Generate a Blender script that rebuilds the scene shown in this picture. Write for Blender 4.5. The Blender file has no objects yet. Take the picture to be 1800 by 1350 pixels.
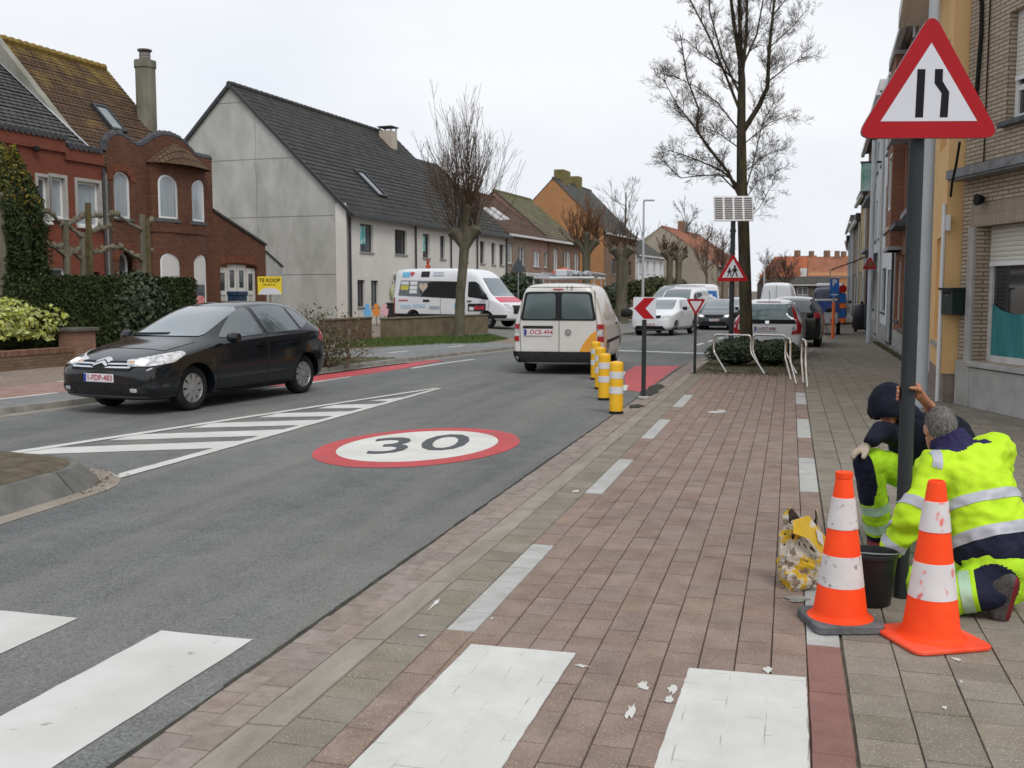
import bpy, bmesh, math, random
from mathutils import Vector, Matrix, Quaternion, noise
from mathutils.bvhtree import BVHTree
from mathutils.geometry import delaunay_2d_cdt
R = math.radians
rng = random.Random(7)
scene = bpy.context.scene
COL = scene.collection
# ---------------------------------------------------------------- camera, sky, sun, exposure
F_PX, EYE, HOR = 1800.0, 1.65, 510.0
PITCH = math.atan((675 - HOR) / F_PX)
YAW = math.atan((1390 - 900) * math.cos(PITCH) / F_PX)
cam_data = bpy.data.cameras.new('camera')
cam_data.sensor_width = 36.0
cam_data.lens = 36.0
cam_data.clip_start = 0.1
cam_data.clip_end = 3000.0
cam_data.dof.use_dof = True
cam_data.dof.focus_distance = 7.0
cam_data.dof.aperture_fstop = 5.6
cam = bpy.data.objects.new('camera', cam_data)
COL.objects.link(cam)
cam.location = (0, 0, EYE)
cam.rotation_euler = (R(90) - PITCH, 0, YAW)
scene.camera = cam
SUN_EL, SUN_AZ = R(52), R(140)          # high, veiled by cloud; azimuth measured from +Y towards +X
world = bpy.data.worlds.new('World')
scene.world = world
world.use_nodes = True
wn = world.node_tree.nodes
wl = world.node_tree.links
wn.clear()
w_out = wn.new('ShaderNodeOutputWorld')
w_sky = wn.new('ShaderNodeTexSky')
w_sky.sky_type = 'NISHITA'
w_sky.sun_disc = False
w_sky.sun_elevation = SUN_EL
w_sky.sun_rotation = SUN_AZ
w_sky.air_density = 1.0
w_sky.dust_density = 3.0
w_b1 = wn.new('ShaderNodeBackground')
w_b1.inputs['Strength'].default_value = 0.10
wl.new(w_sky.outputs[0], w_b1.inputs['Color'])
w_tc = wn.new('ShaderNodeTexCoord')
w_map = wn.new('ShaderNodeMapping')
w_map.inputs['Scale'].default_value = (1.0, 1.0, 2.6)
w_n = wn.new('ShaderNodeTexNoise')
w_n.inputs['Scale'].default_value = 1.7
w_n.inputs['Detail'].default_value = 5.0
w_n.inputs['Roughness'].default_value = 0.5
w_ramp = wn.new('ShaderNodeValToRGB')
w_ramp.color_ramp.elements[0].position = 0.33
w_ramp.color_ramp.elements[0].color = (0.76, 0.82, 0.915, 1)
w_ramp.color_ramp.elements[1].position = 0.68
w_ramp.color_ramp.elements[1].color = (0.98, 0.985, 1.0, 1)
w_b2 = wn.new('ShaderNodeBackground')
w_b2.inputs['Strength'].default_value = 0.98
wl.new(w_tc.outputs['Generated'], w_map.inputs['Vector'])
wl.new(w_map.outputs[0], w_n.inputs['Vector'])
wl.new(w_n.outputs['Fac'], w_ramp.inputs['Fac'])
wl.new(w_ramp.outputs[0], w_b2.inputs['Color'])
w_mix = wn.new('ShaderNodeMixShader')
w_mix.inputs[0].default_value = 0.90      # cloud cover
wl.new(w_b1.outputs[0], w_mix.inputs[1])
wl.new(w_b2.outputs[0], w_mix.inputs[2])
wl.new(w_mix.outputs[0], w_out.inputs['Surface'])
sun_data = bpy.data.lights.new('sun', 'SUN')
sun_data.energy = 1.5
sun_data.angle = R(25)
sun_data.color = (1.0, 0.97, 0.92)
sun = bpy.data.objects.new('sun', sun_data)
COL.objects.link(sun)
sd = Vector((math.sin(SUN_AZ) * math.cos(SUN_EL), math.cos(SUN_AZ) * math.cos(SUN_EL), math.sin(SUN_EL)))
sun.rotation_euler = sd.to_track_quat('Z', 'Y').to_euler()
scene.view_settings.view_transform = 'Standard'
scene.view_settings.look = 'None'
scene.view_settings.gamma = 1.0
scene.view_settings.exposure = 0.10
scene.view_settings.use_curve_mapping = False
# ---------------------------------------------------------------- measuring helpers (photo coordinates -> places in the street)
def ray(px, py):
 x = (px - 900) / F_PX
 u = (675 - py) / F_PX
 fy = math.cos(PITCH) + u * math.sin(PITCH)
 fz = -math.sin(PITCH) + u * math.cos(PITCH)
 return Vector((x * math.cos(YAW) - fy * math.sin(YAW), x * math.sin(YAW) + fy * math.cos(YAW), fz))
def gr(px, py, z=0.0):                    # ground point seen at a pixel
 d = ray(px, py)
 t = (z - EYE) / d.z
 return Vector((d.x * t, d.y * t, z))
def at(px, py, depth):                    # point at a distance ahead of the camera
 d = ray(px, py)
 f = -d.x * math.sin(YAW) + d.y * math.cos(YAW)
 return Vector((0, 0, EYE)) + d * (depth / f)
def c2w(x, z):                            # camera plan -> street plan
 return Vector((x * math.cos(YAW) - z * math.sin(YAW), x * math.sin(YAW) + z * math.cos(YAW), 0))
def w2c(p):
 return (p[0] * math.cos(YAW) + p[1] * math.sin(YAW), -p[0] * math.sin(YAW) + p[1] * math.cos(YAW))
def height_at(py, p):                     # height of a pixel row above a ground point
 x, y = w2c(p)
 u = (675 - py) / F_PX
 return EYE + y * (-math.sin(PITCH) + u * math.cos(PITCH)) / (math.cos(PITCH) + u * math.sin(PITCH))
def dip(x, y):                            # the street sinks a little beyond the narrowing
 d = -0.011 * max(0.0, min(y, 48.0) - 22.0) if y < 48 else -0.286
 k = -7.9 + 0.08 * (y - 29)
 f = max(0.0, min(1.0, (x - (k - 6.5)) / 5.5))
 return d * f * f * (3 - 2 * f)
# ---------------------------------------------------------------- materials
MATS = {}
def nodes_of(name):
 m = bpy.data.materials.new(name)
 m.use_nodes = True
 nt = m.node_tree
 b = nt.nodes.get('Principled BSDF')
 MATS[name] = m
 return m, nt, b
def lerp(a, b, t):
 return a + (b - a) * t
def M(name, c1, c2=None, scale=6.0, rough=0.7, bump=0.0, bscale=None, metal=0.0, spec=None, coat=0.0,
      emit=None, estr=0.0, lo=0.35, hi=0.65, detail=6.0, coord='pos', stretch=None, fleck=None, rvar=0.0, sheen=0.0, hue=0.0):
 if name in MATS:
  return MATS[name]
 m, nt, b = nodes_of(name)
 N, L = nt.nodes, nt.links
 b.inputs['Roughness'].default_value = rough
 b.inputs['Metallic'].default_value = metal
 b.inputs['Specular IOR Level'].default_value = spec if spec is not None else (0.16 if rough >= 0.6 and metal == 0 else 0.4)
 b.inputs['Coat Weight'].default_value = coat
 b.inputs['Coat Roughness'].default_value = 0.06
 if sheen:
  b.inputs['Sheen Weight'].default_value = sheen
 if emit:
  b.inputs['Emission Color'].default_value = (*emit, 1)
  b.inputs['Emission Strength'].default_value = estr
 if c2 is None and not bump:
  b.inputs['Base Color'].default_value = (*c1, 1)
  return m
 if coord == 'pos':
  g = N.new('ShaderNodeNewGeometry'); vec = g.outputs['Position']
 else:
  g = N.new('ShaderNodeTexCoord'); vec = g.outputs['Object']
 if stretch:
  mp = N.new('ShaderNodeMapping'); mp.inputs['Scale'].default_value = stretch
  L.new(vec, mp.inputs['Vector']); vec = mp.outputs[0]
 n = N.new('ShaderNodeTexNoise')
 n.inputs['Scale'].default_value = scale; n.inputs['Detail'].default_value = detail; n.inputs['Roughness'].default_value = 0.62
 L.new(vec, n.inputs['Vector'])
 r = N.new('ShaderNodeValToRGB')
 r.color_ramp.elements[0].position = lo; r.color_ramp.elements[0].color = (*c1, 1)
 r.color_ramp.elements[1].position = hi; r.color_ramp.elements[1].color = (*(c2 or c1), 1)
 L.new(n.outputs['Fac'], r.inputs['Fac'])
 col = r.outputs[0]
 if fleck:                              # (colour, scale, threshold, strength)
  f = N.new('ShaderNodeTexNoise'); f.inputs['Scale'].default_value = fleck[1]; f.inputs['Detail'].default_value = 2.0
  L.new(vec, f.inputs['Vector'])
  fr = N.new('ShaderNodeValToRGB')
  fr.color_ramp.elements[0].position = fleck[2]; fr.color_ramp.elements[0].color = (0, 0, 0, 1)
  fr.color_ramp.elements[1].position = min(1, fleck[2] + 0.07); fr.color_ramp.elements[1].color = (fleck[3],) * 3 + (1,)
  L.new(f.outputs['Fac'], fr.inputs['Fac'])
  mx = N.new('ShaderNodeMix'); mx.data_type = 'RGBA'
  L.new(fr.outputs[0], mx.inputs[0]); L.new(col, mx.inputs[6]); mx.inputs[7].default_value = (*fleck[0], 1)
  col = mx.outputs[2]
 if rvar:                               # every piece its own shade
  oi = N.new('ShaderNodeObjectInfo'); ge = N.new('ShaderNodeNewGeometry')
  ad = N.new('ShaderNodeMath'); ad.operation = 'ADD'
  L.new(oi.outputs['Random'], ad.inputs[0]); L.new(ge.outputs['Random Per Island'], ad.inputs[1])
  fr2 = N.new('ShaderNodeMath'); fr2.operation = 'FRACT'; L.new(ad.outputs[0], fr2.inputs[0])
  mr = N.new('ShaderNodeMapRange'); mr.inputs[3].default_value = 1 - rvar; mr.inputs[4].default_value = 1 + rvar
  L.new(fr2.outputs[0], mr.inputs[0])
  hs = N.new('ShaderNodeHueSaturation'); L.new(mr.outputs[0], hs.inputs['Value']); L.new(col, hs.inputs['Color'])
  if hue:
   m7 = N.new('ShaderNodeMath'); m7.operation = 'MULTIPLY'; m7.inputs[1].default_value = 7.31; L.new(fr2.outputs[0], m7.inputs[0])
   f7 = N.new('ShaderNodeMath'); f7.operation = 'FRACT'; L.new(m7.outputs[0], f7.inputs[0])
   m8 = N.new('ShaderNodeMapRange'); m8.inputs[3].default_value = 1 - hue; m8.inputs[4].default_value = 1 + hue
   L.new(f7.outputs[0], m8.inputs[0]); L.new(m8.outputs[0], hs.inputs['Saturation'])
  col = hs.outputs[0]
 L.new(col, b.inputs['Base Color'])
 if bump:
  nb = N.new('ShaderNodeTexNoise'); nb.inputs['Scale'].default_value = bscale or scale * 8; nb.inputs['Detail'].default_value = 4
  L.new(vec, nb.inputs['Vector'])
  bp = N.new('ShaderNodeBump'); bp.inputs['Strength'].default_value = min(1, bump); bp.inputs['Distance'].default_value = 0.02
  L.new(nb.outputs['Fac'], bp.inputs['Height']); L.new(bp.outputs[0], b.inputs['Normal'])
 return m
def brick_mat(name, c1, c2, mortar, bw=0.2, bh=0.065, mort=0.01, rough=0.85, soot=(0.6, 0.6, 0.6), soot_amt=0.5, coord='Object', bump=0.4, axis='wall', stain_scale=0.7):
 if name in MATS:
  return MATS[name]
 m, nt, b = nodes_of(name)
 N, L = nt.nodes, nt.links
 tc = N.new('ShaderNodeTexCoord')
 sp = N.new('ShaderNodeSeparateXYZ'); cb = N.new('ShaderNodeCombineXYZ')
 if coord == 'pos':
  g = N.new('ShaderNodeNewGeometry'); src = g.outputs['Position']
 else:
  src = tc.outputs['Object']
 L.new(src, sp.inputs[0])
 if axis == 'wall':
  ad = N.new('ShaderNodeMath'); L.new(sp.outputs[0], ad.inputs[0]); L.new(sp.outputs[1], ad.inputs[1])
  L.new(ad.outputs[0], cb.inputs[0]); L.new(sp.outputs[2], cb.inputs[1])
 elif axis == 'soldier':
  ad = N.new('ShaderNodeMath'); L.new(sp.outputs[0], ad.inputs[0]); L.new(sp.outputs[1], ad.inputs[1])
  L.new(ad.outputs[0], cb.inputs[1]); L.new(sp.outputs[2], cb.inputs[0])
 else:
  L.new(sp.outputs[1], cb.inputs[0]); L.new(sp.outputs[0], cb.inputs[1])
 t = N.new('ShaderNodeTexBrick')
 t.inputs['Scale'].default_value = 1.0
 t.inputs['Brick Width'].default_value = bw; t.inputs['Row Height'].default_value = bh
 t.inputs['Mortar Size'].default_value = mort; t.inputs['Mortar Smooth'].default_value = 0.2
 t.inputs['Color1'].default_value = (*c1, 1); t.inputs['Color2'].default_value = (*c2, 1); t.inputs['Mortar'].default_value = (*mortar, 1)
 L.new(cb.outputs[0], t.inputs['Vector'])
 n = N.new('ShaderNodeTexNoise'); n.inputs['Scale'].default_value = stain_scale; n.inputs['Detail'].default_value = 8; n.inputs['Roughness'].default_value = 0.7
 L.new(src, n.inputs['Vector'])
 r = N.new('ShaderNodeValToRGB')
 r.color_ramp.elements[0].position = 0.4; r.color_ramp.elements[0].color = (1, 1, 1, 1)
 r.color_ramp.elements[1].position = 0.72; r.color_ramp.elements[1].color = (*soot, 1)
 L.new(n.outputs['Fac'], r.inputs['Fac'])
 mx = N.new('ShaderNodeMix'); mx.data_type = 'RGBA'; mx.blend_type = 'MULTIPLY'; mx.inputs[0].default_value = soot_amt
 L.new(t.outputs['Color'], mx.inputs[6]); L.new(r.outputs[0], mx.inputs[7])
 L.new(mx.outputs[2], b.inputs['Base Color'])
 b.inputs['Roughness'].default_value = rough
 b.inputs['Specular IOR Level'].default_value = 0.16
 if bump:
  bp = N.new('ShaderNodeBump'); bp.inputs['Strength'].default_value = bump; bp.inputs['Distance'].default_value = 0.01; bp.invert = True
  L.new(t.outputs['Fac'], bp.inputs['Height']); L.new(bp.outputs[0], b.inputs['Normal'])
 return m
# ---------------------------------------------------------------- mesh helpers
def new_obj(name, data, parent=None):
 o = bpy.data.objects.new(name, data)
 COL.objects.link(o)
 if parent is not None:
  o.parent = parent
 return o
def tag(o, label=None, cat=None, group=None, kind=None):
 if label: o['label'] = label
 if cat: o['category'] = cat
 if group: o['group'] = group
 if kind: o['kind'] = kind
 return o
def thing(name, label, cat, loc=(0, 0, 0), rz=0.0, group=None):
 o = new_obj(name, None)
 o.empty_display_size = 0.3
 o.location = loc
 o.rotation_euler = (0, 0, rz)
 return tag(o, label, cat, group)
def copy_tree(o, parent=None):
 c = o.copy()
 COL.objects.link(c)
 c.parent = parent
 for ch in list(o.children):
  copy_tree(ch, c)
 return c
def unit(v):
 v = Vector(v)
 return v / (v.length or 1)
class MB:
 def __init__(s):
  s.v = []; s.f = []; s.m = []; s.T = None
 def add(s, vs, fs, mi=0):
  k = len(s.v)
  if s.T is not None:
   vs = [s.T @ Vector(p) for p in vs]
  s.v.extend([tuple(p) for p in vs])
  s.f.extend([tuple(i + k for i in f) for f in fs])
  s.m.extend([mi] * len(fs))
  return s
 def quad(s, a, b, c, d, mi=0):
  return s.add([a, b, c, d], [(0, 1, 2, 3)], mi)
 def poly(s, pts, mi=0):
  return s.add(pts, [tuple(range(len(pts)))], mi)
 def box(s, x0, x1, y0, y1, z0, z1, mi=0):
  return s.add([(x0, y0, z0), (x1, y0, z0), (x1, y1, z0), (x0, y1, z0), (x0, y0, z1), (x1, y0, z1), (x1, y1, z1), (x0, y1, z1)],
                     [(0, 3, 2, 1), (4, 5, 6, 7), (0, 1, 5, 4), (1, 2, 6, 5), (2, 3, 7, 6), (3, 0, 4, 7)], mi)
 def prism(s, poly, a, b, plane='xy', mi=0):
  def mk(p, q, h):
   return (p, q, h) if plane == 'xy' else ((p, h, q) if plane == 'xz' else (h, p, q))
  n = len(poly)
  vs = [mk(p[0], p[1], a) for p in poly] + [mk(p[0], p[1], b) for p in poly]
  fs = [tuple(range(n))[::-1], tuple(range(n, 2 * n))] + [(i, (i + 1) % n, (i + 1) % n + n, i + n) for i in range(n)]
  return s.add(vs, fs, mi)
 def tube(s, pts, rad, n=8, mi=0, cap=True, up=None):
  pts = [Vector(p) for p in pts]
  if not hasattr(rad, '__len__'):
   rad = [rad] * len(pts)
  rings = []
  ref = None
  for i, p in enumerate(pts):
   d = unit((pts[min(i + 1, len(pts) - 1)] - pts[max(i - 1, 0)]))
   if ref is None:
    ref = Vector(up) if up else (Vector((0, 0, 1)) if abs(d.z) < 0.9 else Vector((1, 0, 0)))
   u = ref - d * ref.dot(d)
   u = unit(u) if u.length > 1e-5 else unit(d.orthogonal())
   w = d.cross(u)
   ref = u
   rings.append([p + (u * math.cos(2 * math.pi * k / n) + w * math.sin(2 * math.pi * k / n)) * rad[i] for k in range(n)])
  vs = [q for r_ in rings for q in r_]
  fs = []
  for i in range(len(pts) - 1):
   for k in range(n):
    fs.append((i * n + k, i * n + (k + 1) % n, (i + 1) * n + (k + 1) % n, (i + 1) * n + k))
  if cap:
   fs.append(tuple(range(n))[::-1]); fs.append(tuple(range((len(pts) - 1) * n, len(pts) * n)))
  return s.add(vs, fs, mi)
 def lathe(s, prof, n=16, c=(0, 0, 0), axis='z', mi=0, closed=False, sx=1.0, sy=1.0):
  vs = []
  for r_, h in prof:
   for k in range(n):
    a = 2 * math.pi * k / n
    x, y = r_ * math.cos(a) * sx, r_ * math.sin(a) * sy
    p = (x, y, h) if axis == 'z' else ((x, h, y) if axis == 'y' else (h, x, y))
    vs.append((p[0] + c[0], p[1] + c[1], p[2] + c[2]))
  fs = []
  m_ = len(prof)
  for i in range(m_ if closed else m_ - 1):
   j = (i + 1) % m_
   for k in range(n):
    f = (i * n + k, i * n + (k + 1) % n, j * n + (k + 1) % n, j * n + k)
    fs.append(f if axis != 'y' else f[::-1])
  if not closed:
   a_, b_ = tuple(range(n))[::-1], tuple(range((m_ - 1) * n, m_ * n))
   if prof[0][0] > 1e-6: fs.append(a_ if axis != 'y' else a_[::-1])
   if prof[-1][0] > 1e-6: fs.append(b_ if axis != 'y' else b_[::-1])
  return s.add(vs, fs, mi)
 def mesh(s, name, bev=0.0, merge=False, bseg=1):
  me = bpy.data.meshes.new(name)
  me.from_pydata(s.v, [], s.f)
  me.polygons.foreach_set('material_index', s.m)
  if bev or merge:
   bm = bmesh.new(); bm.from_mesh(me)
   bmesh.ops.remove_doubles(bm, verts=bm.verts, dist=1e-5)
   if bev:
    es = [e for e in bm.edges if len(e.link_faces) == 2 and e.calc_face_angle(0) > 0.5]
    bmesh.ops.bevel(bm, geom=es, offset=bev, segments=bseg, affect='EDGES', clamp_overlap=True)
   bm.to_mesh(me); bm.free()
  me.update()
  return me
 def build(s, name, mats, parent=None, smooth=False, bev=0.0, merge=False, bseg=1, recalc=False):
  me = s.mesh(name, bev, merge, bseg)
  if recalc:
   bm = bmesh.new(); bm.from_mesh(me); bmesh.ops.recalc_face_normals(bm, faces=bm.faces); bm.to_mesh(me); bm.free()
  for mt in (mats if isinstance(mats, (list, tuple)) else [mats]):
   me.materials.append(mt)
  if smooth:
   me.polygons.foreach_set('use_smooth', [True] * len(me.polygons))
   try:
    me.set_sharp_from_angle(angle=R(smooth if smooth is not True else 40))
   except Exception:
    pass
  return new_obj(name, me, parent)
def sheet(name, pts, z, mt, parent=None, kind=None):
 o = MB().poly([(p[0], p[1], z) for p in pts]).build(name, mt, parent)
 me = o.data
 if me.polygons[0].normal.z < 0:
  me.flip_normals()
 if kind:
  o['kind'] = kind
 return o
def text_mesh(name, body, size, mt, parent=None, extrude=0.002, font_shear=0.0, align='CENTER', sx=1.0, bold=0.0, spacing=1.0):
 cu = bpy.data.curves.new(name, 'FONT')
 cu.body = body; cu.size = size; cu.extrude = extrude; cu.align_x = align; cu.align_y = 'CENTER'; cu.shear = font_shear; cu.offset = bold
 cu.space_character = spacing
 cu.resolution_u = 3
 tmp = bpy.data.objects.new(name, cu)
 COL.objects.link(tmp)
 dg = bpy.context.evaluated_depsgraph_get()
 me = bpy.data.meshes.new_from_object(tmp.evaluated_get(dg))
 bpy.data.objects.remove(tmp); bpy.data.curves.remove(cu)
 if sx != 1.0:
  for v in me.vertices: v.co.x *= sx
 me.materials.clear(); me.materials.append(mt)
 me.name = name
 return new_obj(name, me, parent)
def stand(o, loc, ux, uy):                # place a flat piece: local x along ux, local y along uy
 ux, uy = unit(ux), unit(uy)
 uz = ux.cross(uy)
 mt = Matrix((ux, uy, uz)).transposed().to_4x4()
 mt.translation = loc
 o.matrix_local = mt
 return o
# ================================================================ GROUND, ROAD, PAVEMENTS
ASPH_Z, PAVE_Z, LEFT_Z = -0.015, 0.0, 0.06
m_ground = M('rough ground', (0.10, 0.09, 0.07), (0.16, 0.145, 0.11), 1.2, 0.95, 0.3, 30)
def asphalt_mat(name, c1, c2, streak=True):
 m, nt, b = nodes_of(name)
 N, L = nt.nodes, nt.links
 g = N.new('ShaderNodeNewGeometry'); vec = g.outputs['Position']
 def noi(scale, det=6, st=None, rough=0.6):
  v = vec
  if st:
   mp = N.new('ShaderNodeMapping'); mp.inputs['Scale'].default_value = st; mp.inputs['Rotation'].default_value = (0, 0, R(-3))
   L.new(vec, mp.inputs['Vector']); v = mp.outputs[0]
  n = N.new('ShaderNodeTexNoise'); n.inputs['Scale'].default_value = scale; n.inputs['Detail'].default_value = det; n.inputs['Roughness'].default_value = rough
  L.new(v, n.inputs['Vector']); return n.outputs['Fac']
 def ramp(f, p0, c0, p1, c1_):
  r = N.new('ShaderNodeValToRGB'); e = r.color_ramp.elements
  e[0].position = p0; e[0].color = (*c0, 1); e[1].position = p1; e[1].color = (*c1_, 1)
  L.new(f, r.inputs['Fac']); return r.outputs[0]
 def mix(a, b_, f, mode='MIX', k=None):
  x = N.new('ShaderNodeMix'); x.data_type = 'RGBA'; x.blend_type = mode
  if k is not None: x.inputs[0].default_value = k
  else: L.new(f, x.inputs[0])
  L.new(a, x.inputs[6]); L.new(b_, x.inputs[7]); return x.outputs[2]
 base = ramp(noi(0.45, 8, (1, 0.35, 1)), 0.3, c1, 0.7, c2)
 grain = ramp(noi(95, 3, None, 0.7), 0.32, (0.42, 0.42, 0.42), 0.70, (1.60, 1.60, 1.57))
 col = mix(base, grain, None, 'MULTIPLY', 1.0)
 blot = ramp(noi(2.6, 7, None, 0.7), 0.34, (0.86, 0.86, 0.86), 0.66, (1.10, 1.10, 1.10))
 col = mix(col, blot, None, 'MULTIPLY', 1.0)
 if streak:
  dust = ramp(noi(1.0, 5, (1.5, 0.10, 1)), 0.45, (0, 0, 0), 0.72, (0.55, 0.55, 0.55))
  dc = N.new('ShaderNodeRGB'); dc.outputs[0].default_value = (0.225, 0.213, 0.19, 1)
  col = mix(col, dc.outputs[0], dust)
  speck = ramp(noi(60, 1), 0.745, (0, 0, 0), 0.775, (0.8, 0.8, 0.8))
  sc = N.new('ShaderNodeRGB'); sc.outputs[0].default_value = (0.4, 0.39, 0.36, 1)
  col = mix(col, sc.outputs[0], speck)
  vo = N.new('ShaderNodeTexVoronoi'); vo.feature = 'DISTANCE_TO_EDGE'; vo.inputs['Scale'].default_value = 0.23; vo.inputs['Randomness'].default_value = 1.0
  wv = N.new('ShaderNodeMix'); wv.data_type = 'VECTOR'; wv.inputs[0].default_value = 0.3
  nc = N.new('ShaderNodeTexNoise'); nc.inputs['Scale'].default_value = 1.2; nc.inputs['Detail'].default_value = 6; L.new(vec, nc.inputs['Vector'])
  L.new(vec, wv.inputs[4]); L.new(nc.outputs['Color'], wv.inputs[5]); L.new(wv.outputs[1], vo.inputs['Vector'])
  lt = N.new('ShaderNodeMath'); lt.operation = 'LESS_THAN'; lt.inputs[1].default_value = 0.0010; L.new(vo.outputs['Distance'], lt.inputs[0])
  gate = ramp(noi(0.5, 2), 0.56, (0, 0, 0), 0.62, (0.6, 0.6, 0.6))
  mu = N.new('ShaderNodeMath'); mu.operation = 'MULTIPLY'; L.new(lt.outputs[0], mu.inputs[0]); L.new(gate, mu.inputs[1])
  cc = N.new('ShaderNodeRGB'); cc.outputs[0].default_value = (0.04, 0.04, 0.038, 1)
  col = mix(col, cc.outputs[0], mu.outputs[0])
 L.new(col, b.inputs['Base Color'])
 b.inputs['Roughness'].default_value = 0.86
 b.inputs['Specular IOR Level'].default_value = 0.2
 bp = N.new('ShaderNodeBump'); bp.inputs['Strength'].default_value = 0.25; bp.inputs['Distance'].default_value = 0.004
 L.new(noi(120, 2), bp.inputs['Height']); L.new(bp.outputs[0], b.inputs['Normal'])
 return m
m_asph = asphalt_mat('asphalt', (0.112, 0.116, 0.117), (0.170, 0.173, 0.170))
m_asph_old = asphalt_mat('old asphalt pad', (0.17, 0.175, 0.18), (0.24, 0.24, 0.24), False)
m_asph_pale = asphalt_mat('worn pale asphalt', (0.15, 0.15, 0.145), (0.19, 0.185, 0.17), False)
def paint_mat(name, c, worn, thr=0.62, rough=0.6, wscale=9.0, edge=0.08, coord='pos'):
 """road paint: flat colour with worn spots that show the surface colour under it"""
 m, nt, b = nodes_of(name)
 N, L = nt.nodes, nt.links
 g = N.new('ShaderNodeNewGeometry')
 n = N.new('ShaderNodeTexNoise'); n.inputs['Scale'].default_value = wscale; n.inputs['Detail'].default_value = 9; n.inputs['Roughness'].default_value = 0.72
 L.new(g.outputs['Position'], n.inputs['Vector'])
 r = N.new('ShaderNodeValToRGB'); e = r.color_ramp.elements
 e[0].position = thr; e[0].color = (*c, 1); e[1].position = thr + edge; e[1].color = (*worn, 1)
 L.new(n.outputs['Fac'], r.inputs['Fac'])
 n2 = N.new('ShaderNodeTexNoise'); n2.inputs['Scale'].default_value = 2.2; n2.inputs['Detail'].default_value = 8
 L.new(g.outputs['Position'], n2.inputs['Vector'])
 r2 = N.new('ShaderNodeValToRGB'); e = r2.color_ramp.elements
 e[0].position = 0.3; e[0].color = (0.84, 0.83, 0.80, 1); e[1].position = 0.66; e[1].color = (1, 1, 1, 1)
 L.new(n2.outputs['Fac'], r2.inputs['Fac'])
 x = N.new('ShaderNodeMix'); x.data_type = 'RGBA'; x.blend_type = 'MULTIPLY'; x.inputs[0].default_value = 1
 L.new(r.outputs[0], x.inputs[6]); L.new(r2.outputs[0], x.inputs[7]); L.new(x.outputs[2], b.inputs['Base Color'])
 b.inputs['Roughness'].default_value = rough
 b.inputs['Specular IOR Level'].default_value = 0.2
 n3 = N.new('ShaderNodeTexNoise'); n3.inputs['Scale'].default_value = 140; n3.inputs['Detail'].default_value = 3
 L.new(g.outputs['Position'], n3.inputs['Vector'])
 bp = N.new('ShaderNodeBump'); bp.inputs['Strength'].default_value = 0.35; bp.inputs['Distance'].default_value = 0.004
 L.new(n3.outputs['Fac'], bp.inputs['Height']); L.new(bp.outputs[0], b.inputs['Normal'])
 return m
ASPH_C = (0.175, 0.175, 0.17)
m_white = paint_mat('white road paint', (0.60, 0.60, 0.575), ASPH_C, 0.63)
m_white_old = paint_mat('worn white road paint', (0.66, 0.66, 0.63), ASPH_C, 0.585, wscale=14)
m_redpaint = paint_mat('red road paint', (0.47, 0.075, 0.085), (0.24, 0.12, 0.12), 0.68)
m_disc_red = paint_mat('worn red disc paint', (0.50, 0.07, 0.075), (0.19, 0.14, 0.135), 0.57, wscale=2.3, edge=0.14)
m_disc_white = paint_mat('worn white disc paint', (0.66, 0.66, 0.62), (0.2, 0.2, 0.19), 0.63, wscale=2.6, edge=0.16)
m_disc_dark = paint_mat('dark numeral paint', (0.075, 0.08, 0.088), (0.2, 0.2, 0.19), 0.66, wscale=3, edge=0.1)
m_green = paint_mat('pale green road paint', (0.40, 0.52, 0.46), ASPH_C, 0.62)
land = MB()
land.poly([(-900, -120, -0.06), (900, -120, -0.06), (900, 1800, -0.06), (-900, 1800, -0.06)])
tag(land.build('ground', m_ground), kind='structure')
LKERB = [(-11.9, -8), (-11.0, 4), (-10.3, 10.6), (-10.0, 12.6), (-8.76, 21.5), (-7.92, 29), (-6.0, 52), (-2.2, 102), (6, 190), (60, 420)]
RROAD = [(-2.25, -8), (-2.25, 24.0), (-2.1, 26.0), (0.45, 27.5), (0.8, 33), (1.4, 42), (2.2, 76), (5.2, 150), (11, 200), (68, 410)]
road = sheet('road', LKERB + RROAD[::-1], ASPH_Z, m_asph, kind='structure')
# dirty seam along the edge of the asphalt
m_seam = M('dirty seam', (0.03, 0.03, 0.026), (0.07, 0.065, 0.05), 8, 0.95)
sm = MB()
rs = random.Random(3)
y = -2.0
while y < 24:
 w = 0.010 + 0.013 * rs.random()
 sm.quad((-2.253 - w, y, ASPH_Z + 0.004), (-2.25 + 0.008, y, ASPH_Z + 0.004), (-2.25 + 0.008, y + 0.22, ASPH_Z + 0.004), (-2.253 - w * 0.8, y + 0.22, ASPH_Z + 0.004))
 y += 0.22
sm.build('edge_seam', m_seam, road)
# ---- painted markings (parts of the road)
MZ = ASPH_Z + 0.004
def mark(name, pts, mt, z=MZ, jag=0.0, seed=0, step=0.12):
 if jag:
  r_ = random.Random(seed); out = []
  for i, p in enumerate(pts):
   q = pts[(i + 1) % len(pts)]
   p, q = Vector(p[:2]), Vector(q[:2])
   n = max(1, int((q - p).length / step))
   nn = Vector((-(q - p).y, (q - p).x)).normalized()
   for k in range(n):
    out.append(p.lerp(q, k / n) + nn * (r_.uniform(-jag, jag) if k else 0))
  pts = out
 return sheet(name, pts, z, mt, road)
for i, (a, b) in enumerate(((-2.94, -2.44), (-3.96, -3.46), (-4.97, -4.47), (-5.98, -5.48), (-6.99, -6.49))):
 t_ = 4.27 + 0.055 * i
 mark('crossing_stripe', [(a - 0.02, 1.2), (b - 0.02, 1.2), (b, t_), (a, t_)], m_white, jag=0.004, seed=i)
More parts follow.
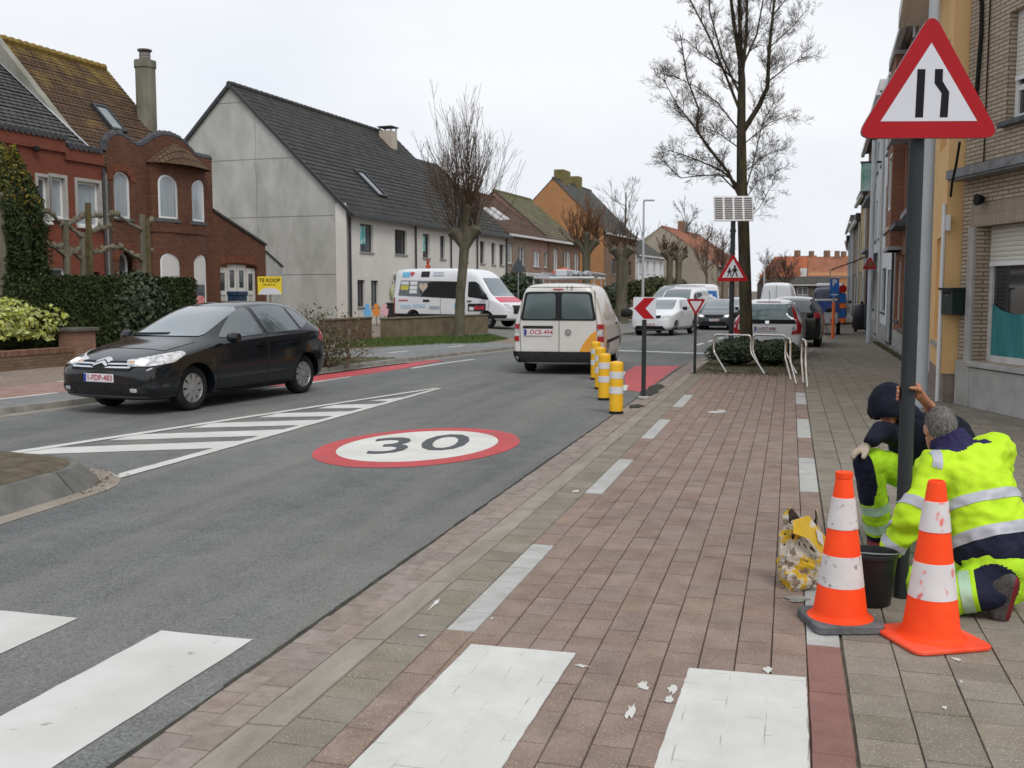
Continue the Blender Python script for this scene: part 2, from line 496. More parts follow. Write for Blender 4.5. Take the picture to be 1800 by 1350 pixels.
# hatched nose in front of the traffic island
def hatch_left(y):                         # left border line of the hatching
 return lerp(-7.70, -5.78, (y - 8.75) / (16.2 - 8.75))
HX = -5.70
mark('hatch_line', [(HX - 0.15, 7.85), (HX, 7.75), (HX + 0.02, 16.4), (HX - 0.06, 16.4)], m_white, MZ + 0.003, jag=0.006, seed=11)
mark('hatch_line', [(hatch_left(8.6) - 0.02, 8.6), (hatch_left(8.6) + 0.14, 8.6), (HX - 0.07, 16.2), (HX - 0.10, 16.45)], m_white, MZ + 0.004, jag=0.006, seed=12)
for i in range(6):
 y0 = 8.62 + 1.14 * i
 xl = hatch_left(y0 + 0.15) + 0.10
 yr = y0 + (HX - 0.16 - xl) * 0.63
 pts = [(xl + 0.02, y0 - 0.06), (HX - 0.09, yr - 0.18), (HX - 0.09, yr + 0.38), (hatch_left(y0 + 0.5) + 0.06, y0 + 0.44)]
 if i == 5:
  pts = pts[:3]
 mark('hatch_stripe', pts, m_white, jag=0.006, seed=20 + i)
# speed disc: red ring, white field, numeral 30
def disc_pt(a, k=1.0, c=(731, 787)):
 return gr(c[0] + 183 * k * math.cos(a), c[1] - 12.5 * k * math.cos(a) - 32.7 * k * math.sin(a), MZ)
NA = 72
ringmb = MB()
for i in range(NA):
 a0, a1 = 2 * math.pi * i / NA, 2 * math.pi * (i + 1) / NA
 ringmb.quad(disc_pt(a0, 0.782, (733, 784.5)), disc_pt(a0), disc_pt(a1), disc_pt(a1, 0.782, (733, 784.5)))
ringmb.build('speed_disc_ring', m_disc_red, road)
sheet('speed_disc_field', [disc_pt(2 * math.pi * i / NA, 0.78, (733, 784.5)) for i in range(NA)], MZ, m_disc_white, road)
num = text_mesh('speed_numeral', '30', 1.0, m_disc_dark, road, extrude=0.0, bold=0.004, spacing=1.02)
xh = max(v.co.x for v in num.data.vertices); yh = max(v.co.y for v in num.data.vertices)
for v in num.data.vertices:
 u, w = v.co.x / xh, v.co.y / yh
 v.co = gr(734 + 90 * u + 9 * w, 781.5 - 5 * u - 15.5 * w, MZ + 0.004)
if num.data.polygons[0].normal.z < 0: num.data.flip_normals()
# red cycle lanes with white dashes
def kerb_x(y, K=LKERB):
 for (xa, ya), (xb, yb) in zip(K, K[1:]):
  if ya <= y <= yb:
   return lerp(xa, xb, (y - ya) / (yb - ya))
 return K[-1][0]
for nm, y0, y1 in (('cycle_lane', 16.0, 23.4),):
 mark(nm, [(kerb_x(y0) + 0.16, y0), (kerb_x(y0) + 1.05, y0), (kerb_x(20.5) + 1.0, 20.5), (kerb_x(23.2) + 0.62, 23.2), (kerb_x(23.4) + 0.2, 23.2)], m_redpaint)
for y0, y1 in ((15.4, 18.2), (20.5, 23.9)):
 mark('cycle_lane_dash', [(kerb_x(y0) + 1.06, y0), (kerb_x(y0) + 1.18, y0), (kerb_x(y1) + 1.10, y1), (kerb_x(y1) + 0.98, y1)], m_white)
p_ = [gr(1097, 655), gr(1117, 642), gr(1196, 641), gr(1140, 684), gr(1100, 684)]
mark('cycle_lane', [p_[0], p_[4], (-2.3, 16.6), (-2.32, 22.8), p_[1]], m_redpaint)
for (px, py) in ((1102, 656), (1107, 681)):
 c = gr(px, py); mark('cycle_lane_dash', [(c.x - 0.12, c.y - 0.5), (c.x + 0.02, c.y - 0.5), (c.x - 0.1, c.y + 0.5), (c.x - 0.24, c.y + 0.5)], m_white, MZ + 0.004)
# markings farther down the street
for i in range(8):
 a = -5.0 + i * 0.36
 mark('raised_crossing_band', [(a, 29.2 - 0.12 * i), (a + 0.36, 29.15 - 0.12 * i), (a + 0.36, 29.65 - 0.12 * i), (a, 29.7 - 0.12 * i)], m_white if i % 3 != 2 else m_green)
for i in range(7):
 y0 = 34.0 + i * 3.0
 x0 = -3.0 + 0.05 * (y0 - 34)
 mark('lane_dash', [(x0, y0), (x0 + 0.12, y0), (x0 + 0.2, y0 + 1.6), (x0 + 0.08, y0 + 1.6)], m_white_old)
for i in range(4):
 y0 = 35.0 + i * 2.2
 mark('parking_line', [(-1.6 + 0.06 * i, y0), (-0.6, y0 + 0.1), (-0.6, y0 + 0.25), (-1.6, y0 + 0.14)], m_white_old)
# ---- right hand side: gutter, flush kerb, cycle path and footway
m_bed = M('mossy joint sand', (0.085, 0.075, 0.056), (0.15, 0.135, 0.108), 14, 0.98)
m_gut = M('gutter brick', (0.222, 0.184, 0.16), (0.295, 0.248, 0.218), 12, 0.9, 0.3, 120, rvar=0.10, hue=0.12, fleck=((0.36, 0.32, 0.29), 120, 0.62, 0.6))
m_kerb = M('concrete kerb', (0.235, 0.207, 0.172), (0.32, 0.287, 0.245), 3.0, 0.9, 0.35, 120, rvar=0.07, stretch=(2.2, 0.7, 1), fleck=((0.42, 0.4, 0.36), 120, 0.62, 0.5))
m_red = M('red brown paver', (0.205, 0.150, 0.122), (0.275, 0.208, 0.172), 5, 0.9, 0.3, 150, rvar=0.075, hue=0.12, fleck=((0.46, 0.38, 0.33), 120, 0.60, 0.8))
m_redclean = M('brick red paver', (0.215, 0.110, 0.092), (0.26, 0.142, 0.118), 6, 0.88, 0.35, 220, rvar=0.08, fleck=((0.38, 0.25, 0.21), 120, 0.62, 0.6))
m_grey = M('olive grey paver', (0.19, 0.166, 0.132), (0.252, 0.222, 0.18), 4, 0.92, 0.3, 150, rvar=0.10, hue=0.12, fleck=((0.44, 0.41, 0.36), 120, 0.60, 0.8))
m_pale = M('pale dash paver', (0.37, 0.37, 0.35), (0.47, 0.47, 0.45), 7, 0.88, 0.35, 200, rvar=0.05, fleck=((0.58, 0.58, 0.56), 120, 0.62, 0.6))
BZ = PAVE_Z - 0.013
gutter = sheet('gutter', [(-2.25, -3), (-1.98, -3), (-1.98, 26), (-2.25, 26)], BZ - 0.008, M('gutter grit', (0.10, 0.085, 0.07), (0.17, 0.145, 0.12), 14, 0.98), kind='structure')
kerb_r = sheet('kerb', [(-1.98, -3), (-1.81, -3), (-1.81, 24.5), (-1.98, 24.5)], BZ - 0.004, m_bed, kind='structure')
cyc = sheet('cycle_path', [(-1.81, -3), (0.265, -3), (0.265, 20.6), (-1.81, 20.6)], BZ, m_bed, kind='structure')
foot = sheet('footway', [(0.265, -3), (9, -3), (9, 10), (3.6, 18), (4.6, 90), (9, 160), (5.2, 150), (2.2, 76), (1.4, 42), (0.8, 33), (0.45, 27.6), (0.265, 26)], BZ, m_bed, kind='structure')
sheet('footway_edge', [(-1.81, 20.6), (0.265, 20.6), (0.265, 26), (0.45, 27.5), (-2.0, 25.9), (-1.95, 24.5), (-1.81, 24.5)], BZ - 0.002, m_bed, kind='structure')
CH, DEEP = 0.0026, 0.011
def paver_geo(mb, x0, x1, y0, y1, z=0.0, jit=0.0, r_=None, ch=CH, deep=DEEP):
 g = 0.0015
 x0 += g; x1 -= g; y0 += g; y1 -= g
 t = [(r_.uniform(-jit, jit) if r_ else 0) for _ in range(4)]
 vs = [(x0, y0, z - deep), (x1, y0, z - deep), (x1, y1, z - deep), (x0, y1, z - deep),
          (x0 + ch, y0 + ch, z + t[0]), (x1 - ch, y0 + ch, z + t[1]), (x1 - ch, y1 - ch, z + t[2]), (x0 + ch, y1 - ch, z + t[3])]
 mb.add(vs, [(4, 5, 6, 7), (0, 1, 5, 4), (1, 2, 6, 5), (2, 3, 7, 6), (3, 0, 4, 7)])
PMESH = {}
def paver_obj(name, x0, x1, y0, y1, z, mt, parent, r_):
 key = (name, round(x1 - x0, 3), round(y1 - y0, 3), mt.name, r_.randrange(3))
 if key not in PMESH:
  mb = MB(); w, l = x1 - x0, y1 - y0
  paver_geo(mb, -w / 2, w / 2, -l / 2, l / 2, 0, 0.0012, r_)
  me = mb.mesh(name); me.materials.append(mt); PMESH[key] = me
 o = new_obj(name, PMESH[key], parent)
 o.location = ((x0 + x1) / 2 + r_.uniform(-.0012, .0012), (y0 + y1) / 2 + r_.uniform(-.0015, .0015), z + r_.uniform(-0.0015, 0.0015))
 o.rotation_euler = (0, 0, r_.uniform(-0.004, 0.004))
 return o
def field(parent, name, cols, limit, seed):
 """cols: (x0, x1, length, material chooser(y, r), y0, y1(x), stagger)"""
 r_ = random.Random(seed); cells = []
 for k, (x0, x1, ln, pick, ya, yb, stg) in enumerate(cols):
  y = ya + stg * ln - ln
  while y < yb:
   l = ln
   cells.append((x0, x1, y, y + l, pick(y + l / 2, r_)))
   y += l
 def vis(c):
  p = ((c[0] + c[1]) / 2, (c[2] + c[3]) / 2)
  x, d = w2c(p)
  return d > 2.6 and abs(x / d) < 0.52
 shown = sorted([c for c in cells if vis(c)], key=lambda c: c[2])
 big = set(id(c) for c in shown[:limit])
 rest = {}
 for c in cells:
  if id(c) in big:
   paver_obj(name, *c[:4], PAVE_Z, c[4], parent, r_)
  elif vis(c) or c[2] < 6:
   rest.setdefault(c[4].name, (MB(), c[4]))
   paver_geo(rest[c[4].name][0], *c[:4], PAVE_Z + r_.uniform(-.0015, .0015), 0.001, r_)
 names = list(rest)
 if rest:
  mb = MB()
  for i, n in enumerate(names):
   q = rest[n][0]
   mb.add(q.v, q.f, i)
  o = mb.build(name + '_field', [rest[n][1] for n in names], parent)
  o['kind'] = 'stuff'
dashL = [(4.62, 6.37), (8.12, 9.87), (11.42, 13.17), (14.6, 16.3)]
dashR = [(4.86, 6.61), (8.64, 10.40), (11.82, 13.5), (15.5, 17.2)]
def in_(y, spans):
 return any(a <= y <= b for a, b in spans)
RL = 0.292
cols = [(-1.81, -1.59, 0.22, lambda y, r: m_grey, 1.0, 20.6, 0.3),
  (-1.59, -1.44, RL, lambda y, r: m_pale if in_(y, dashL) else m_red, 4.62 - RL * 12, 20.6, 0.0)]
NC = 10
for i in range(NC):
 x0 = -1.44 + 1.55 * i / NC
 stg = (0.0 if i % 2 else 0.5) + random.Random(i).uniform(-0.18, 0.18)
 def pk(y, r, i=i):
  return m_red
 cols.append((x0, x0 + 1.55 / NC, RL, pk, 1.2, 20.6, stg))
cols.append((0.11, 0.265, RL, lambda y, r: m_pale if in_(y, dashR) else (m_redclean if y < 4.75 else m_red), 4.86 - RL * 12, 20.6, 0.0))
field(cyc, 'paver', cols, 300, 5)
cols = []
x = 0.272
for i in range(18):
 w = 0.222
 stg = 0.5 * (i % 2) + random.Random(i + 50).uniform(-0.2, 0.2)
 cols.append((x, x + w, 0.222, lambda y, r: m_grey, 1.2, 46.0, stg))
 x += w
field(foot, 'paver', cols, 300, 6)
# gutter clinkers and kerb blocks
r_ = random.Random(9); n = 0
gm = MB()
for c in range(2):
 y = 1.0 + 0.1 * c
 while y < 26:
  x0 = -2.25 + 0.135 * c
  z = -0.012 + 0.006 * c
  if 2.5 < y < 9.3:
   paver_obj('brick', x0, x0 + 0.135, y, y + 0.205, z, m_gut, gutter, r_)
  else:
   paver_geo(gm, x0, x0 + 0.135, y, y + 0.205, z + r_.uniform(-.002, .002), 0.001, r_)
  y += 0.205
o = gm.build('brick_field', m_gut, gutter); o['kind'] = 'stuff'
y = 0.4
while y < 24.4:
 me_key = 'kerbblock'
 if me_key not in PMESH:
  mb = MB()
  vs = [(-0.083, 0.004, -0.02), (0.083, 0.004, -0.02), (0.083, 0.996, -0.02), (-0.083, 0.996, -0.02),
              (-0.079, 0.008, -0.006), (0.078, 0.008, 0.0), (0.078, 0.992, 0.0), (-0.079, 0.992, -0.006)]
  mb.add(vs, [(4, 5, 6, 7), (0, 1, 5, 4), (1, 2, 6, 5), (2, 3, 7, 6), (3, 0, 4, 7)])
  PMESH[me_key] = mb.mesh('kerb_block'); PMESH[me_key].materials.append(m_kerb)
 o = new_obj('kerb_block', PMESH[me_key], kerb_r)
 o.location = (-1.895 + r_.uniform(-.003, .003), y, r_.uniform(-0.002, 0.001)); o.rotation_euler = (0, 0, r_.uniform(-.003, .003))
 y += 1.0
# far parking bay kerb on the right
kb = MB()
K2 = [(0.45, 27.5), (0.8, 33), (1.4, 42), (2.2, 76), (5.2, 150)]
for (xa, ya), (xb, yb) in zip(K2, K2[1:]):
 kb.add([(xa - 0.12, ya, -0.04), (xa, ya, -0.04), (xb, yb, -0.04), (xb - 0.12, yb, -0.04), (xa - 0.12, ya, 0.004), (xa, ya, 0.004), (xb, yb, 0.004), (xb - 0.12, yb, 0.004)],
           [(4, 5, 6, 7), (0, 1, 5, 4), (1, 2, 6, 5), (2, 3, 7, 6), (3, 0, 4, 7)])
tag(kb.build('kerb_far', m_kerb), kind='structure')
m_farpave = brick_mat('far footway clinkers', (0.20, 0.165, 0.135), (0.25, 0.21, 0.17), (0.12, 0.105, 0.085), 0.22, 0.22, 0.012, coord='pos', axis='ground', bump=0.1)
sheet('footway_far', [(1.72, 46.2), (4.0, 46.2), (4.6, 90), (9, 160), (5.4, 150), (2.4, 76)], PAVE_Z - 0.004, m_farpave, kind='structure')
# white crossing stripes painted over the pavers, with the joints telegraphing through
def paver_paint():
 m, nt, b = nodes_of('paint over pavers')
 N, L = nt.nodes, nt.links
 g = N.new('ShaderNodeNewGeometry'); sp = N.new('ShaderNodeSeparateXYZ'); cb = N.new('ShaderNodeCombineXYZ'); ao = N.new('ShaderNodeMath')
 L.new(g.outputs['Position'], sp.inputs[0]); ao.inputs[1].default_value = 1.44 + 0.31; L.new(sp.outputs[0], ao.inputs[0])
 n0 = N.new('ShaderNodeTexNoise'); n0.inputs['Scale'].default_value = 6; n0.inputs['Detail'].default_value = 5; L.new(g.outputs['Position'], n0.inputs['Vector'])
 w0 = N.new('ShaderNodeMath'); w0.operation = 'MULTIPLY_ADD'; w0.inputs[1].default_value = 0.018; L.new(n0.outputs['Fac'], w0.inputs[0]); L.new(ao.outputs[0], w0.inputs[2])
 w1 = N.new('ShaderNodeMath'); w1.operation = 'MULTIPLY_ADD'; w1.inputs[1].default_value = 0.018; L.new(n0.outputs['Fac'], w1.inputs[0]); L.new(sp.outputs[1], w1.inputs[2])
 L.new(w1.outputs[0], cb.inputs[0]); L.new(w0.outputs[0], cb.inputs[1])
 t = N.new('ShaderNodeTexBrick'); t.inputs['Scale'].default_value = 1; t.inputs['Brick Width'].default_value = RL; t.inputs['Row Height'].default_value = 0.155
 t.inputs['Mortar Size'].default_value = 0.0022; t.inputs['Mortar Smooth'].default_value = 0.1
 L.new(cb.outputs[0], t.inputs['Vector'])
 n = N.new('ShaderNodeTexNoise'); n.inputs['Scale'].default_value = 5.5; n.inputs['Detail'].default_value = 6; L.new(g.outputs['Position'], n.inputs['Vector'])
 r = N.new('ShaderNodeValToRGB'); e = r.color_ramp.elements; e[0].position = 0.50; e[0].color = (0, 0, 0, 1); e[1].position = 0.62; e[1].color = (1, 1, 1, 1)
 L.new(n.outputs['Fac'], r.inputs['Fac'])
 mu = N.new('ShaderNodeMath'); mu.operation = 'MULTIPLY'; L.new(t.outputs['Fac'], mu.inputs[0]); L.new(r.outputs[0], mu.inputs[1])
 n2 = N.new('ShaderNodeTexNoise'); n2.inputs['Scale'].default_value = 3; n2.inputs['Detail'].default_value = 9; n2.inputs['Roughness'].default_value = 0.7; L.new(g.outputs['Position'], n2.inputs['Vector'])
 r2 = N.new('ShaderNodeValToRGB'); e = r2.color_ramp.elements; e[0].position = 0.3; e[0].color = (0.50, 0.495, 0.465, 1); e[1].position = 0.65; e[1].color = (0.62, 0.62, 0.585, 1)
 L.new(n2.outputs['Fac'], r2.inputs['Fac'])
 n4 = N.new('ShaderNodeTexNoise'); n4.inputs['Scale'].default_value = 260; n4.inputs['Detail'].default_value = 2; L.new(g.outputs['Position'], n4.inputs['Vector'])
 r4 = N.new('ShaderNodeValToRGB'); e = r4.color_ramp.elements; e[0].position = 0.3; e[0].color = (0.9, 0.9, 0.89, 1); e[1].position = 0.6; e[1].color = (1, 1, 1, 1)
 L.new(n4.outputs['Fac'], r4.inputs['Fac'])
 xm = N.new('ShaderNodeMix'); xm.data_type = 'RGBA'; xm.blend_type = 'MULTIPLY'; xm.inputs[0].default_value = 1; L.new(r2.outputs[0], xm.inputs[6]); L.new(r4.outputs[0], xm.inputs[7])
 x = N.new('ShaderNodeMix'); x.data_type = 'RGBA'; L.new(mu.outputs[0], x.inputs[0]); L.new(xm.outputs[2], x.inputs[6]); x.inputs[7].default_value = (0.27, 0.26, 0.235, 1)
 L.new(x.outputs[2], b.inputs['Base Color']); b.inputs['Roughness'].default_value = 0.7
 bp = N.new('ShaderNodeBump'); bp.inputs['Strength'].default_value = 0.2; bp.inputs['Distance'].default_value = 0.003; bp.invert = True
 L.new(t.outputs['Fac'], bp.inputs['Height']); L.new(bp.outputs[0], b.inputs['Normal'])
 return m
m_pp = paver_paint()
def pave_mark(name, pts, jag, seed, z=PAVE_Z + 0.0045):
 o = mark(name, pts, m_pp, z, jag, seed, 0.05)
 o.parent = cyc
 return o
pave_mark('crossing_stripe', [(-1.47, 2.0), (-0.95, 2.0), (-0.905, 4.45), (-1.40, 4.44)], 0.0022, 1)
pave_mark('crossing_stripe', [(-0.46, 2.0), (0.104, 2.0), (0.104, 4.42), (-0.39, 4.40)], 0.0022, 2)
# splashes of spilled white paint between the stripes
r_ = random.Random(4)
for (px, py, rx, ry) in ((1130, 1207, 12, 9), (1108, 1252, 8, 16), (1182, 1213, 11, 9), (1176, 1232, 10, 8), (1350, 1178, 8, 6), (1022, 1172, 14, 3), (741, 1118, 9, 3), (765, 1062, 6, 12), (1680, 1160, 8, 3), (1012, 864, 6, 2), (865, 1088, 3, 2), (1262, 724, 22, 3), (1660, 1245, 5, 3), (1690, 1200, 3, 3)):
 c = gr(px, py); ux = (gr(px + rx, py) - c).length; uy = (gr(px, py - ry) - c).length
 ph = [r_.uniform(0.35, 1.25) for _ in range(17)]
 pts = [(c.x + ux * ph[k] * math.cos(2 * math.pi * k / 17), c.y + uy * ph[(k * 5) % 17] * math.sin(2 * math.pi * k / 17)) for k in range(17)]
 o = mark('paint_splash', pts, m_white, PAVE_Z + 0.0042); o.parent = cyc
# ---- left hand side: kerb, asphalt strip, red path, footway
leftg = sheet('left_footway', [(kerb_x(y) - 0.14, y) for y in (-8, 4, 10.6, 12.6, 21.5, 29, 52, 102, 190)] + [(-200, 190), (-200, -8)], LEFT_Z, brick_mat('left footway clinkers', (0.23, 0.18, 0.145), (0.28, 0.225, 0.18), (0.15, 0.125, 0.10), 0.2, 0.1, 0.008, coord='pos', axis='ground', bump=0.15), kind='structure')
lk = MB()
ys = [-8, 4, 10.6, 12.6, 17, 21.5, 25, 29, 40, 52, 75, 102, 190]
lkerb = new_obj('left_kerb', None); lkerb['kind'] = 'structure'
m_kerb2 = M('weathered kerb stone', (0.19, 0.18, 0.16), (0.29, 0.275, 0.245), 4, 0.9, 0.3, 60, rvar=0.08)
for ya, yb in zip(ys, ys[1:]):
 n = max(1, int((yb - ya) / 1.0)) if yb < 60 else 1
 for k in range(n):
  a, b = lerp(ya, yb, k / n) + 0.004, lerp(ya, yb, (k + 1) / n) - 0.004
  xa, xb = kerb_x(a), kerb_x(b)
  mb = MB()
  mb.add([(xa - 0.15, a, -0.05), (xa, a, -0.05), (xb, b, -0.05), (xb - 0.15, b, -0.05), (xa - 0.15, a, LEFT_Z + 0.005), (xa - 0.03, a, LEFT_Z + 0.005), (xb - 0.03, b, LEFT_Z + 0.005), (xb - 0.15, b, LEFT_Z + 0.005)],
               [(4, 5, 6, 7), (0, 1, 5, 4), (1, 2, 6, 5), (2, 3, 7, 6), (3, 0, 4, 7)])
  if -4 < a < 60:
   mb.build('kerb_block', m_kerb2, lkerb)
  else:
   lk.add(mb.v, mb.f)
o = lk.build('kerb_run', m_kerb2, lkerb); o['kind'] = 'stuff'
gs = MB()
for ya, yb in zip(ys[:8], ys[1:9]):         # gutter strip along the left kerb
 gs.quad((kerb_x(ya) + 0.02, ya, MZ), (kerb_x(ya) + 0.32, ya, MZ), (kerb_x(yb) + 0.32, yb, MZ), (kerb_x(yb) + 0.02, yb, MZ))
tag(gs.build('left_gutter', M('left gutter concrete', (0.20, 0.185, 0.16), (0.27, 0.25, 0.22), 3, 0.9)), kind='structure')
def lstrip(name, d0, d1, y0, y1, mt, z):
 yy = [y0] + [q for q in ys if y0 < q < y1] + [y1]
 pts = [(kerb_x(q) - d0, q) for q in yy] + [(kerb_x(q) - d1, q) for q in reversed(yy)]
 return sheet(name, pts, z, mt, leftg)
lstrip('asphalt_strip', 0.16, 1.05, -8, 20, m_asph_old, LEFT_Z + 0.004)
m_leftred = M('left red path', (0.24, 0.15, 0.125), (0.31, 0.21, 0.175), 3, 0.9)
lstrip('red_path', 1.06, 2.6, -8, 20, m_leftred, LEFT_Z + 0.004)
lstrip('path_dash', 1.0, 1.1, 10.6, 13.4, m_white_old, LEFT_Z + 0.008)
lstrip('path_dash', 2.5, 2.6, 15.0, 16.6, m_white_old, LEFT_Z + 0.008)
lstrip('driveway_pad', 0.16, 3.1, 20.4, 31.5, m_asph_old, LEFT_Z + 0.004)
for a in (21.8, 24.6, 28.2):
 lstrip('path_dash', 1.5, 1.62, a, a + 1.1, m_white_old, LEFT_Z + 0.008)
lstrip('driveway_apron', 0.5, 8.0, 36.0, 60.0, m_asph_pale, LEFT_Z + 0.004)
# ---- traffic island with battered kerb
isl = new_obj('traffic_island', None); isl['kind'] = 'structure'
def island_outline(off, n=9):
 x0, x1, y0, y1, r = -8.1 - off, -5.62 + off, 0.6 - off, 8.0 + off, 0.95 + off
 out = []
 for (cx, cy, a0) in ((x1 - r, y1 - r, 0), (x0 + r, y1 - r, 90), (x0 + r, y0 + r, 180), (x1 - r, y0 + r, 270)):
  for k in range(n):
   a = R(a0 + 90 * k / (n - 1)); out.append((cx + r * math.cos(a), cy + r * math.sin(a) ))
 return [(x + 0.055 * (7.0 - y), y) if y < 7 else (x, y) for x, y in out]
sheet('gutter_band', island_outline(0.17), MZ, M('island gutter', (0.22, 0.19, 0.155), (0.30, 0.265, 0.22), 3, 0.9, rvar=0.05), isl)
m_islk = M('island kerb', (0.105, 0.105, 0.10), (0.185, 0.18, 0.165), 2.5, 0.9, 0.35, 50, rvar=0.10)
o0, o1, o2 = island_outline(0.0), island_outline(-0.17), island_outline(-0.24)
nI = len(o0)
for i in range(nI):
 j = (i + 1) % nI
 p0, p1 = Vector(o0[i]), Vector(o0[j])
 segs = max(1, int((p1 - p0).length / 0.9))
 for k in range(segs):
  a, b = k / segs + 0.0015, (k + 1) / segs - 0.0015
  f = lambda o_, t: Vector(o_[i]).lerp(Vector(o_[j]), t)
  mb = MB()
  mb.quad((*f(o0, a), ASPH_Z), (*f(o0, b), ASPH_Z), (*f(o1, b), 0.155), (*f(o1, a), 0.155))
  mb.quad((*f(o1, a), 0.155), (*f(o1, b), 0.155), (*f(o2, b), 0.155), (*f(o2, a), 0.155))
  mb.build('kerb_block', m_islk, isl)
m_soil = M('mossy soil', (0.09, 0.072, 0.05), (0.15, 0.125, 0.088), 7, 1.0, 0.8, 40, fleck=((0.09, 0.088, 0.045), 18, 0.57, 0.6))
top = MB(); r_ = random.Random(2)
G_ = 26
def inside(p, poly):
 c = False
 for i in range(len(poly)):
  (xa, ya), (xb, yb) = poly[i], poly[i - 1]
  if (ya > p[1]) != (yb > p[1]) and p[0] < (xb - xa) * (p[1] - ya) / (yb - ya) + xa: c = not c
 return c
pts2 = [Vector(q) for q in o2]; nb = len(pts2)
extra = [Vector((x, y)) for x in [-8 + 0.14 * i for i in range(20)] for y in [0.6 + 0.16 * j for j in range(48)] if inside((x, y), island_outline(-0.34))]
cv, ce, cf, *_ = delaunay_2d_cdt(pts2 + extra, [(i, (i + 1) % nb) for i in range(nb)], [], 1, 1e-5)
top.add([(v.x, v.y, 0.157 + (0 if i < nb else 0.035 + 0.03 * noise.noise(Vector((v.x * 3, v.y * 3, 0))))) for i, v in enumerate(cv)], cf)
top.build('soil_top', m_soil, isl, smooth=180)
# leaf litter and twigs in the corner of the island
lit = MB()
for i in range(260):
 a = r_.random(); p = Vector(o0[r_.randrange(0, 14)]) + Vector((r_.gauss(0, 0.09), r_.gauss(0, 0.09)))
 s_ = r_.uniform(0.008, 0.028); an = r_.uniform(0, 6.3); z = ASPH_Z + 0.006 + r_.uniform(0, 0.02)
 c_, s2 = math.cos(an) * s_, math.sin(an) * s_
 lit.quad((p.x - c_, p.y - s2, z), (p.x + s2 * .5, p.y - c_ * .5, z + r_.uniform(0, .01)), (p.x + c_, p.y + s2, z), (p.x - s2 * .5, p.y + c_ * .5, z + r_.uniform(0, .01)))
o = lit.build('leaf_litter', M('dead leaves', (0.09, 0.06, 0.03), (0.2, 0.15, 0.09), 40, 1.0), isl); o['kind'] = 'stuff'
# ================================================================ BUILDINGS
class Frame:
 """a facade line: local x along the wall, local y into the building, z up"""
 def __init__(s, o, d):
  s.o = Vector((o[0], o[1], 0)); s.d = unit((d[0], d[1], 0)); s.n = Vector((-s.d.y, s.d.x, 0))
  s.rz = math.atan2(s.d.y, s.d.x)
 def p(s, x, y=0.0, z=0.0):
  return s.o + s.d * x + s.n * y + Vector((0, 0, z))
 def x(s, px, y=0.0):
  r_ = ray(px, HOR); r_.z = 0
  o = s.o + s.n * y
  # o + d*t = r*k
  det = s.d.x * (-r_.y) + r_.x * s.d.y
  return (-o.x * (-r_.y) - r_.x * o.y) / det
 def xz(s, px, py, y=0.0):
  t = s.x(px, y)
  return t, height_at(py, s.p(t, y))
def ring(mb, outer, inner, y0, y1, mi=0):
 n = len(outer)
 for i in range(n):
  j = (i + 1) % n
  a, b, c, d = outer[i], outer[j], inner[j], inner[i]
  mb.quad((a[0], y0, a[1]), (b[0], y0, b[1]), (c[0], y0, c[1]), (d[0], y0, d[1]), mi)
  mb.quad((d[0], y0, d[1]), (c[0], y0, c[1]), (c[0], y1, c[1]), (d[0], y1, d[1]), mi)
  mb.quad((b[0], y0, b[1]), (a[0], y0, a[1]), (a[0], y1, a[1]), (b[0], y1, b[1]), mi)
def outline(x0, x1, z0, z1, rise=0.0, n=10):
 if rise <= 0:
  return [(x0, z0), (x1, z0), (x1, z1), (x0, z1)]
 c, h = (x0 + x1) / 2, (x1 - x0) / 2
 return [(x0, z0), (x1, z0)] + [(c + h * math.cos(math.pi * k / n), z1 - rise + rise * math.sin(math.pi * k / n)) for k in range(n + 1)]
def inset(o, d):
 x0, x1 = min(p[0] for p in o), max(p[0] for p in o); z0, z1 = min(p[1] for p in o), max(p[1] for p in o)
 cx, cz = (x0 + x1) / 2, (z0 + z1) / 2
 kx, kz = 1 - 2 * d / (x1 - x0), 1 - 2 * d / (z1 - z0)
 return [(cx + (p[0] - cx) * kx, cz + (p[1] - cz) * kz) for p in o]
def wall_holes(mb, x0, x1, z0, z1, ops, y=0.0, depth=0.16, mi=0, top=None):
 xs = sorted(set([x0, x1] + [v for o in ops for v in o[:2] if x0 < v < x1])); zs = sorted(set([z0, z1] + [v for o in ops for v in o[2:4] if z0 < v < z1]))
 for xa, xb in zip(xs, xs[1:]):
  for za, zb in zip(zs, zs[1:]):
   cx, cz = (xa + xb) / 2, (za + zb) / 2
   if any(o[0] < cx < o[1] and o[2] < cz < o[3] for o in ops):
    continue
   mb.quad((xa, y, za), (xb, y, za), (xb, y, zb), (xa, y, zb), mi)
 for o in ops:
  a, b, c, d = o[:4]
  rise = o[4] if len(o) > 4 else 0
  ol = outline(a, b, c, d, rise)
  n = len(ol)
  for i in range(n):
   p, q = ol[i], ol[(i + 1) % n]
   mb.quad((p[0], y, p[1]), (q[0], y, q[1]), (q[0], y + depth, q[1]), (p[0], y + depth, p[1]), mi)
  if rise:
   arc = ol[2:]
   m_ = len(arc) // 2
   for pts, cor in ((arc[:m_ + 1], (b, d)), (arc[m_:], (a, d))):
    for p, q in zip(pts, pts[1:]):
     mb.poly([(p[0], y, p[1]), (cor[0], y, cor[1]), (q[0], y, q[1])], mi)
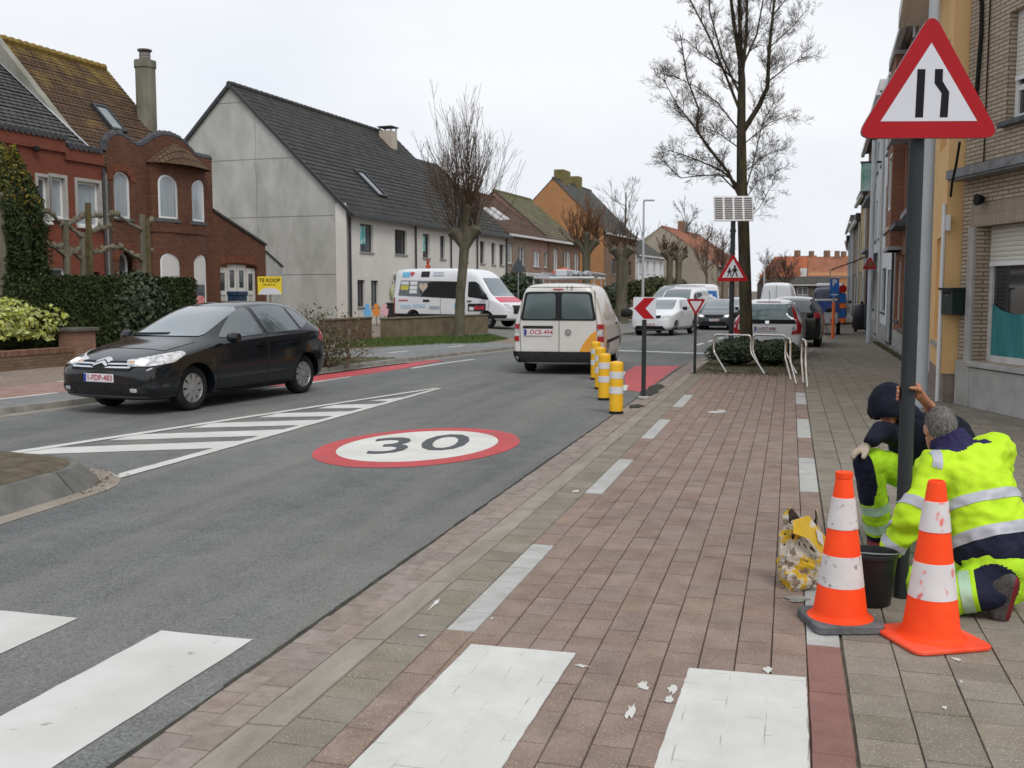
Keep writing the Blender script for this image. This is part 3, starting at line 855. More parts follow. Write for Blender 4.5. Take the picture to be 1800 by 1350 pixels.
def window(parent, x0, x1, z0, z1, fm, pm, yb=0.10, fw=0.055, mull=(), trans=(), rise=0.0, sill=None, sill_m=None, name='window', curtain=None):
 ol = outline(x0 + 0.003, x1 - 0.003, z0 + 0.003, z1 - 0.003, rise)
 il = inset(ol, fw)
 mb = MB()
 ring(mb, ol, il, yb, yb + 0.06)
 ix0, ix1, iz0, iz1 = x0 + fw, x1 - fw, z0 + fw, z1 - fw
 for f in mull:
  c = lerp(x0, x1, f); mb.box(c - fw * 0.5, c + fw * 0.5, yb + 0.004, yb + 0.05, iz0, iz1 - rise * 0.15)
 for f in trans:
  c = lerp(z0, z1, f); mb.box(ix0, ix1, yb + 0.008, yb + 0.046, c - fw * 0.45, c + fw * 0.45)
 w = mb.build(name, fm, parent)
 MB().poly([(p[0], yb + 0.03, p[1]) for p in il]).build('pane', pm, w)
 if sill:
  MB().box(x0 - 0.05, x1 + 0.05, -sill, yb + 0.02, z0 - 0.075, z0 - 0.002).build('sill', sill_m, w, bev=0.008)
 return w
def roof_plane(mb, x0, x1, ye, ze, yr, zr, course=0.33, lip=0.03, mi=0):
 L = math.hypot(yr - ye, zr - ze); n = max(1, int(L / course))
 uy, uz = (yr - ye) / L, (zr - ze) / L
 ny, nz = -uz * (1 if uy > 0 else -1), abs(uy)
 for k in range(n):
  a, b = L * k / n, L * (k + 1) / n + 0.03
  p = (ye + uy * a + ny * lip, ze + uz * a + nz * lip); q = (ye + uy * b + ny * 0.004, ze + uz * b + nz * 0.004); r0 = (ye + uy * a, ze + uz * a)
  f = [(x0, p[0], p[1]), (x1, p[0], p[1]), (x1, q[0], q[1]), (x0, q[0], q[1])]
  g = [(x0, r0[0], r0[1]), (x1, r0[0], r0[1]), (x1, p[0], p[1]), (x0, p[0], p[1])]
  if uy < 0:
   f, g = f[::-1], g[::-1]
  mb.poly(f, mi); mb.poly(g, mi)
  mb.poly([(x1, r0[0], r0[1]), (x1, q[0], q[1]), (x1, p[0], p[1])], mi); mb.poly([(x0, r0[0], r0[1]), (x0, p[0], p[1]), (x0, q[0], q[1])], mi)
def tile_mat(name, c1, c2, dark, tw=0.22, th=0.24, moss=None, moss_amt=0.5, bump=0.8):
 m, nt, b = nodes_of(name)
 N, L = nt.nodes, nt.links
 tc = N.new('ShaderNodeTexCoord'); mp = N.new('ShaderNodeMapping'); L.new(tc.outputs['Object'], mp.inputs['Vector'])
 t = N.new('ShaderNodeTexBrick'); t.inputs['Scale'].default_value = 1; t.inputs['Brick Width'].default_value = tw; t.inputs['Row Height'].default_value = th
 t.inputs['Mortar Size'].default_value = 0.018; t.inputs['Mortar Smooth'].default_value = 0.6
 t.inputs['Color1'].default_value = (*c1, 1); t.inputs['Color2'].default_value = (*c2, 1); t.inputs['Mortar'].default_value = (*dark, 1)
 L.new(mp.outputs[0], t.inputs['Vector'])
 col = t.outputs['Color']
 n = N.new('ShaderNodeTexNoise'); n.inputs['Scale'].default_value = 0.9; n.inputs['Detail'].default_value = 8; n.inputs['Roughness'].default_value = 0.7; L.new(tc.outputs['Object'], n.inputs['Vector'])
 if moss:
  sp = N.new('ShaderNodeSeparateXYZ'); L.new(tc.outputs['Object'], sp.inputs[0])
  mr = N.new('ShaderNodeMapRange'); mr.inputs[1].default_value = moss[1]; mr.inputs[2].default_value = moss[2]; mr.inputs[3].default_value = -0.12; mr.inputs[4].default_value = 0.22
  L.new(sp.outputs[2], mr.inputs[0])
  ad = N.new('ShaderNodeMath'); L.new(n.outputs['Fac'], ad.inputs[0]); L.new(mr.outputs[0], ad.inputs[1])
  r = N.new('ShaderNodeValToRGB'); e = r.color_ramp.elements; e[0].position = 0.5; e[0].color = (0, 0, 0, 1); e[1].position = 0.68; e[1].color = (moss_amt,) * 3 + (1,)
  L.new(ad.outputs[0], r.inputs['Fac'])
  x = N.new('ShaderNodeMix'); x.data_type = 'RGBA'; L.new(r.outputs[0], x.inputs[0]); L.new(col, x.inputs[6]); x.inputs[7].default_value = (*moss[0], 1)
  col = x.outputs[2]
 r2 = N.new('ShaderNodeValToRGB'); e = r2.color_ramp.elements; e[0].position = 0.3; e[0].color = (0.75, 0.75, 0.75, 1); e[1].position = 0.7; e[1].color = (1.15, 1.15, 1.15, 1)
 L.new(n.outputs['Fac'], r2.inputs['Fac'])
 x2 = N.new('ShaderNodeMix'); x2.data_type = 'RGBA'; x2.blend_type = 'MULTIPLY'; x2.inputs[0].default_value = 1; L.new(col, x2.inputs[6]); L.new(r2.outputs[0], x2.inputs[7])
 L.new(x2.outputs[2], b.inputs['Base Color']); b.inputs['Roughness'].default_value = 0.85; b.inputs['Specular IOR Level'].default_value = 0.16
 bp = N.new('ShaderNodeBump'); bp.inputs['Strength'].default_value = bump; bp.inputs['Distance'].default_value = 0.03; bp.invert = True
 L.new(t.outputs['Fac'], bp.inputs['Height']); L.new(bp.outputs[0], b.inputs['Normal'])
 return m
def clip_convex(poly, clip):
 out = list(poly)
 n = len(clip)
 for i in range(n):
  a, b = clip[i], clip[(i + 1) % n]
  def side(p): return (b[0] - a[0]) * (p[1] - a[1]) - (b[1] - a[1]) * (p[0] - a[0])
  src, out = out, []
  for k in range(len(src)):
   p, q = src[k - 1], src[k]
   sp_, sq = side(p), side(q)
   if (sp_ >= 0) != (sq >= 0):
    t = sp_ / (sp_ - sq); out.append((lerp(p[0], q[0], t), lerp(p[1], q[1], t)))
   if sq >= 0: out.append(q)
  if not out: return []
 return out
m_pvc = M('white window plastic', (0.72, 0.72, 0.71), rough=0.4)
m_anth = M('anthracite frame', (0.035, 0.037, 0.04), rough=0.45)
m_wood = M('weathered wood', (0.16, 0.12, 0.085), (0.24, 0.19, 0.14), 12, 0.85, stretch=(6, 6, 0.6))
m_pane = M('window glass', (0.055, 0.065, 0.075), (0.12, 0.135, 0.145), 1.1, 0.08, coat=0.6, spec=0.8)
m_panelt = M('curtained glass', (0.26, 0.30, 0.32), (0.38, 0.42, 0.44), 1.5, 0.12, coat=0.8, stretch=(9, 9, 0.4))
m_paned = M('dark glass', (0.015, 0.017, 0.02), (0.04, 0.045, 0.05), 1.4, 0.07, coat=0.7)
m_sillg = M('grey stone sill', (0.25, 0.25, 0.24), (0.33, 0.33, 0.31), 8, 0.8)
m_silld = M('blue stone sill', (0.07, 0.075, 0.078), (0.12, 0.125, 0.125), 8, 0.7)
m_conc = M('concrete', (0.30, 0.30, 0.275), (0.42, 0.42, 0.395), 1.6, 0.88, 0.25, 24)
m_lead = M('zinc flashing', (0.34, 0.36, 0.38), (0.45, 0.47, 0.49), 5, 0.45, metal=0.4)
m_black = M('black rubber', (0.012, 0.012, 0.013), (0.022, 0.022, 0.023), 20, 0.75)
FO = c2w(-7.36, 46.0)
FD = Vector((math.sin(R(19.66) - YAW), math.cos(R(19.66) - YAW), 0))
FL = Frame(FO, FD)                                   # building line on the left of the street
def house(name, label, x0, cat='house', fr=FL, group=None):
 return thing(name, label, cat, fr.p(x0), fr.rz, group)
def lx(fr, x0, l, t, r, b, y=0.0):                   # photo rectangle -> local rectangle on the wall
 xa, za = fr.xz(l, t, y); xb, zb = fr.xz(r, b, y)
 _, zc = fr.xz(r, t, y)
 return (min(xa, xb) - x0, max(xa, xb) - x0, fr.xz((l + r) / 2, b, y)[1], fr.xz((l + r) / 2, t, y)[1])
# ---------------------------------------------------------------- white plastered row with the big concrete gable
m_plaster = M('cream plaster', (0.60, 0.575, 0.53), (0.69, 0.66, 0.615), 0.5, 0.9, 0.1, 60)
m_slate = tile_mat('dark slate tiles', (0.050, 0.050, 0.047), (0.075, 0.074, 0.068), (0.022, 0.022, 0.021), 0.3, 0.23)
def gable_pts(d, ez, rz_, h0=0.0):
 return [(0, h0), (d, h0), (d, ez), (d / 2, rz_), (0, ez)]
hw = house('white_house_row', 'long cream plastered house row with bare grey concrete gable and dark roof', 0)
EZ, RZ_, DP = 5.2, 10.95, 11.8
ops = [lx(FL, 0, 634, 394, 657, 443), lx(FL, 0, 695, 404, 716, 447), lx(FL, 0, 744, 411, 756, 453), lx(FL, 0, 774, 415, 783, 455), lx(FL, 0, 816, 420, 823, 460),
       lx(FL, 0, 844, 424, 852, 463), lx(FL, 0, 864, 427, 871, 465), lx(FL, 0, 878, 430, 886, 466), lx(FL, 0, 628.5, 492, 642, 539), lx(FL, 0, 652.5, 493, 665.5, 539),
       lx(FL, 0, 694, 489, 717, 575), lx(FL, 0, 760, 493, 775, 545), lx(FL, 0, 800, 495, 815, 545), lx(FL, 0, 842, 497, 850, 545), lx(FL, 0, 866, 497, 880, 575)]
mb = MB(); wall_holes(mb, 0, 20.8, 0, EZ, ops, 0, 0.2)
mb.quad((20.8, 0, 0), (20.8, DP, 0), (20.8, DP, EZ), (20.8, 0, EZ)); mb.box(-0.03, 0.0, 0.0, 0.55, 0, EZ + 0.3)
mb.build('wall', m_plaster, hw)
gw = MB(); gw.prism(gable_pts(DP, EZ, RZ_), 0.0, 0.25, 'yz'); gb = gw.build('gable_wall', m_conc, hw)
zr = [0.0, 2.35, 4.97, 7.6, 10.2, 12]
tr = [0.56, 4.6, 9.2, 11.8]
for za, zb in zip(zr, zr[1:]):
 for ta, tb in zip(tr, tr[1:]):
  pl = clip_convex([(ta + 0.012, za + 0.015), (tb - 0.012, za + 0.015), (tb - 0.012, zb - 0.015), (ta + 0.012, zb - 0.015)], [(0.56, 0), (DP, 0), (DP, EZ), (DP / 2, RZ_ - 0.02), (0, EZ)])
  if len(pl) > 2:
   MB().prism(pl, -0.03, -0.002, 'yz').build('concrete_panel', M('concrete panel', (0.36, 0.36, 0.33), (0.50, 0.50, 0.47), 1.3, 0.88, 0.15, 24, rvar=0.05, detail=10, coord='pos', stretch=(1, 1, 0.45)), gb)
for i, o in enumerate(ops):
 door = i in (10, 14)
 w = window(hw, *o, m_anth if not door else M('pale door', (0.42, 0.40, 0.36), (0.5, 0.48, 0.44), 3, 0.6), (m_paned if i % 3 else m_pane) if not door else M('pale door', (0.42, 0.40, 0.36)), 0.12, 0.06 if o[1] - o[0] > 0.5 else 0.045, mull=(0.42,) if i in (0, 1) else (), name='door' if door else 'window', sill=None if door else 0.06, sill_m=m_sillg)
 if i in (0, 2):
  xm = (o[0] + o[1]) / 2
  c = M('turquoise sale poster', (0.12, 0.52, 0.50), (0.5, 0.72, 0.70), 5, 0.5, lo=0.5, hi=0.55)
  MB().box(o[0] + 0.08, xm + 0.1, 0.125, 0.13, lerp(o[2], o[3], 0.28), o[3] - 0.10).build('poster', c, w)
mb = MB(); roof_plane(mb, -0.12, 16.9, -0.3, EZ - 0.18, DP / 2, RZ_ + 0.08); roof_plane(mb, -0.12, 16.9, DP + 0.3, EZ - 0.18, DP / 2, RZ_ + 0.08)
roof_plane(mb, 16.9, 20.9, -0.3, EZ - 0.18, 4.7, 9.7); roof_plane(mb, 16.9, 20.9, 9.7, EZ - 0.18, 4.7, 9.7)
rf = mb.build('roof', m_slate, hw)
MB().prism([(4.7 * 0.05, EZ), (DP - 0.05, EZ), (DP / 2, RZ_)], 16.7, 16.88, 'yz').build('gable_step', m_slate, hw)
MB().prism([(0.05, EZ), (9.4, EZ), (4.7, 9.65)], 20.6, 20.8, 'yz').build('gable_end', m_plaster, hw)
vb = MB()
for (ya, za, yb, zb) in ((-0.32, EZ - 0.2, DP / 2, RZ_ + 0.06), (DP + 0.32, EZ - 0.2, DP / 2, RZ_ + 0.06)):
 vb.add([(-0.16, ya, za - 0.12), (-0.16, yb, zb - 0.12), (-0.16, yb, zb + 0.10), (-0.16, ya, za + 0.10), (-0.10, ya, za - 0.12), (-0.10, yb, zb - 0.12), (-0.10, yb, zb + 0.10), (-0.10, ya, za + 0.10)],
           [(0, 1, 2, 3), (4, 7, 6, 5), (0, 4, 5, 1), (3, 2, 6, 7)])
vb.build('verge_board', m_anth, rf)
rd = MB()
for k in range(38):
 rd.tube([(-0.15 + 0.45 * k, DP / 2, RZ_ + 0.10), (0.32 + 0.45 * k, DP / 2, RZ_ + 0.13)], [0.12, 0.13], 8)
rd.build('ridge_tiles', m_slate, rf)
ch = MB(); ch.box(14.1, 14.85, 4.7, 5.5, 9.2, 10.95); ch.build('chimney', M('pale chimney brick', (0.42, 0.36, 0.29), (0.5, 0.44, 0.37), 8, 0.9), rf)
ch = MB(); ch.box(14.02, 14.93, 4.62, 5.58, 11.15, 11.21)
for a in (14.14, 14.81):
 for b in (4.74, 5.46): ch.box(a - 0.03, a + 0.03, b - 0.03, b + 0.03, 10.95, 11.15)
ch.build('chimney_cap', m_anth, rf)
def skylight(parent, x0, x1, f0, f1, ye, ze, yr, zr_, gm, fm=m_anth):
 """f0, f1: fractions up the slope"""
 L = math.hypot(yr - ye, zr_ - ze); uy, uz = (yr - ye) / L, (zr_ - ze) / L
 T = Matrix(((1, 0, 0, x0), (0, uy, -uz, ye + uy * f0 * L), (0, uz, uy, ze + uz * f0 * L), (0, 0, 0, 1)))
 w, h = x1 - x0, (f1 - f0) * L
 mb = MB(); mb.T = T
 for (a, b, c, d) in ((0, w, 0, 0.1), (0, w, h - 0.1, h), (0, 0.09, 0.1, h - 0.1), (w - 0.09, w, 0.1, h - 0.1)):
  mb.box(a, b, c, d, 0.0, 0.14)
 o = mb.build('skylight', fm, parent)
 g = MB(); g.T = T; g.box(0.09, w - 0.09, 0.1, h - 0.1, 0.03, 0.09); g.build('pane', gm, o)
xs_ = FL.x(640, 1.6); skylight(rf, xs_ + 0.3, xs_ + 1.25, 0.20, 0.42, -0.3, EZ - 0.18, DP / 2, RZ_ + 0.08, m_paned)
for px in (613.5, 729, 791, 837, 888):
 xx = FL.x(px) + 0.06
 MB().tube([(xx, -0.07, 0.0), (xx, -0.07, EZ - 0.3)], 0.05, 8).build('downpipe', m_anth, hw, smooth=True)
MB().box(-0.1, 20.9, -0.42, -0.27, EZ - 0.30, EZ - 0.17).build('gutter', m_anth, hw)
o = ops[10]
MB().box(o[0] - 0.15, o[1] + 0.1, -0.75, 0.05, o[3] + 0.06, o[3] + 0.18).build('door_canopy', m_sillg, hw)
bt = MB(); cb_ = M('pale green bunting', (0.5, 0.62, 0.5), (0.75, 0.78, 0.72), 9, 0.8)
for k in range(7):
 xx = lerp(o[0] - 0.1, o[1], k / 6)
 bt.add([(xx, -0.76, o[3] + 0.06), (xx + 0.18, -0.76, o[3] + 0.06), (xx + 0.09, -0.76, o[3] - 0.2)], [(0, 1, 2)])
tag(bt.build('bunting', cb_, hw))
def on_wall(name, label, cat, fr, px, py, parts, y=-0.03):
 x, z = fr.xz(px, py)
 t = thing(name, label, cat, fr.p(x, y, z), fr.rz)
 parts(t); return t
def _deco(t):
 m1 = M('red figure paint', (0.45, 0.08, 0.04), rough=0.6)
 MB().lathe([(0, -0.28), (0.24, -0.2), (0.26, 0), (0.1, 0.1)], 10, axis='z', sy=0.3).build('body', m1, t, smooth=True)
 MB().lathe([(0, 0.08), (0.16, 0.16), (0.14, 0.3), (0, 0.42)], 10, sy=0.3).build('head', m1, t, smooth=True)
on_wall('wall_figure', 'small red figure hung on the cream wall above the minibus', 'decoration', FL, 752, 467, _deco)
def _wreath(t):
 MB().lathe([(0, -0.42), (0.16, -0.25), (0.2, 0.05), (0.12, 0.3), (0, 0.36)], 9, sy=0.4).build('shell', M('yellow green lantern', (0.36, 0.36, 0.10), (0.55, 0.6, 0.5), 9, 0.6), t, smooth=True)
 MB().tube([(0, 0, 0.34), (0, 0.02, 0.5)], 0.012, 6).build('hook', m_black, t)
on_wall('hanging_lantern', 'yellow green lantern hung beside the canopied door of the cream house', 'lantern', FL, 687, 513, _wreath, -0.1)
# ---------------------------------------------------------------- brown brick neighbours beyond the white row
m_tan = brick_mat('tan brick', (0.26, 0.19, 0.13), (0.31, 0.235, 0.165), (0.24, 0.21, 0.18), 0.21, 0.065)
m_pinkb = brick_mat('pink brick', (0.28, 0.16, 0.125), (0.34, 0.205, 0.16), (0.26, 0.21, 0.18), 0.21, 0.065)
m_orangeb = brick_mat('orange brick', (0.40, 0.185, 0.075), (0.46, 0.23, 0.10), (0.36, 0.22, 0.12), 0.21, 0.065, soot_amt=0.35)
m_brownb = brick_mat('brown brick', (0.20, 0.115, 0.075), (0.26, 0.155, 0.10), (0.22, 0.17, 0.13), 0.21, 0.065)
m_brtile = tile_mat('brown tiles', (0.10, 0.062, 0.047), (0.14, 0.09, 0.068), (0.04, 0.028, 0.022), 0.24, 0.25)
m_mossroof = tile_mat('mossy grey tiles', (0.12, 0.105, 0.075), (0.16, 0.14, 0.10), (0.05, 0.045, 0.03), 0.24, 0.25, ((0.15, 0.15, 0.07), 4, 9), 0.6)
m_greyslate = tile_mat('grey slate tiles', (0.085, 0.085, 0.08), (0.125, 0.12, 0.11), (0.04, 0.04, 0.038), 0.24, 0.25)
m_gutw = M('white gutter', (0.6, 0.6, 0.58), rough=0.5)
def row_house(name, label, x0, x1, ez, rz_, dp, walls, roofm, ops, frame, pane, fr=FL, near_gable=None, gut=m_gutw, sills=m_sillg, group=None, plinth=None, cat='house', door=(), rise=0.0, depth=0.14):
 h = house(name, label, x0, cat, fr, group)
 w = x1 - x0
 loc = [(a - x0, b - x0, c, d) if False else (a, b, c, d) for a, b, c, d in ops]
 if isinstance(walls, list):
  for (a, b, mt) in walls:
   mb = MB(); wall_holes(mb, a, b, 0, ez, [o for o in loc if a <= (o[0] + o[1]) / 2 <= b], 0, depth); mb.build('wall', mt, h)
  wm = walls[0][2]
 else:
  wm = walls; mb = MB(); wall_holes(mb, 0, w, 0, ez, loc, 0, depth); mb.build('wall', wm, h)
 MB().prism(gable_pts(dp, ez, rz_), 0.0, 0.22, 'yz').build('gable_wall', near_gable or wm, h)
 MB().prism(gable_pts(dp, ez, rz_), w - 0.22, w, 'yz').build('gable_wall', near_gable or wm, h)
 mb = MB(); roof_plane(mb, -0.06, w + 0.06, -0.22, ez - 0.16, dp / 2, rz_ + 0.06); roof_plane(mb, -0.06, w + 0.06, dp + 0.22, ez - 0.16, dp / 2, rz_ + 0.06)
 rf = mb.build('roof', roofm, h)
 MB().tube([(-0.06, dp / 2, rz_ + 0.05), (w + 0.06, dp / 2, rz_ + 0.05)], 0.13, 8).build('ridge', roofm, rf)
 MB().box(-0.03, w + 0.03, -0.36, -0.2, ez - 0.26, ez - 0.12).build('gutter', gut, h)
 for i, o in enumerate(loc):
  window(h, *o, frame if not hasattr(frame, '__len__') else frame[i % len(frame)], pane if not hasattr(pane, '__len__') else pane[i % len(pane)], 0.08, 0.06, mull=(0.5,) if o[1] - o[0] > 1.0 and i not in door else (), name='door' if i in door else 'window', sill=None if i in door else 0.05, sill_m=sills)
 MB().box(0.0, w, 0.002, 0.4, -0.7, 0.0).build('footing', m_conc, h)
 if plinth:
  mb = MB(); wall_holes(mb, 0, w, 0, 0.5, [(o[0], o[1], o[2] - 0.01, o[3]) for o in loc if o[2] < 0.5], -0.03, 0.03); mb.build('plinth', plinth, h)
 return h, rf
xa, xb = 20.82, FL.x(964)
O1 = [lx(FL, xa, 892.5, 429, 901, 463), lx(FL, xa, 911.5, 433, 922, 466), lx(FL, xa, 938, 440, 949, 469), lx(FL, xa, 956, 443, 962.5, 470), lx(FL, xa, 898, 495, 908, 545), lx(FL, xa, 938, 497, 949, 545)]
xm = FL.x(930) - xa
h1, r1 = row_house('terraced_house', 'tan and pink brick house with brown roof next to the cream row', xa, xb, 5.35, 8.3, 8.4, [(0, xm, m_tan), (xm, xb - xa, m_pinkb)], m_brtile, O1, m_pvc, [m_panelt, m_pane], group='left brick terrace')
skylight(r1, 1.5, 2.3, 0.3, 0.55, -0.22, 5.2, 4.2, 8.36, m_panelt, m_pvc); skylight(r1, 3.4, 4.1, 0.35, 0.6, -0.22, 5.2, 4.2, 8.36, m_panelt, m_pvc)
xa, xb = FL.x(964.5), FL.x(1019)
O2 = [lx(FL, xa, 973, 438, 981, 476), lx(FL, xa, 989, 441, 995, 476), lx(FL, xa, 996, 442, 1003, 476), lx(FL, xa, 1010, 446, 1017, 478), lx(FL, xa, 976, 497, 984, 540), lx(FL, xa, 1004, 498, 1013, 540)]
row_house('terraced_house', 'brown brick house with mossy grey roof and white gutter', xa, xb, 5.35, 8.8, 8.3, m_brownb, m_mossroof, O2, m_pvc, [m_panelt, m_pane], near_gable=m_pinkb, group='left brick terrace')
xa, xb = FL.x(1061), FL.x(1117)
O3 = [lx(FL, xa, 1074, 455, 1082, 482), lx(FL, xa, 1092, 458, 1100, 484), lx(FL, xa, 1104, 460, 1109, 485), lx(FL, xa, 1076, 497, 1084, 520)]
h3, r3 = row_house('gabled_house', 'orange brick house with steep dark roof and two mossy chimneys', xa, xb, 6.7, 11.3, 9.2, m_brownb, m_greyslate, O3, m_anth, m_pane, near_gable=m_orangeb)
m_mossch = M('mossy chimney', (0.13, 0.11, 0.05), (0.2, 0.17, 0.07), 5, 0.95)
for a, w_, hh in ((1.8, 2.2, 12.3), (6.6, 1.3, 12.2)):
 MB().box(a, a + w_, 4.2, 5.1, 10.4, hh).build('chimney', m_mossch, r3, bev=0.03)
# ---------------------------------------------------------------- old brick house with curved parapet, red painted house, garage
m_oldb = brick_mat('old red brown brick', (0.118, 0.048, 0.029), (0.175, 0.074, 0.043), (0.095, 0.060, 0.042), 0.2, 0.063, 0.009, soot=(0.55, 0.5, 0.5), soot_amt=0.6)
m_redb = brick_mat('red painted brick', (0.185, 0.058, 0.036), (0.215, 0.072, 0.045), (0.14, 0.048, 0.032), 0.2, 0.063, 0.007, soot=(0.7, 0.65, 0.65), soot_amt=0.5)
m_cope = M('dark coping tile', (0.045, 0.045, 0.05), (0.085, 0.085, 0.09), 9, 0.6)
m_mosst = tile_mat('moss covered brown tiles', (0.095, 0.058, 0.035), (0.13, 0.080, 0.047), (0.035, 0.024, 0.016), 0.2, 0.17, ((0.205, 0.14, 0.035), 7.3, 11.2), 0.85)
m_greyt = tile_mat('grey pantiles', (0.085, 0.088, 0.085), (0.12, 0.122, 0.115), (0.02, 0.02, 0.02), 0.26, 0.21, bump=1.0)
XB0, XB1 = FL.x(195), FL.x(378)
ho = house('brick_house', 'old dark brick house with curved parapet, rounded bay and moss covered roof', XB0)
W = XB1 - XB0
par = [(195, 266), (198, 252), (206, 241), (216, 237), (227, 240), (238, 249), (248, 257), (258, 258), (268, 252), (280, 243), (296, 238), (312, 240), (326, 247), (338, 258), (347, 270), (354, 276), (378, 281)]
PL = [(FL.xz(a, b)[0] - XB0, FL.xz(a, b)[1]) for a, b in par]
BX0, BX1 = FL.x(266) - XB0, FL.x(361) - XB0
wo = [lx(FL, XB0, 206, 301, 236, 384) + (0.30,), lx(FL, XB0, 211, 441, 241, 560) + (0.32,)]
EB = 6.05
mb = MB(); wall_holes(mb, 0, BX0, 0, EB, wo, 0, 0.16)
mb.quad((BX1, 0, 0), (W, 0, 0), (W, 0, EB), (BX1, 0, EB)); mb.quad((W, 0, 0), (W, 9, 0), (W, 9, 5.2), (W, 0, EB))
mb.quad((BX0, 0, 5.7), (BX1, 0, 5.7), (BX1, 0, EB), (BX0, 0, EB))
pp = PL
for (a, za), (b, zb) in zip(pp, pp[1:]):
 mb.quad((a, 0, EB), (b, 0, EB), (b, 0, zb), (a, 0, za)); mb.quad((b, 0.24, EB), (a, 0.24, EB), (a, 0.24, za), (b, 0.24, zb)); mb.quad((a, 0, za), (b, 0, zb), (b, 0.24, zb), (a, 0.24, za))
mb.build('wall', m_oldb, ho)
for (a, za), (b, zb) in zip(pp, pp[1:]):             # coping tiles one by one along the curve
 L = math.hypot(b - a, zb - za); n = max(1, int(L / 0.2))
 for k in range(n):
  t0, t1 = k / n, (k + 1) / n
  p, q = (lerp(a, b, t0), lerp(za, zb, t0)), (lerp(a, b, t1), lerp(za, zb, t1))
  MB().tube([(p[0], 0.12, p[1] + 0.02), (q[0], 0.12, q[1] + 0.05)], [0.125, 0.145], 8).build('coping_tile', m_cope, ho)
# rounded bay
bay = new_obj('bay', None, ho)
BC, BH, BD = (BX0 + BX1) / 2, (BX1 - BX0) / 2, 0.34
NB = 16
def bay_pt(t, k=1.0):                                # t 0..1 around the bow
 a = math.pi * (1 - t)
 return (BC + BH * k * math.copysign(abs(math.cos(a)) ** 0.8, math.cos(a)), -BD * k * math.sin(a) ** 0.7)
bw_ = [(0.17, 0.44, 4.0, 5.42, 0.30), (0.56, 0.83, 4.0, 5.42, 0.30), (0.17, 0.44, 1.1, 2.87, 0.30), (0.56, 0.83, 1.1, 2.87, 0.30)]
flat = MB(); wall_holes(flat, 0, 1, 0, 5.78, bw_, 0, 0.14)
def bend(mb):
 bm = bmesh.new(); me = mb.mesh('tmp'); bm.from_mesh(me)
 for k in range(1, 40):
  bmesh.ops.bisect_plane(bm, geom=bm.verts[:] + bm.edges[:] + bm.faces[:], plane_co=(k / 40, 0, 0), plane_no=(1, 0, 0), dist=1e-5)
 for v in bm.verts:
  p, q = bay_pt(min(1, max(0, v.co.x))), bay_pt(min(1, max(0, v.co.x)), 1 + 0.05)
  nx, ny = q[0] - p[0], q[1] - p[1]; l = math.hypot(nx, ny) or 1
  v.co = (p[0] - nx / l * v.co.y, p[1] - ny / l * v.co.y, v.co.z)
 bm.to_mesh(me); bm.free(); return me
def put(me, name, mt, parent):
 me.materials.append(mt); me.name = name; return new_obj(name, me, parent)
put(bend(flat), 'bay_wall', m_oldb, bay)
m_shut = M('cream roller shutter', (0.55, 0.55, 0.52), (0.62, 0.62, 0.59), 2, 0.5)
for i, (a, b, c, d, rs_) in enumerate(bw_):
 ol = outline(a, b, c, d, rs_); il = inset(ol, 0.0); x0, x1 = a, b
 il = [((a + b) / 2 + (p[0] - (a + b) / 2) * 0.80, (c + d) / 2 + (p[1] - (c + d) / 2) * 0.915) for p in ol]
 f = MB(); ring(f, ol, il, 0.07, 0.13); wo_ = put(bend(f), 'window', m_pvc, bay)
 put(bend(MB().poly([(p[0], 0.10, p[1]) for p in il])), 'pane', m_panelt if i < 2 else m_pane, wo_)
 if i > 1:
  sh = clip_convex([(a, lerp(c, d, 0.42)), (b, lerp(c, d, 0.42)), (b, d), (a, d)], il)
  put(bend(MB().poly([(p[0], 0.085, p[1]) for p in sh])), 'roller_shutter', m_shut, wo_)
 if i < 2:
  put(bend(MB().box(a - 0.02, b + 0.02, -0.05, 0.08, c - 0.12, c - 0.01)), 'sill', m_silld, wo_)
put(bend(MB().box(0.02, 0.98, -0.06, 0.0, 3.55, 3.66)), 'string_course', m_oldb, bay)
bt = MB()
for k in range(NB):
 p, q = bay_pt(k / NB, 1.06), bay_pt((k + 1) / NB, 1.06); p, q = (p[0], p[1] * 1.9), (q[0], q[1] * 1.9)
 zc = 6.55
 bt.poly([(p[0], p[1], 5.76), (q[0], q[1], 5.76), (lerp(q[0], BC, 0.6), lerp(q[1], 0, 0.6), 6.34), (lerp(p[0], BC, 0.6), lerp(p[1], 0, 0.6), 6.34)])
 bt.poly([(lerp(p[0], BC, 0.6), lerp(p[1], 0, 0.6), 6.34), (lerp(q[0], BC, 0.6), lerp(q[1], 0, 0.6), 6.34), (BC, 0, zc)])
bt.build('bay_roof', m_mosst, bay)
w = window(ho, *wo[0][:4], m_pvc, m_panelt, 0.07, 0.07, rise=0.30, sill=0.06, sill_m=m_silld)
w = window(ho, *wo[1][:4], m_pvc, m_pane, 0.35, 0.07, rise=0.32, name='door')
# brick arches over the openings
for (a, b, c, d, rr) in wo:
 cx, hw_ = (a + b) / 2, (b - a) / 2
 for k in range(15):
  t0, t1 = math.pi * k / 15 + 0.012, math.pi * (k + 1) / 15 - 0.012
  f = lambda t, e: (cx + (hw_ + e) * math.cos(t), d - rr + (rr + e) * math.sin(t))
  MB().prism([f(t0, 0.005), f(t0, 0.24), f(t1, 0.24), f(t1, 0.005)], -0.02, 0.05, 'xz').build('brick', M('arch brick', (0.125, 0.045, 0.026), (0.18, 0.07, 0.04), 9, 0.9, rvar=0.15), ho)
RE, RRZ, RY = 5.2, 9.66, 4.45
mb = MB(); roof_plane(mb, 0.1, W + 0.04, 0.22, RE - 0.1, RY, RRZ, 0.17, 0.025); roof_plane(mb, 0.1, W + 0.04, 9.0, RE - 0.1, RY, RRZ, 0.3)
ro = mb.build('roof', m_mosst, ho)
rd = MB()
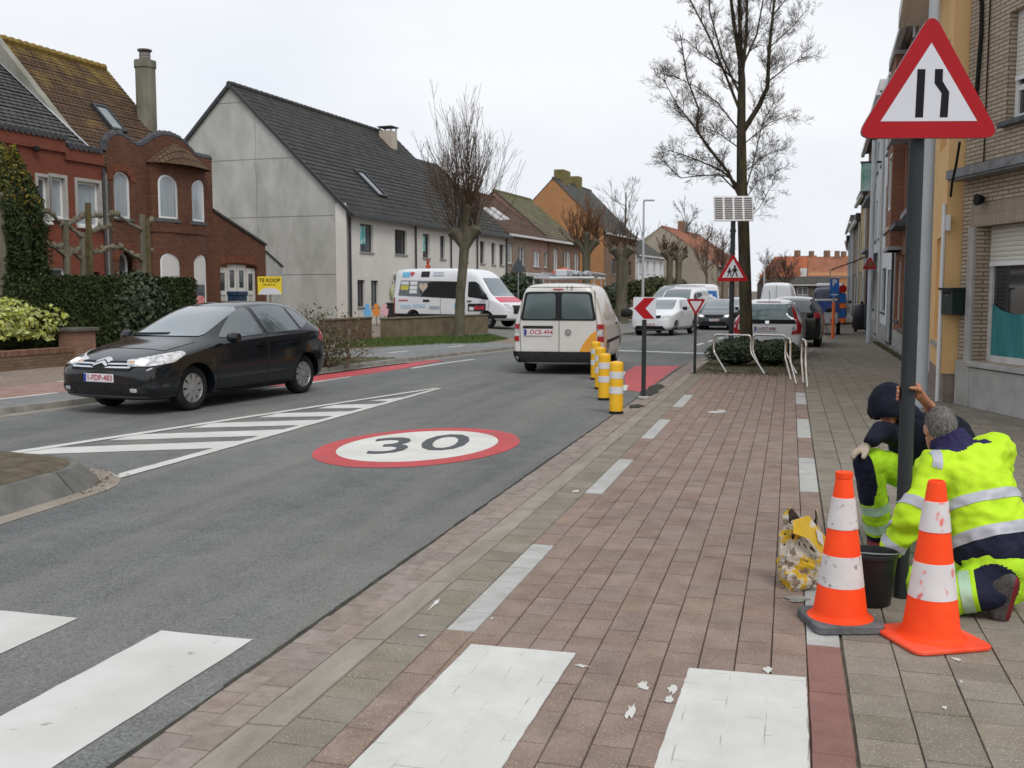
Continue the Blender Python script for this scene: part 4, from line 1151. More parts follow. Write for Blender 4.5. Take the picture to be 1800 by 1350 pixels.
for k in range(int(W / 0.3)):
 rd.tube([(0.05 + 0.3 * k, RY, RRZ + 0.02), (0.38 + 0.3 * k, RY, RRZ + 0.06)], [0.12, 0.145], 8)
rd.build('ridge_tiles', M('lichen ridge tile', (0.16, 0.10, 0.03), (0.26, 0.18, 0.05), 7, 0.95), ro)
xs_ = FL.x(183, 2.2) - XB0; skylight(ro, xs_ + 0.25, xs_ + 0.98, 0.40, 0.60, 0.22, RE - 0.1, RY, RRZ, m_panelt)
xc = W - 0.22
cp = [(xc + 0.36 * math.cos(R(22.5 + 45 * k)), 2.55 + 0.36 * math.sin(R(22.5 + 45 * k))) for k in range(8)]
cn = MB(); cn.prism(cp, 6.6, 9.72); cn.prism([(xc + (p[0] - xc) * 1.1, 2.55 + (p[1] - 2.55) * 1.1) for p in cp], 9.55, 9.8)
cn.build('chimney', M('rendered chimney', (0.135, 0.125, 0.095), (0.25, 0.235, 0.185), 1.6, 0.95, 0.3, 14, stretch=(1, 1, 0.4)), ro)
cn = MB(); cn.lathe([(0.2, 9.8), (0.2, 10.1)], 10, (xc, 2.55, 0)); cn.lathe([(0.26, 10.14), (0.26, 10.19)], 10, (xc, 2.55, 0)); cn.build('chimney_pot', M('brown pot', (0.07, 0.04, 0.03), (0.5, 0.5, 0.5), 2, 0.6, stretch=(0.1, 0.1, 6)), ro)
MB().prism([(0.0, 5.1), (4.45, 10.05), (9, 5.1), (9, 0), (0, 0)], -0.14, 0.14, 'yz').build('party_wall', M('lichen render', (0.19, 0.185, 0.15), (0.29, 0.285, 0.245), 1.5, 0.95, 0.3, 20), ho)
MB().prism([(0.0, 0), (9.0, 0), (9, RE), (RY, RRZ - 0.05), (0.25, RE)], W - 0.24, W - 0.01, 'yz').build('gable_wall', m_oldb, ho)
XR0 = FL.x(-330)
hr = house('red_house', 'red painted brick house with grey tiled roof behind the espalier trees', XR0)
WR = XB0 - 0.15 - XR0
rw = [lx(FL, XR0, 74, 311, 92, 390), lx(FL, XR0, 97, 312, 121, 384), lx(FL, XR0, 142, 320, 181, 398), lx(FL, XR0, 88, 470, 118, 520), lx(FL, XR0, 155, 478, 176, 560), lx(FL, XR0, 10, 300, 40, 380), lx(FL, XR0, -60, 290, -20, 372), lx(FL, XR0, -200, 270, -140, 360)]
ZT = 5.62
mb = MB(); wall_holes(mb, 0, WR, 0, ZT, rw, 0, 0.14); mb.build('wall', m_redb, hr)
MB().prism(gable_pts(8.9, ZT, 9.1), 0.0, 0.2, 'yz').build('gable_wall', m_redb, hr)
xst = FL.x(122) - XR0
mb = MB(); mb.box(0, xst, -0.07, 0.2, ZT, ZT + 0.36); mb.box(xst, WR, -0.07, 0.2, ZT - 0.2, ZT + 0.16); mb.build('cornice', m_redb, hr)
for k in range(int(WR / 0.2)):
 xx = 0.2 * k; zz = ZT + (0.36 if xx < xst else 0.16)
 MB().tube([(xx + 0.1, -0.12, zz + 0.06), (xx + 0.1, 0.25, zz + 0.08)], 0.1, 8).build('coping_tile', m_cope, hr)
for i, o in enumerate(rw):
 d = i == 4
 w = window(hr, *o, m_pvc if not d else m_black, m_panelt if i in (1, 2) else m_pane, 0.10, 0.07, name='door' if d else 'window', sill=None if d else 0.1, sill_m=M('white sill', (0.6, 0.6, 0.58)))
 if i in (0, 1, 2):
  s_ = MB(); ring(s_, outline(o[0] - 0.09, o[1] + 0.09, o[2] - 0.01, o[3] + 0.09), outline(o[0] + 0.002, o[1] - 0.002, o[2] + 0.002, o[3] - 0.002), -0.025, 0.1)
  s_.build('surround', M('grey render surround', (0.32, 0.31, 0.28), (0.40, 0.39, 0.36), 6, 0.9), w)
mb = MB(); roof_plane(mb, 0, WR - 0.02, 0.2, ZT + 0.1, 4.4, 9.15, 0.21, 0.05); roof_plane(mb, 0, WR - 0.02, 9, ZT + 0.1, 4.4, 9.15); rr_ = mb.build('roof', m_greyt, hr)
fl_ = MB(); fl_.add([(WR - 0.12, 0.2, ZT + 0.19), (WR - 0.01, 0.2, ZT + 0.19), (WR - 0.01, 4.4, 9.26), (WR - 0.12, 4.4, 9.26)], [(0, 1, 2, 3)]); fl_.build('flashing', m_lead, rr_)
MB().tube([(WR - 0.06, -0.06, 0), (WR - 0.06, -0.06, ZT - 0.3)], 0.045, 8).build('downpipe', m_cope, hr, smooth=True)
xx, zz = FL.xz(69, 261); MB().lathe([(0, -0.1), (0.09, -0.06), (0.09, 0.03), (0, 0.08)], 10, (xx - XR0, -0.12, zz)).build('dome_camera', m_black, hr, smooth=True)
hg = house('garage', 'brick garage with sloping top and white folding doors beside the brick house', XB1)
WG = FL.x(468) - XB1
zl, zr2 = FL.xz(380, 372)[1], FL.xz(467, 432)[1]
og = lx(FL, XB1, 388, 463, 453.5, 585); og = (og[0], og[1], 0.0, og[3], 0.16)
mb = MB(); wall_holes(mb, 0, WG, 0, zr2, [og], 0, 0.2); mb.poly([(0, 0, zr2), (WG, 0, zr2), (0, 0, zl)])
mb.quad((WG, 0, 0), (WG, 6, 0), (WG, 6, zr2), (WG, 0, zr2)); mb.build('wall', m_oldb, hg)
mb = MB(); mb.add([(-0.02, -0.06, zl + 0.02), (WG + 0.05, -0.06, zr2 + 0.0), (WG + 0.05, 0.3, zr2), (-0.02, 0.3, zl + 0.02), (-0.02, -0.06, zl + 0.10), (WG + 0.05, -0.06, zr2 + 0.08), (WG + 0.05, 0.3, zr2 + 0.08), (-0.02, 0.3, zl + 0.10)],
                  [(0, 1, 5, 4), (4, 5, 6, 7), (0, 3, 2, 1), (1, 2, 6, 5), (3, 7, 6, 2)]); mb.build('coping', m_cope, hg)
m_gd = M('off white garage paint', (0.52, 0.51, 0.47), (0.62, 0.61, 0.57), 3, 0.6)
for k in range(4):
 a, b = lerp(og[0], og[1], k / 4) + 0.01, lerp(og[0], og[1], (k + 1) / 4) - 0.01
 zt = og[3] - (0.16 if k in (0, 3) else 0.05)
 f = MB(); wall_holes(f, a, b, 0.03, zt, [(a + 0.13, b - 0.13, zt - 0.85, zt - 0.2), (a + 0.12, b - 0.12, 0.25, zt - 1.0)], 0.12, 0.03)
 d = f.build('door_leaf', m_gd, hg)
 MB().quad((a + 0.13, 0.145, zt - 0.85), (b - 0.13, 0.145, zt - 0.85), (b - 0.13, 0.145, zt - 0.2), (a + 0.13, 0.145, zt - 0.2)).build('pane', m_paned, d)
 MB().quad((a + 0.12, 0.147, 0.25), (b - 0.12, 0.147, 0.25), (b - 0.12, 0.147, zt - 1.0), (a + 0.12, 0.147, zt - 1.0)).build('panel', M('garage panel', (0.42, 0.40, 0.35), (0.48, 0.46, 0.41), 3, 0.7), d)
for k in range(21):
 t0, t1 = math.pi * (0.12 + 0.76 * k / 21) , math.pi * (0.12 + 0.76 * (k + 1) / 21) - 0.01
 cx, hw_ = (og[0] + og[1]) / 2, (og[1] - og[0]) / 2
 f = lambda t, e: (cx + (hw_ * 1.05) * math.cos(t) * 1.05, og[3] - 0.16 + 0.15 * math.sin(t) + e)
 MB().prism([f(t0, 0.03), f(t0, 0.28), f(t1, 0.28), f(t1, 0.03)], -0.015, 0.05, 'xz').build('brick', MATS['arch brick'], hg)
xw0, xw1 = FL.x(470) , FL.x(499)
ww = thing('concrete_wall', 'short grey concrete wall with sloping top beside the garage', 'wall', FL.p(xw0), FL.rz)
z0_, z1_ = FL.xz(470, 443)[1], FL.xz(499, 470)[1]
MB().prism([(0.02, 0), (xw1 - xw0, 0), (xw1 - xw0, z1_), (0.02, z0_)], 0.05, 0.25, 'xz').build('slab', m_conc, ww)
MB().add([(0.0, 0.0, z0_), (xw1 - xw0 + .02, 0.0, z1_), (xw1 - xw0 + .02, 0.3, z1_), (0.0, 0.3, z0_), (0.0, 0.0, z0_ + .06), (xw1 - xw0 + .02, 0.0, z1_ + .06), (xw1 - xw0 + .02, 0.3, z1_ + .06), (0.0, 0.3, z0_ + .06)], [(0, 1, 5, 4), (4, 5, 6, 7), (0, 3, 2, 1), (1, 2, 6, 5), (3, 7, 6, 2)]).build('coping', m_cope, ww)
# ================================================================ RIGHT HAND BUILDINGS
FB = Frame((2.36, 16.0), (0.32, -0.947))            # angled front of the beige house: x runs towards the camera
m_beige = brick_mat('beige brick', (0.40, 0.315, 0.235), (0.50, 0.405, 0.31), (0.185, 0.15, 0.12), 0.26, 0.056, 0.010, soot=(0.8, 0.78, 0.76), soot_amt=0.5, bump=0.6)
m_beige_s = brick_mat('beige soldier course', (0.35, 0.285, 0.225), (0.40, 0.33, 0.26), (0.23, 0.19, 0.155), 0.30, 0.055, 0.007, axis='soldier')
m_stone = M('grey artificial stone', (0.33, 0.32, 0.30), (0.43, 0.42, 0.40), 2.5, 0.85, 0.15, 40)
hb = thing('beige_house', 'beige brick house at the right edge with roller shutters and grey stone base', 'house', FB.o, FB.rz)
def bx(px): return FB.x(px)
def bz(px, py): return FB.xz(px, py)[1]
wx0 = bx(1713); wx0i = bx(1735)
lo_ = (wx0, wx0 + 2.6, bz(1722, 636), bz(1722, 398))
up_ = (bx(1755), bx(1755) + 2.2, bz(1785, 205), bz(1768, 14))
HT = 7.6
mb = MB(); wall_holes(mb, 0, 7.5, bz(1690, 634), HT, [lo_, up_], 0, 0.22); mb.quad((0, 0, 0), (0, 8, 0), (0, 8, HT), (0, 0, HT)); wl_ = mb.build('wall', m_beige, hb)
zp = bz(1690, 634)
mb = MB(); mb.box(0.0, wx0 - 0.004, -0.035, 0.1, 0, zp); mb.box(wx0 + 0.004, wx0 + 2.6, -0.03, 0.1, 0, lo_[2] - 0.09); mb.box(wx0 + 2.61, 7.5, -0.035, 0.1, 0, zp)
mb.build('plinth', m_stone, hb, bev=0.006)
for xq in (wx0 - 0.16, wx0 + 2.602): MB().box(xq, xq + 0.158, -0.045, 0.20, zp - 0.02, lo_[3]).build('window_surround', m_stone, hb, bev=0.006)
MB().box(wx0 - 0.16, wx0 + 2.76, -0.012, 0.05, lo_[3] + 0.003, lo_[3] + 0.31).build('soldier_course', m_beige_s, hb)
w = window(hb, wx0 + 0.01, lo_[1], lo_[2], lo_[3], M('aged white frame', (0.50, 0.49, 0.46), (0.62, 0.61, 0.59), 6, 0.6), m_paned, 0.20, 0.09, mull=(0.55,), sill=0.07, sill_m=m_stone)
zs_ = bz(1735, 467)
def shutter(parent, x0, x1, z0, z1, y, slat=0.065):
 o = new_obj('roller_shutter', None, parent)
 me = MB().add([(x0, y, 0), (x1, y, 0), (x1, y - 0.012, slat * 0.5), (x0, y - 0.012, slat * 0.5), (x1, y, slat - 0.004), (x0, y, slat - 0.004)], [(0, 1, 2, 3), (3, 2, 4, 5)]).mesh('slat')
 me.materials.append(M('ivory shutter slat', (0.58, 0.55, 0.48), (0.64, 0.61, 0.545), 3, 0.5))
 k = 0
 while z0 + slat * (k + 1) < z1:
  s_ = new_obj('slat', me, o); s_.location = (0, 0, z0 + slat * k); k += 1
 MB().box(x0, x1, y - 0.02, y + 0.01, z0 - 0.06, z0 - 0.002).build('bottom_rail', m_pvc, o)
shutter(hb, wx0 + 0.06, lo_[1] - 0.06, zs_ + 0.06, lo_[3], 0.185)
m_teal = M('teal cloth', (0.03, 0.16, 0.17), (0.07, 0.25, 0.255), 2.2, 0.8, stretch=(2.5, 2.5, 0.5))
cl = MB(); nn = 24
zt = lambda u: lerp(bz(1752, 535), bz(1800, 556), u * 1.0)
for i in range(nn):
 a, b = i / nn, (i + 1) / nn
 xa_, xb_ = wx0 + 0.11 + 2.2 * a, wx0 + 0.11 + 2.2 * b
 ya_, yb_ = 0.213 + 0.008 * math.sin(a * 47), 0.213 + 0.008 * math.sin(b * 47)
 cl.quad((xa_, ya_, lo_[2] + 0.09), (xb_, yb_, lo_[2] + 0.09), (xb_, yb_, zt(b * 2.5) - 0.05 * math.sin(b * 9)), (xa_, ya_, zt(a * 2.5) - 0.05 * math.sin(a * 9)))
cl.build('curtain', m_teal, w, smooth=True)
w = window(hb, up_[0], up_[1], up_[2], up_[3], m_pvc, m_paned, 0.11, 0.08, mull=(0.3,), trans=(0.3,), sill=0.10, sill_m=m_silld)
shutter(hb, up_[0] + 0.05, up_[1] - 0.05, bz(1775, 128), up_[3], 0.095, 0.06)
zg = bz(1697, 318)
g_ = MB(); x1_ = 7.5
g_.box(0.02, x1_, -0.26, -0.002, zg, zg + 0.05); g_.box(0.02, x1_, -0.29, -0.25, zg + 0.03, zg + 0.15); g_.box(0.02, x1_, -0.24, -0.002, zg + 0.13, zg + 0.16)
g_.build('canopy', M('grey aluminium canopy', (0.15, 0.155, 0.16), (0.25, 0.255, 0.26), 6, 0.5, metal=0.5), hb)
x, z = FB.xz(1728, 351)
lp = new_obj('outdoor_lamp', None, hb)
MB().lathe([(0.0, 0), (0.05, 0.0), (0.07, -0.05), (0.085, -0.1), (0, -0.10)], 12, (x, -0.05, z), 'y').build('lamp_head', m_black, lp, smooth=True)
# thin pipes and cables on the walls
P = [FB.xz(1711, -20), FB.xz(1709, 60), FB.xz(1705, 140)]
MB().tube([(P[0][0] + 0.4, -0.02, 8.0)] + [(bx(1722), -0.02, bz(1722, y_)) for y_ in (0, 150, 300)], 0.010, 5).build('cable', m_black, hb)
cb2 = MB(); cb2.tube([(bx(a), -0.03, bz(a, b)) for a, b in ((1704, -30), (1709, 10), (1710, 60), (1707, 140), (1702, 240))], 0.028, 6); cb2.build('cable', m_black, hb, smooth=True)
# letterbox on the corner
mbx = thing('letterbox', 'dark green metal letterbox fixed to the corner of the beige house', 'letterbox', FB.p(bx(1690) - 0.03, -0.10, bz(1692, 553)), FB.rz)
m_lb = M('dark green paint', (0.010, 0.022, 0.018), (0.016, 0.032, 0.026), 8, 0.45)
MB().box(-0.16, 0.17, -0.10, 0.10, 0, 0.36).build('box', m_lb, mbx, bev=0.008)
MB().prism([(-0.14, 0.355), (0.14, 0.355), (0.15, 0.385), (-0.15, 0.385)], -0.18, 0.19, 'yz').build('lid', m_lb, mbx, bev=0.004)
MB().box(-0.12, 0.13, -0.106, -0.10, 0.30, 0.325).build('slot', m_black, mbx)
MB().lathe([(0, -0.003), (0.012, -0.003), (0.012, 0.0)], 10, (0.0, -0.102, 0.27), 'y').build('lock', M('steel', (0.6, 0.6, 0.6), rough=0.3, metal=1), mbx)
# yellow house
FYd = Vector((2.55 - 2.20, 22.3 - 16.1, 0))
FY = Frame((2.20 + 0.35, 22.3), -FYd)
LY = FYd.length
hy = thing('yellow_house', 'pale orange plastered house with a recessed blind window next to the beige house', 'house', FY.o, FY.rz)
m_yel = M('pale orange plaster', (0.66, 0.42, 0.19), (0.73, 0.48, 0.235), 1.0, 0.9, 0.15, 50)
def yx(px): return FY.x(px)
zpl = FY.xz(1678, 668)[1]
nich = (yx(1644), yx(1661), FY.xz(1655, 603)[1], FY.xz(1655, 414)[1])
EY = 6.9
n2 = (nich[0] - 0.1, nich[1] - 0.1, 3.9, 5.5)
mb = MB(); wall_holes(mb, 0, LY, zpl, EY, [nich, n2], 0, 0.14)
for o in (nich, n2): mb.quad((o[0], 0.14, o[2]), (o[1], 0.14, o[2]), (o[1], 0.14, o[3]), (o[0], 0.14, o[3]))
mb.quad((LY, 0, zpl), (LY, 7, zpl), (LY, 7, EY), (LY, 0, EY)); mb.box(LY - 0.5, LY + 0.012, -0.05, 0.3, zpl, EY); mb.build('wall', m_yel, hy)
MB().box(0, LY + 0.0, 0.0, 0.3, 0, zpl - 0.002).build('plinth', M('mauve grey plinth', (0.20, 0.155, 0.135), (0.27, 0.215, 0.19), 4, 0.9), hy)
MB().box(nich[0] - 0.03, nich[1] + 0.03, -0.05, 0.1, nich[2] - 0.07, nich[2] - 0.003).build('sill', m_sillg, hy)
mb = MB(); mb.box(-0.05, LY + 0.05, -0.55, 0.1, EY + 0.002, EY + 0.06); mb.box(-0.05, LY + 0.05, -0.60, -0.5, EY - 0.03, EY + 0.28); mb.build('eaves', M('white eaves board', (0.60, 0.60, 0.59), (0.68, 0.68, 0.67), 3, 0.6), hy)
mb = MB(); roof_plane(mb, 0, LY, -0.55, EY + 0.25, 4, 10.0, 0.35); mb.build('roof', m_brtile, hy)
x, z = FY.xz(1666, 393); MB().box(x - 0.07, x + 0.07, -0.055, -0.002, z - 0.1, z + 0.12).build('meter_box', m_pvc, hy)
cb3 = MB(); cb3.tube([(yx(a), -0.075, FY.xz(a, b)[1]) for a, b in ((1688, 250), (1683, 290), (1677, 320), (1675, 345))], 0.018, 6); cb3.build('cable', m_black, hy)
cb4 = MB(); cb4.tube([(LY - 0.02, -0.08, FY.xz(1678, 346)[1]), (LY - 0.02, -0.08, 0.02)], 0.03, 8); cb4.build('cable_duct', m_pvc, hy, smooth=True)
# row beyond: line bends slightly, one Frame per house, local x runs from the far end towards the camera
RL_ = [(2.62, 22.4), (2.84, 27.4), (3.0, 32.8), (3.12, 39.2), (3.28, 45.5), (3.48, 53), (3.62, 60), (3.85, 70), (4.3, 84), (5.2, 100), (6.6, 118), (9, 140)]
m_redbr = brick_mat('russet brick', (0.27, 0.10, 0.055), (0.34, 0.135, 0.075), (0.24, 0.17, 0.13), 0.21, 0.065)
m_whitew = M('white painted wall', (0.66, 0.67, 0.68), (0.74, 0.75, 0.76), 1.0, 0.85)
m_greyw = M('grey painted wall', (0.24, 0.25, 0.26), (0.30, 0.31, 0.32), 1.0, 0.85)
specs = [('brown_brick_shop', 'brown brick house with dark shopfront beyond the yellow house', 8.5, m_brownb, m_greyslate, m_anth, 0),
         ('bay_brick_house', 'red brick house with projecting brick bay and white upper window', 8.5, m_redbr, m_brtile, m_pvc, 1),
         ('white_house', 'white fronted house with grey plinth and hanging sign', 8.1, m_whitew, m_greyslate, m_anth, 2),
         ('pale_grey_house', 'pale grey house with green shop sign on the right side', 8.8, M('pale grey wall', (0.50, 0.51, 0.50), (0.58, 0.58, 0.57), 1, 0.85), m_greyslate, m_pvc, 3),
         ('dark_house', 'narrow brown house with flat dark cornice on the right side', 8.3, m_brownb, m_brtile, m_pvc, 0),
         ('ochre_house', 'low ochre house far down the right side', 6.4, M('ochre wall', (0.42, 0.33, 0.18), (0.5, 0.4, 0.24), 1, 0.85), m_brtile, m_pvc, 0),
         ('tan_house', 'low tan brick house far down the right side', 5.6, m_tan, m_greyslate, m_pvc, 0),
         ('grey_house', 'small grey house far down the right side', 6.2, m_greyw, m_brtile, m_pvc, 0),
         ('pink_house', 'pink brick house far down the right side', 5.6, m_pinkb, m_brtile, m_pvc, 0),
         ('brown_house', 'brown brick house where the street bends away', 6.0, m_brownb, m_greyslate, m_pvc, 0),
         ('pale_far_house', 'last pale house visible at the bend of the street', 6.4, m_whitew, m_brtile, m_pvc, 0)]
for (a, b), (nm, lb, ht, wm, rm, fm, kind) in zip(zip(RL_, RL_[1:]), specs):
 d = Vector((a[0] - b[0], a[1] - b[1], 0)); L = d.length
 fr = Frame(b, d)
 ops = []
 for k in range(2):
  c = L * (0.27 + 0.46 * k)
  ops += [(c - 0.6, c + 0.6, 3.6, 5.2), (c - 0.6, c + 0.6, 6.3, 7.5)] if ht > 7 else [(c - 0.6, c + 0.6, 3.4, 4.8)]
 if kind == 0: ops += [(L * 0.12, L * 0.55, 0.7, 2.6), (L * 0.68, L * 0.68 + 0.95, 0.02, 2.3)]
 elif kind == 1: ops = [(L * 0.60, L * 0.60 + 1.0, 3.5, 5.4), (L * 0.60, L * 0.60 + 1.0, 6.3, 7.6), (L * 0.10, L * 0.40, 0.8, 2.5), (L * 0.5, L * 0.9, 0.6, 2.6)]
 else: ops += [(L * 0.1, L * 0.4, 0.9, 2.4), (L * 0.6, L * 0.6 + 0.95, 0.02, 2.3)]
 h, rf = row_house(nm, lb, 0.0, L, ht, ht + 2.6, 8.0, wm, rm, ops, fm, [m_paned, m_pane], fr, gut=m_gutw, sills=m_silld, plinth=m_conc if kind else m_silld)
 MB().box(-0.02, L + 0.02, -0.25, 0.02, ht - 0.10, ht + 0.28).build('cornice', M('pale cornice', (0.55, 0.55, 0.54), (0.62, 0.62, 0.61), 3, 0.7) if kind != 0 or ht > 8.4 else m_cope, h)
 if kind == 1:
  bz0, bz1 = 2.75, 8.0
  by = new_obj('bay', None, h)
  mb = MB(); x0, x1 = L * 0.08, L * 0.50
  f = MB(); wall_holes(f, x0, x1, bz0, bz1, [(x0 + 0.35, x1 - 0.35, 3.9, 5.5), (x0 + 0.35, x1 - 0.35, 6.4, 7.6)], -0.32, 0.1)
  for xx in (x0, x1): f.quad((xx, -0.32, bz0), (xx, 0, bz0), (xx, 0, bz1), (xx, -0.32, bz1))
  f.quad((x0, -0.32, bz0), (x1, -0.32, bz0), (x1, 0, bz0), (x0, 0, bz0)); f.build('bay_wall', m_redbr, by)
  for (za, zb) in ((3.9, 5.5), (6.4, 7.6)):
   wv = MB(); ring(wv, outline(x0 + 0.35, x1 - 0.35, za, zb), inset(outline(x0 + 0.35, x1 - 0.35, za, zb), 0.09), -0.30, -0.22); wq = wv.build('window', m_pvc, by)
   MB().quad((x0 + 0.4, -0.25, za), (x1 - 0.4, -0.25, za), (x1 - 0.4, -0.25, zb), (x0 + 0.4, -0.25, zb)).build('pane', m_paned, wq)
  for zz in (2.75, 3.3, 5.75, 8.0): MB().box(x0 - 0.06, x1 + 0.06, -0.38, 0.0, zz, zz + 0.10).build('band', m_stone if zz != 3.3 else M('cream band', (0.5, 0.4, 0.3)), by)
  MB().box(L * 0.55, L * 0.95, -0.45, 0, 5.55, 5.68).build('ledge', m_stone, h)
  MB().box(L * 0.55, L * 0.95, -0.35, 0, 3.25, 3.38).build('ledge', m_silld, h)
 if kind == 0 and ht > 8:
  for zz in (3.35, 5.55): MB().box(L * 0.1, L * 0.9, -0.28, 0, zz, zz + 0.12).build('ledge', m_greyw, h)
  MB().box(L * 0.1, L * 0.58, -0.12, 0.0, 2.65, 3.15).build('shop_fascia', m_greyw, h)
  MB().box(L * 0.56, L * 0.64, -0.14, 0, 0, 2.6).build('pilaster', m_anth, h)
 if kind == 3:
  sg = new_obj('shop_sign', None, h)
  MB().box(L * 0.8, L * 0.8 + 0.12, -0.75, -0.2, 5.3, 6.3).build('sign_panel', M('green sign', (0.05, 0.26, 0.19), (0.45, 0.55, 0.5), 2, 0.5), sg)
  MB().box(L * 0.8 + 0.03, L * 0.8 + 0.09, -0.78, 0.0, 6.3, 6.38).build('bracket', m_anth, sg)
  aw = MB(); aw.add([(0.2, -1.7, 2.45), (L - 2.6, -1.7, 2.45), (L - 2.6, 0, 3.1), (0.2, 0, 3.1), (0.2, -1.7, 2.15), (L - 2.6, -1.7, 2.15)], [(0, 1, 2, 3), (4, 5, 1, 0)]); aw.build('awning', M('green awning', (0.08, 0.12, 0.05), (0.13, 0.18, 0.08), 3, 0.8), h)
 mb = MB(); mb.tube([(L - 0.06, -0.06, 0), (L - 0.06, -0.06, ht - 0.2)], 0.045, 6); mb.build('downpipe', m_gutw if kind != 2 else m_cope, h)
# ---------------------------------------------------------------- far houses
m_orroof = tile_mat('orange roof tiles', (0.42, 0.125, 0.06), (0.50, 0.165, 0.085), (0.22, 0.08, 0.045), 0.3, 0.3)
m_orroof2 = tile_mat('faded orange tiles', (0.30, 0.125, 0.075), (0.38, 0.17, 0.105), (0.15, 0.07, 0.045), 0.3, 0.3)
m_farg = M('far grey render', (0.26, 0.26, 0.245), (0.33, 0.33, 0.31), 0.4, 0.9)
def far_house(name, label, px, depth, ang, w, dp, ez, rz_, wm, rm, gm, group=None, chim=(), dormer=False):
 """near front corner stands at pixel column px and the given distance; ang = wall direction to the right of straight ahead in the picture"""
 o = c2w((px - 900) * depth / 1800.0, depth)
 a = R(ang) - YAW
 fr = Frame(o, (math.sin(a), math.cos(a)))
 n = max(1, int(w / 3.0)); ops = []
 for k in range(n):
  c = w * (k + 0.5) / n
  ops.append((c - 0.5, c + 0.5, 0.9, 2.2))
  if ez > 4.5: ops.append((c - 0.5, c + 0.5, 3.3, 4.6))
 h, rf = row_house(name, label, 0.0, w, ez, rz_, dp, wm, rm, ops, m_pvc, [m_pane, m_panelt], fr, near_gable=gm, group=group)
 for c in chim:
  MB().box(c, c + 0.7, dp / 2 - 0.4, dp / 2 + 0.4, rz_ - 0.4, rz_ + 1.3).build('chimney', m_brownb, rf)
 if dormer:
  MB().box(w * 0.3, w * 0.6, dp * 0.08, dp * 0.32, ez + 0.2, ez + 1.9).build('dormer', m_pvc, rf)
 return h
far_house('white_villa', 'white modern house with grey roof beyond the orange gable', 1118, 100, 21, 12, 9, 5.2, 8.4, m_whitew, m_greyslate, m_whitew)
far_house('tan_gable_house', 'large tan house with orange roof behind the pollard trees', 1258, 118, 22, 22, 13, 4.6, 9.0, m_tan, m_orroof2, M('tan render', (0.30, 0.265, 0.20), (0.36, 0.32, 0.25), 0.5, 0.9), chim=(10,))
lab = ['orange roofed house with grey gable, leftmost at the end of the street', 'orange roofed house with white dormer at the end of the street', 'faded orange roofed brick house beside the parking sign']
for i, (px, dep, ez, rz_, wm, rm) in enumerate(((1404, 178, 4.0, 7.6, m_farg, m_orroof), (1462, 168, 3.8, 7.2, m_farg, m_orroof), (1512, 160, 4.0, 6.8, m_orangeb, m_orroof2))):
 o = c2w((px - 900) * dep / 1800.0, dep)
 a = R((-40, -42, -75)[i]) - YAW                   # ridge runs away to the left
 fr = Frame(o + Vector((0, 0, 0)), (math.sin(a), math.cos(a)))
 w = (8.5, 9.0, 8)[i]
 # local y points towards the camera side here, so build the body on the far side
 h = thing('end_house', lab[i], 'house', fr.p(0), fr.rz, 'orange roofed houses closing the street')
 dp = 9.0
 bd = MB(); bd.box(0, w, -dp, -0.0, 0, ez);
 b_ = bd.build('wall', wm, h)
 g = MB(); g.prism([(-dp, ez), (0, ez), (-dp / 2, rz_)], 0.0, w, 'yz'); g.build('gable_wall', wm, h)
 rm_ = MB(); roof_plane(rm_, -0.1, w + 0.1, 0.25, ez - 0.2, -dp / 2, rz_ + 0.08); roof_plane(rm_, -0.1, w + 0.1, -dp - 0.25, ez - 0.2, -dp / 2, rz_ + 0.08); r_o = rm_.build('roof', rm, h)
 MB().box(w * 0.4, w * 0.4 + 0.8, -dp / 2 - 0.4, -dp / 2 + 0.4, rz_ - 0.3, rz_ + 1.1).build('chimney', m_brownb, r_o)
 MB().box(0.6, 1.2, -dp / 2 - 0.4, -dp / 2 + 0.4, rz_ - 0.3, rz_ + 0.9).build('chimney', m_brownb, r_o)
 if i == 1: MB().box(w * 0.35, w * 0.7, -1.6, -0.2, ez + 0.1, ez + 1.5).build('dormer', m_pvc, r_o)
 for k in range(3):
  c = w * (k + 0.5) / 3
  mbw = MB(); ring(mbw, outline(c - 0.55, c + 0.55, 1.0, 2.6), inset(outline(c - 0.55, c + 0.55, 1.0, 2.6), 0.08), 0.02, -0.05); wq = mbw.build('window', m_pvc, h)
  MB().quad((c - 0.5, 0.012, 1.05), (c + 0.5, 0.012, 1.05), (c + 0.5, 0.012, 2.55), (c - 0.5, 0.012, 2.55)).build('pane', m_pane, wq)
 MB().box(0, w, 0.002, 0.06, ez - 0.35, ez - 0.15).build('band', m_pvc, h)
lb = c2w((1345 - 900) * 135 / 1800.0, 135)
a = R(95) - YAW
fr = Frame(lb, (math.sin(a), math.cos(a)))
row_house('dark_hall', 'long low dark roofed building closing the view behind the van', 0, 9, 2.5, 3.3, 8, M('dark brown cladding', (0.09, 0.07, 0.06), (0.13, 0.11, 0.095), 0.6, 0.9), m_greyslate, [(1, 2.4, 1, 2.0), (4, 5.4, 1, 2.0), (7, 8.4, 1, 2.0)], m_pvc, m_pane, fr)
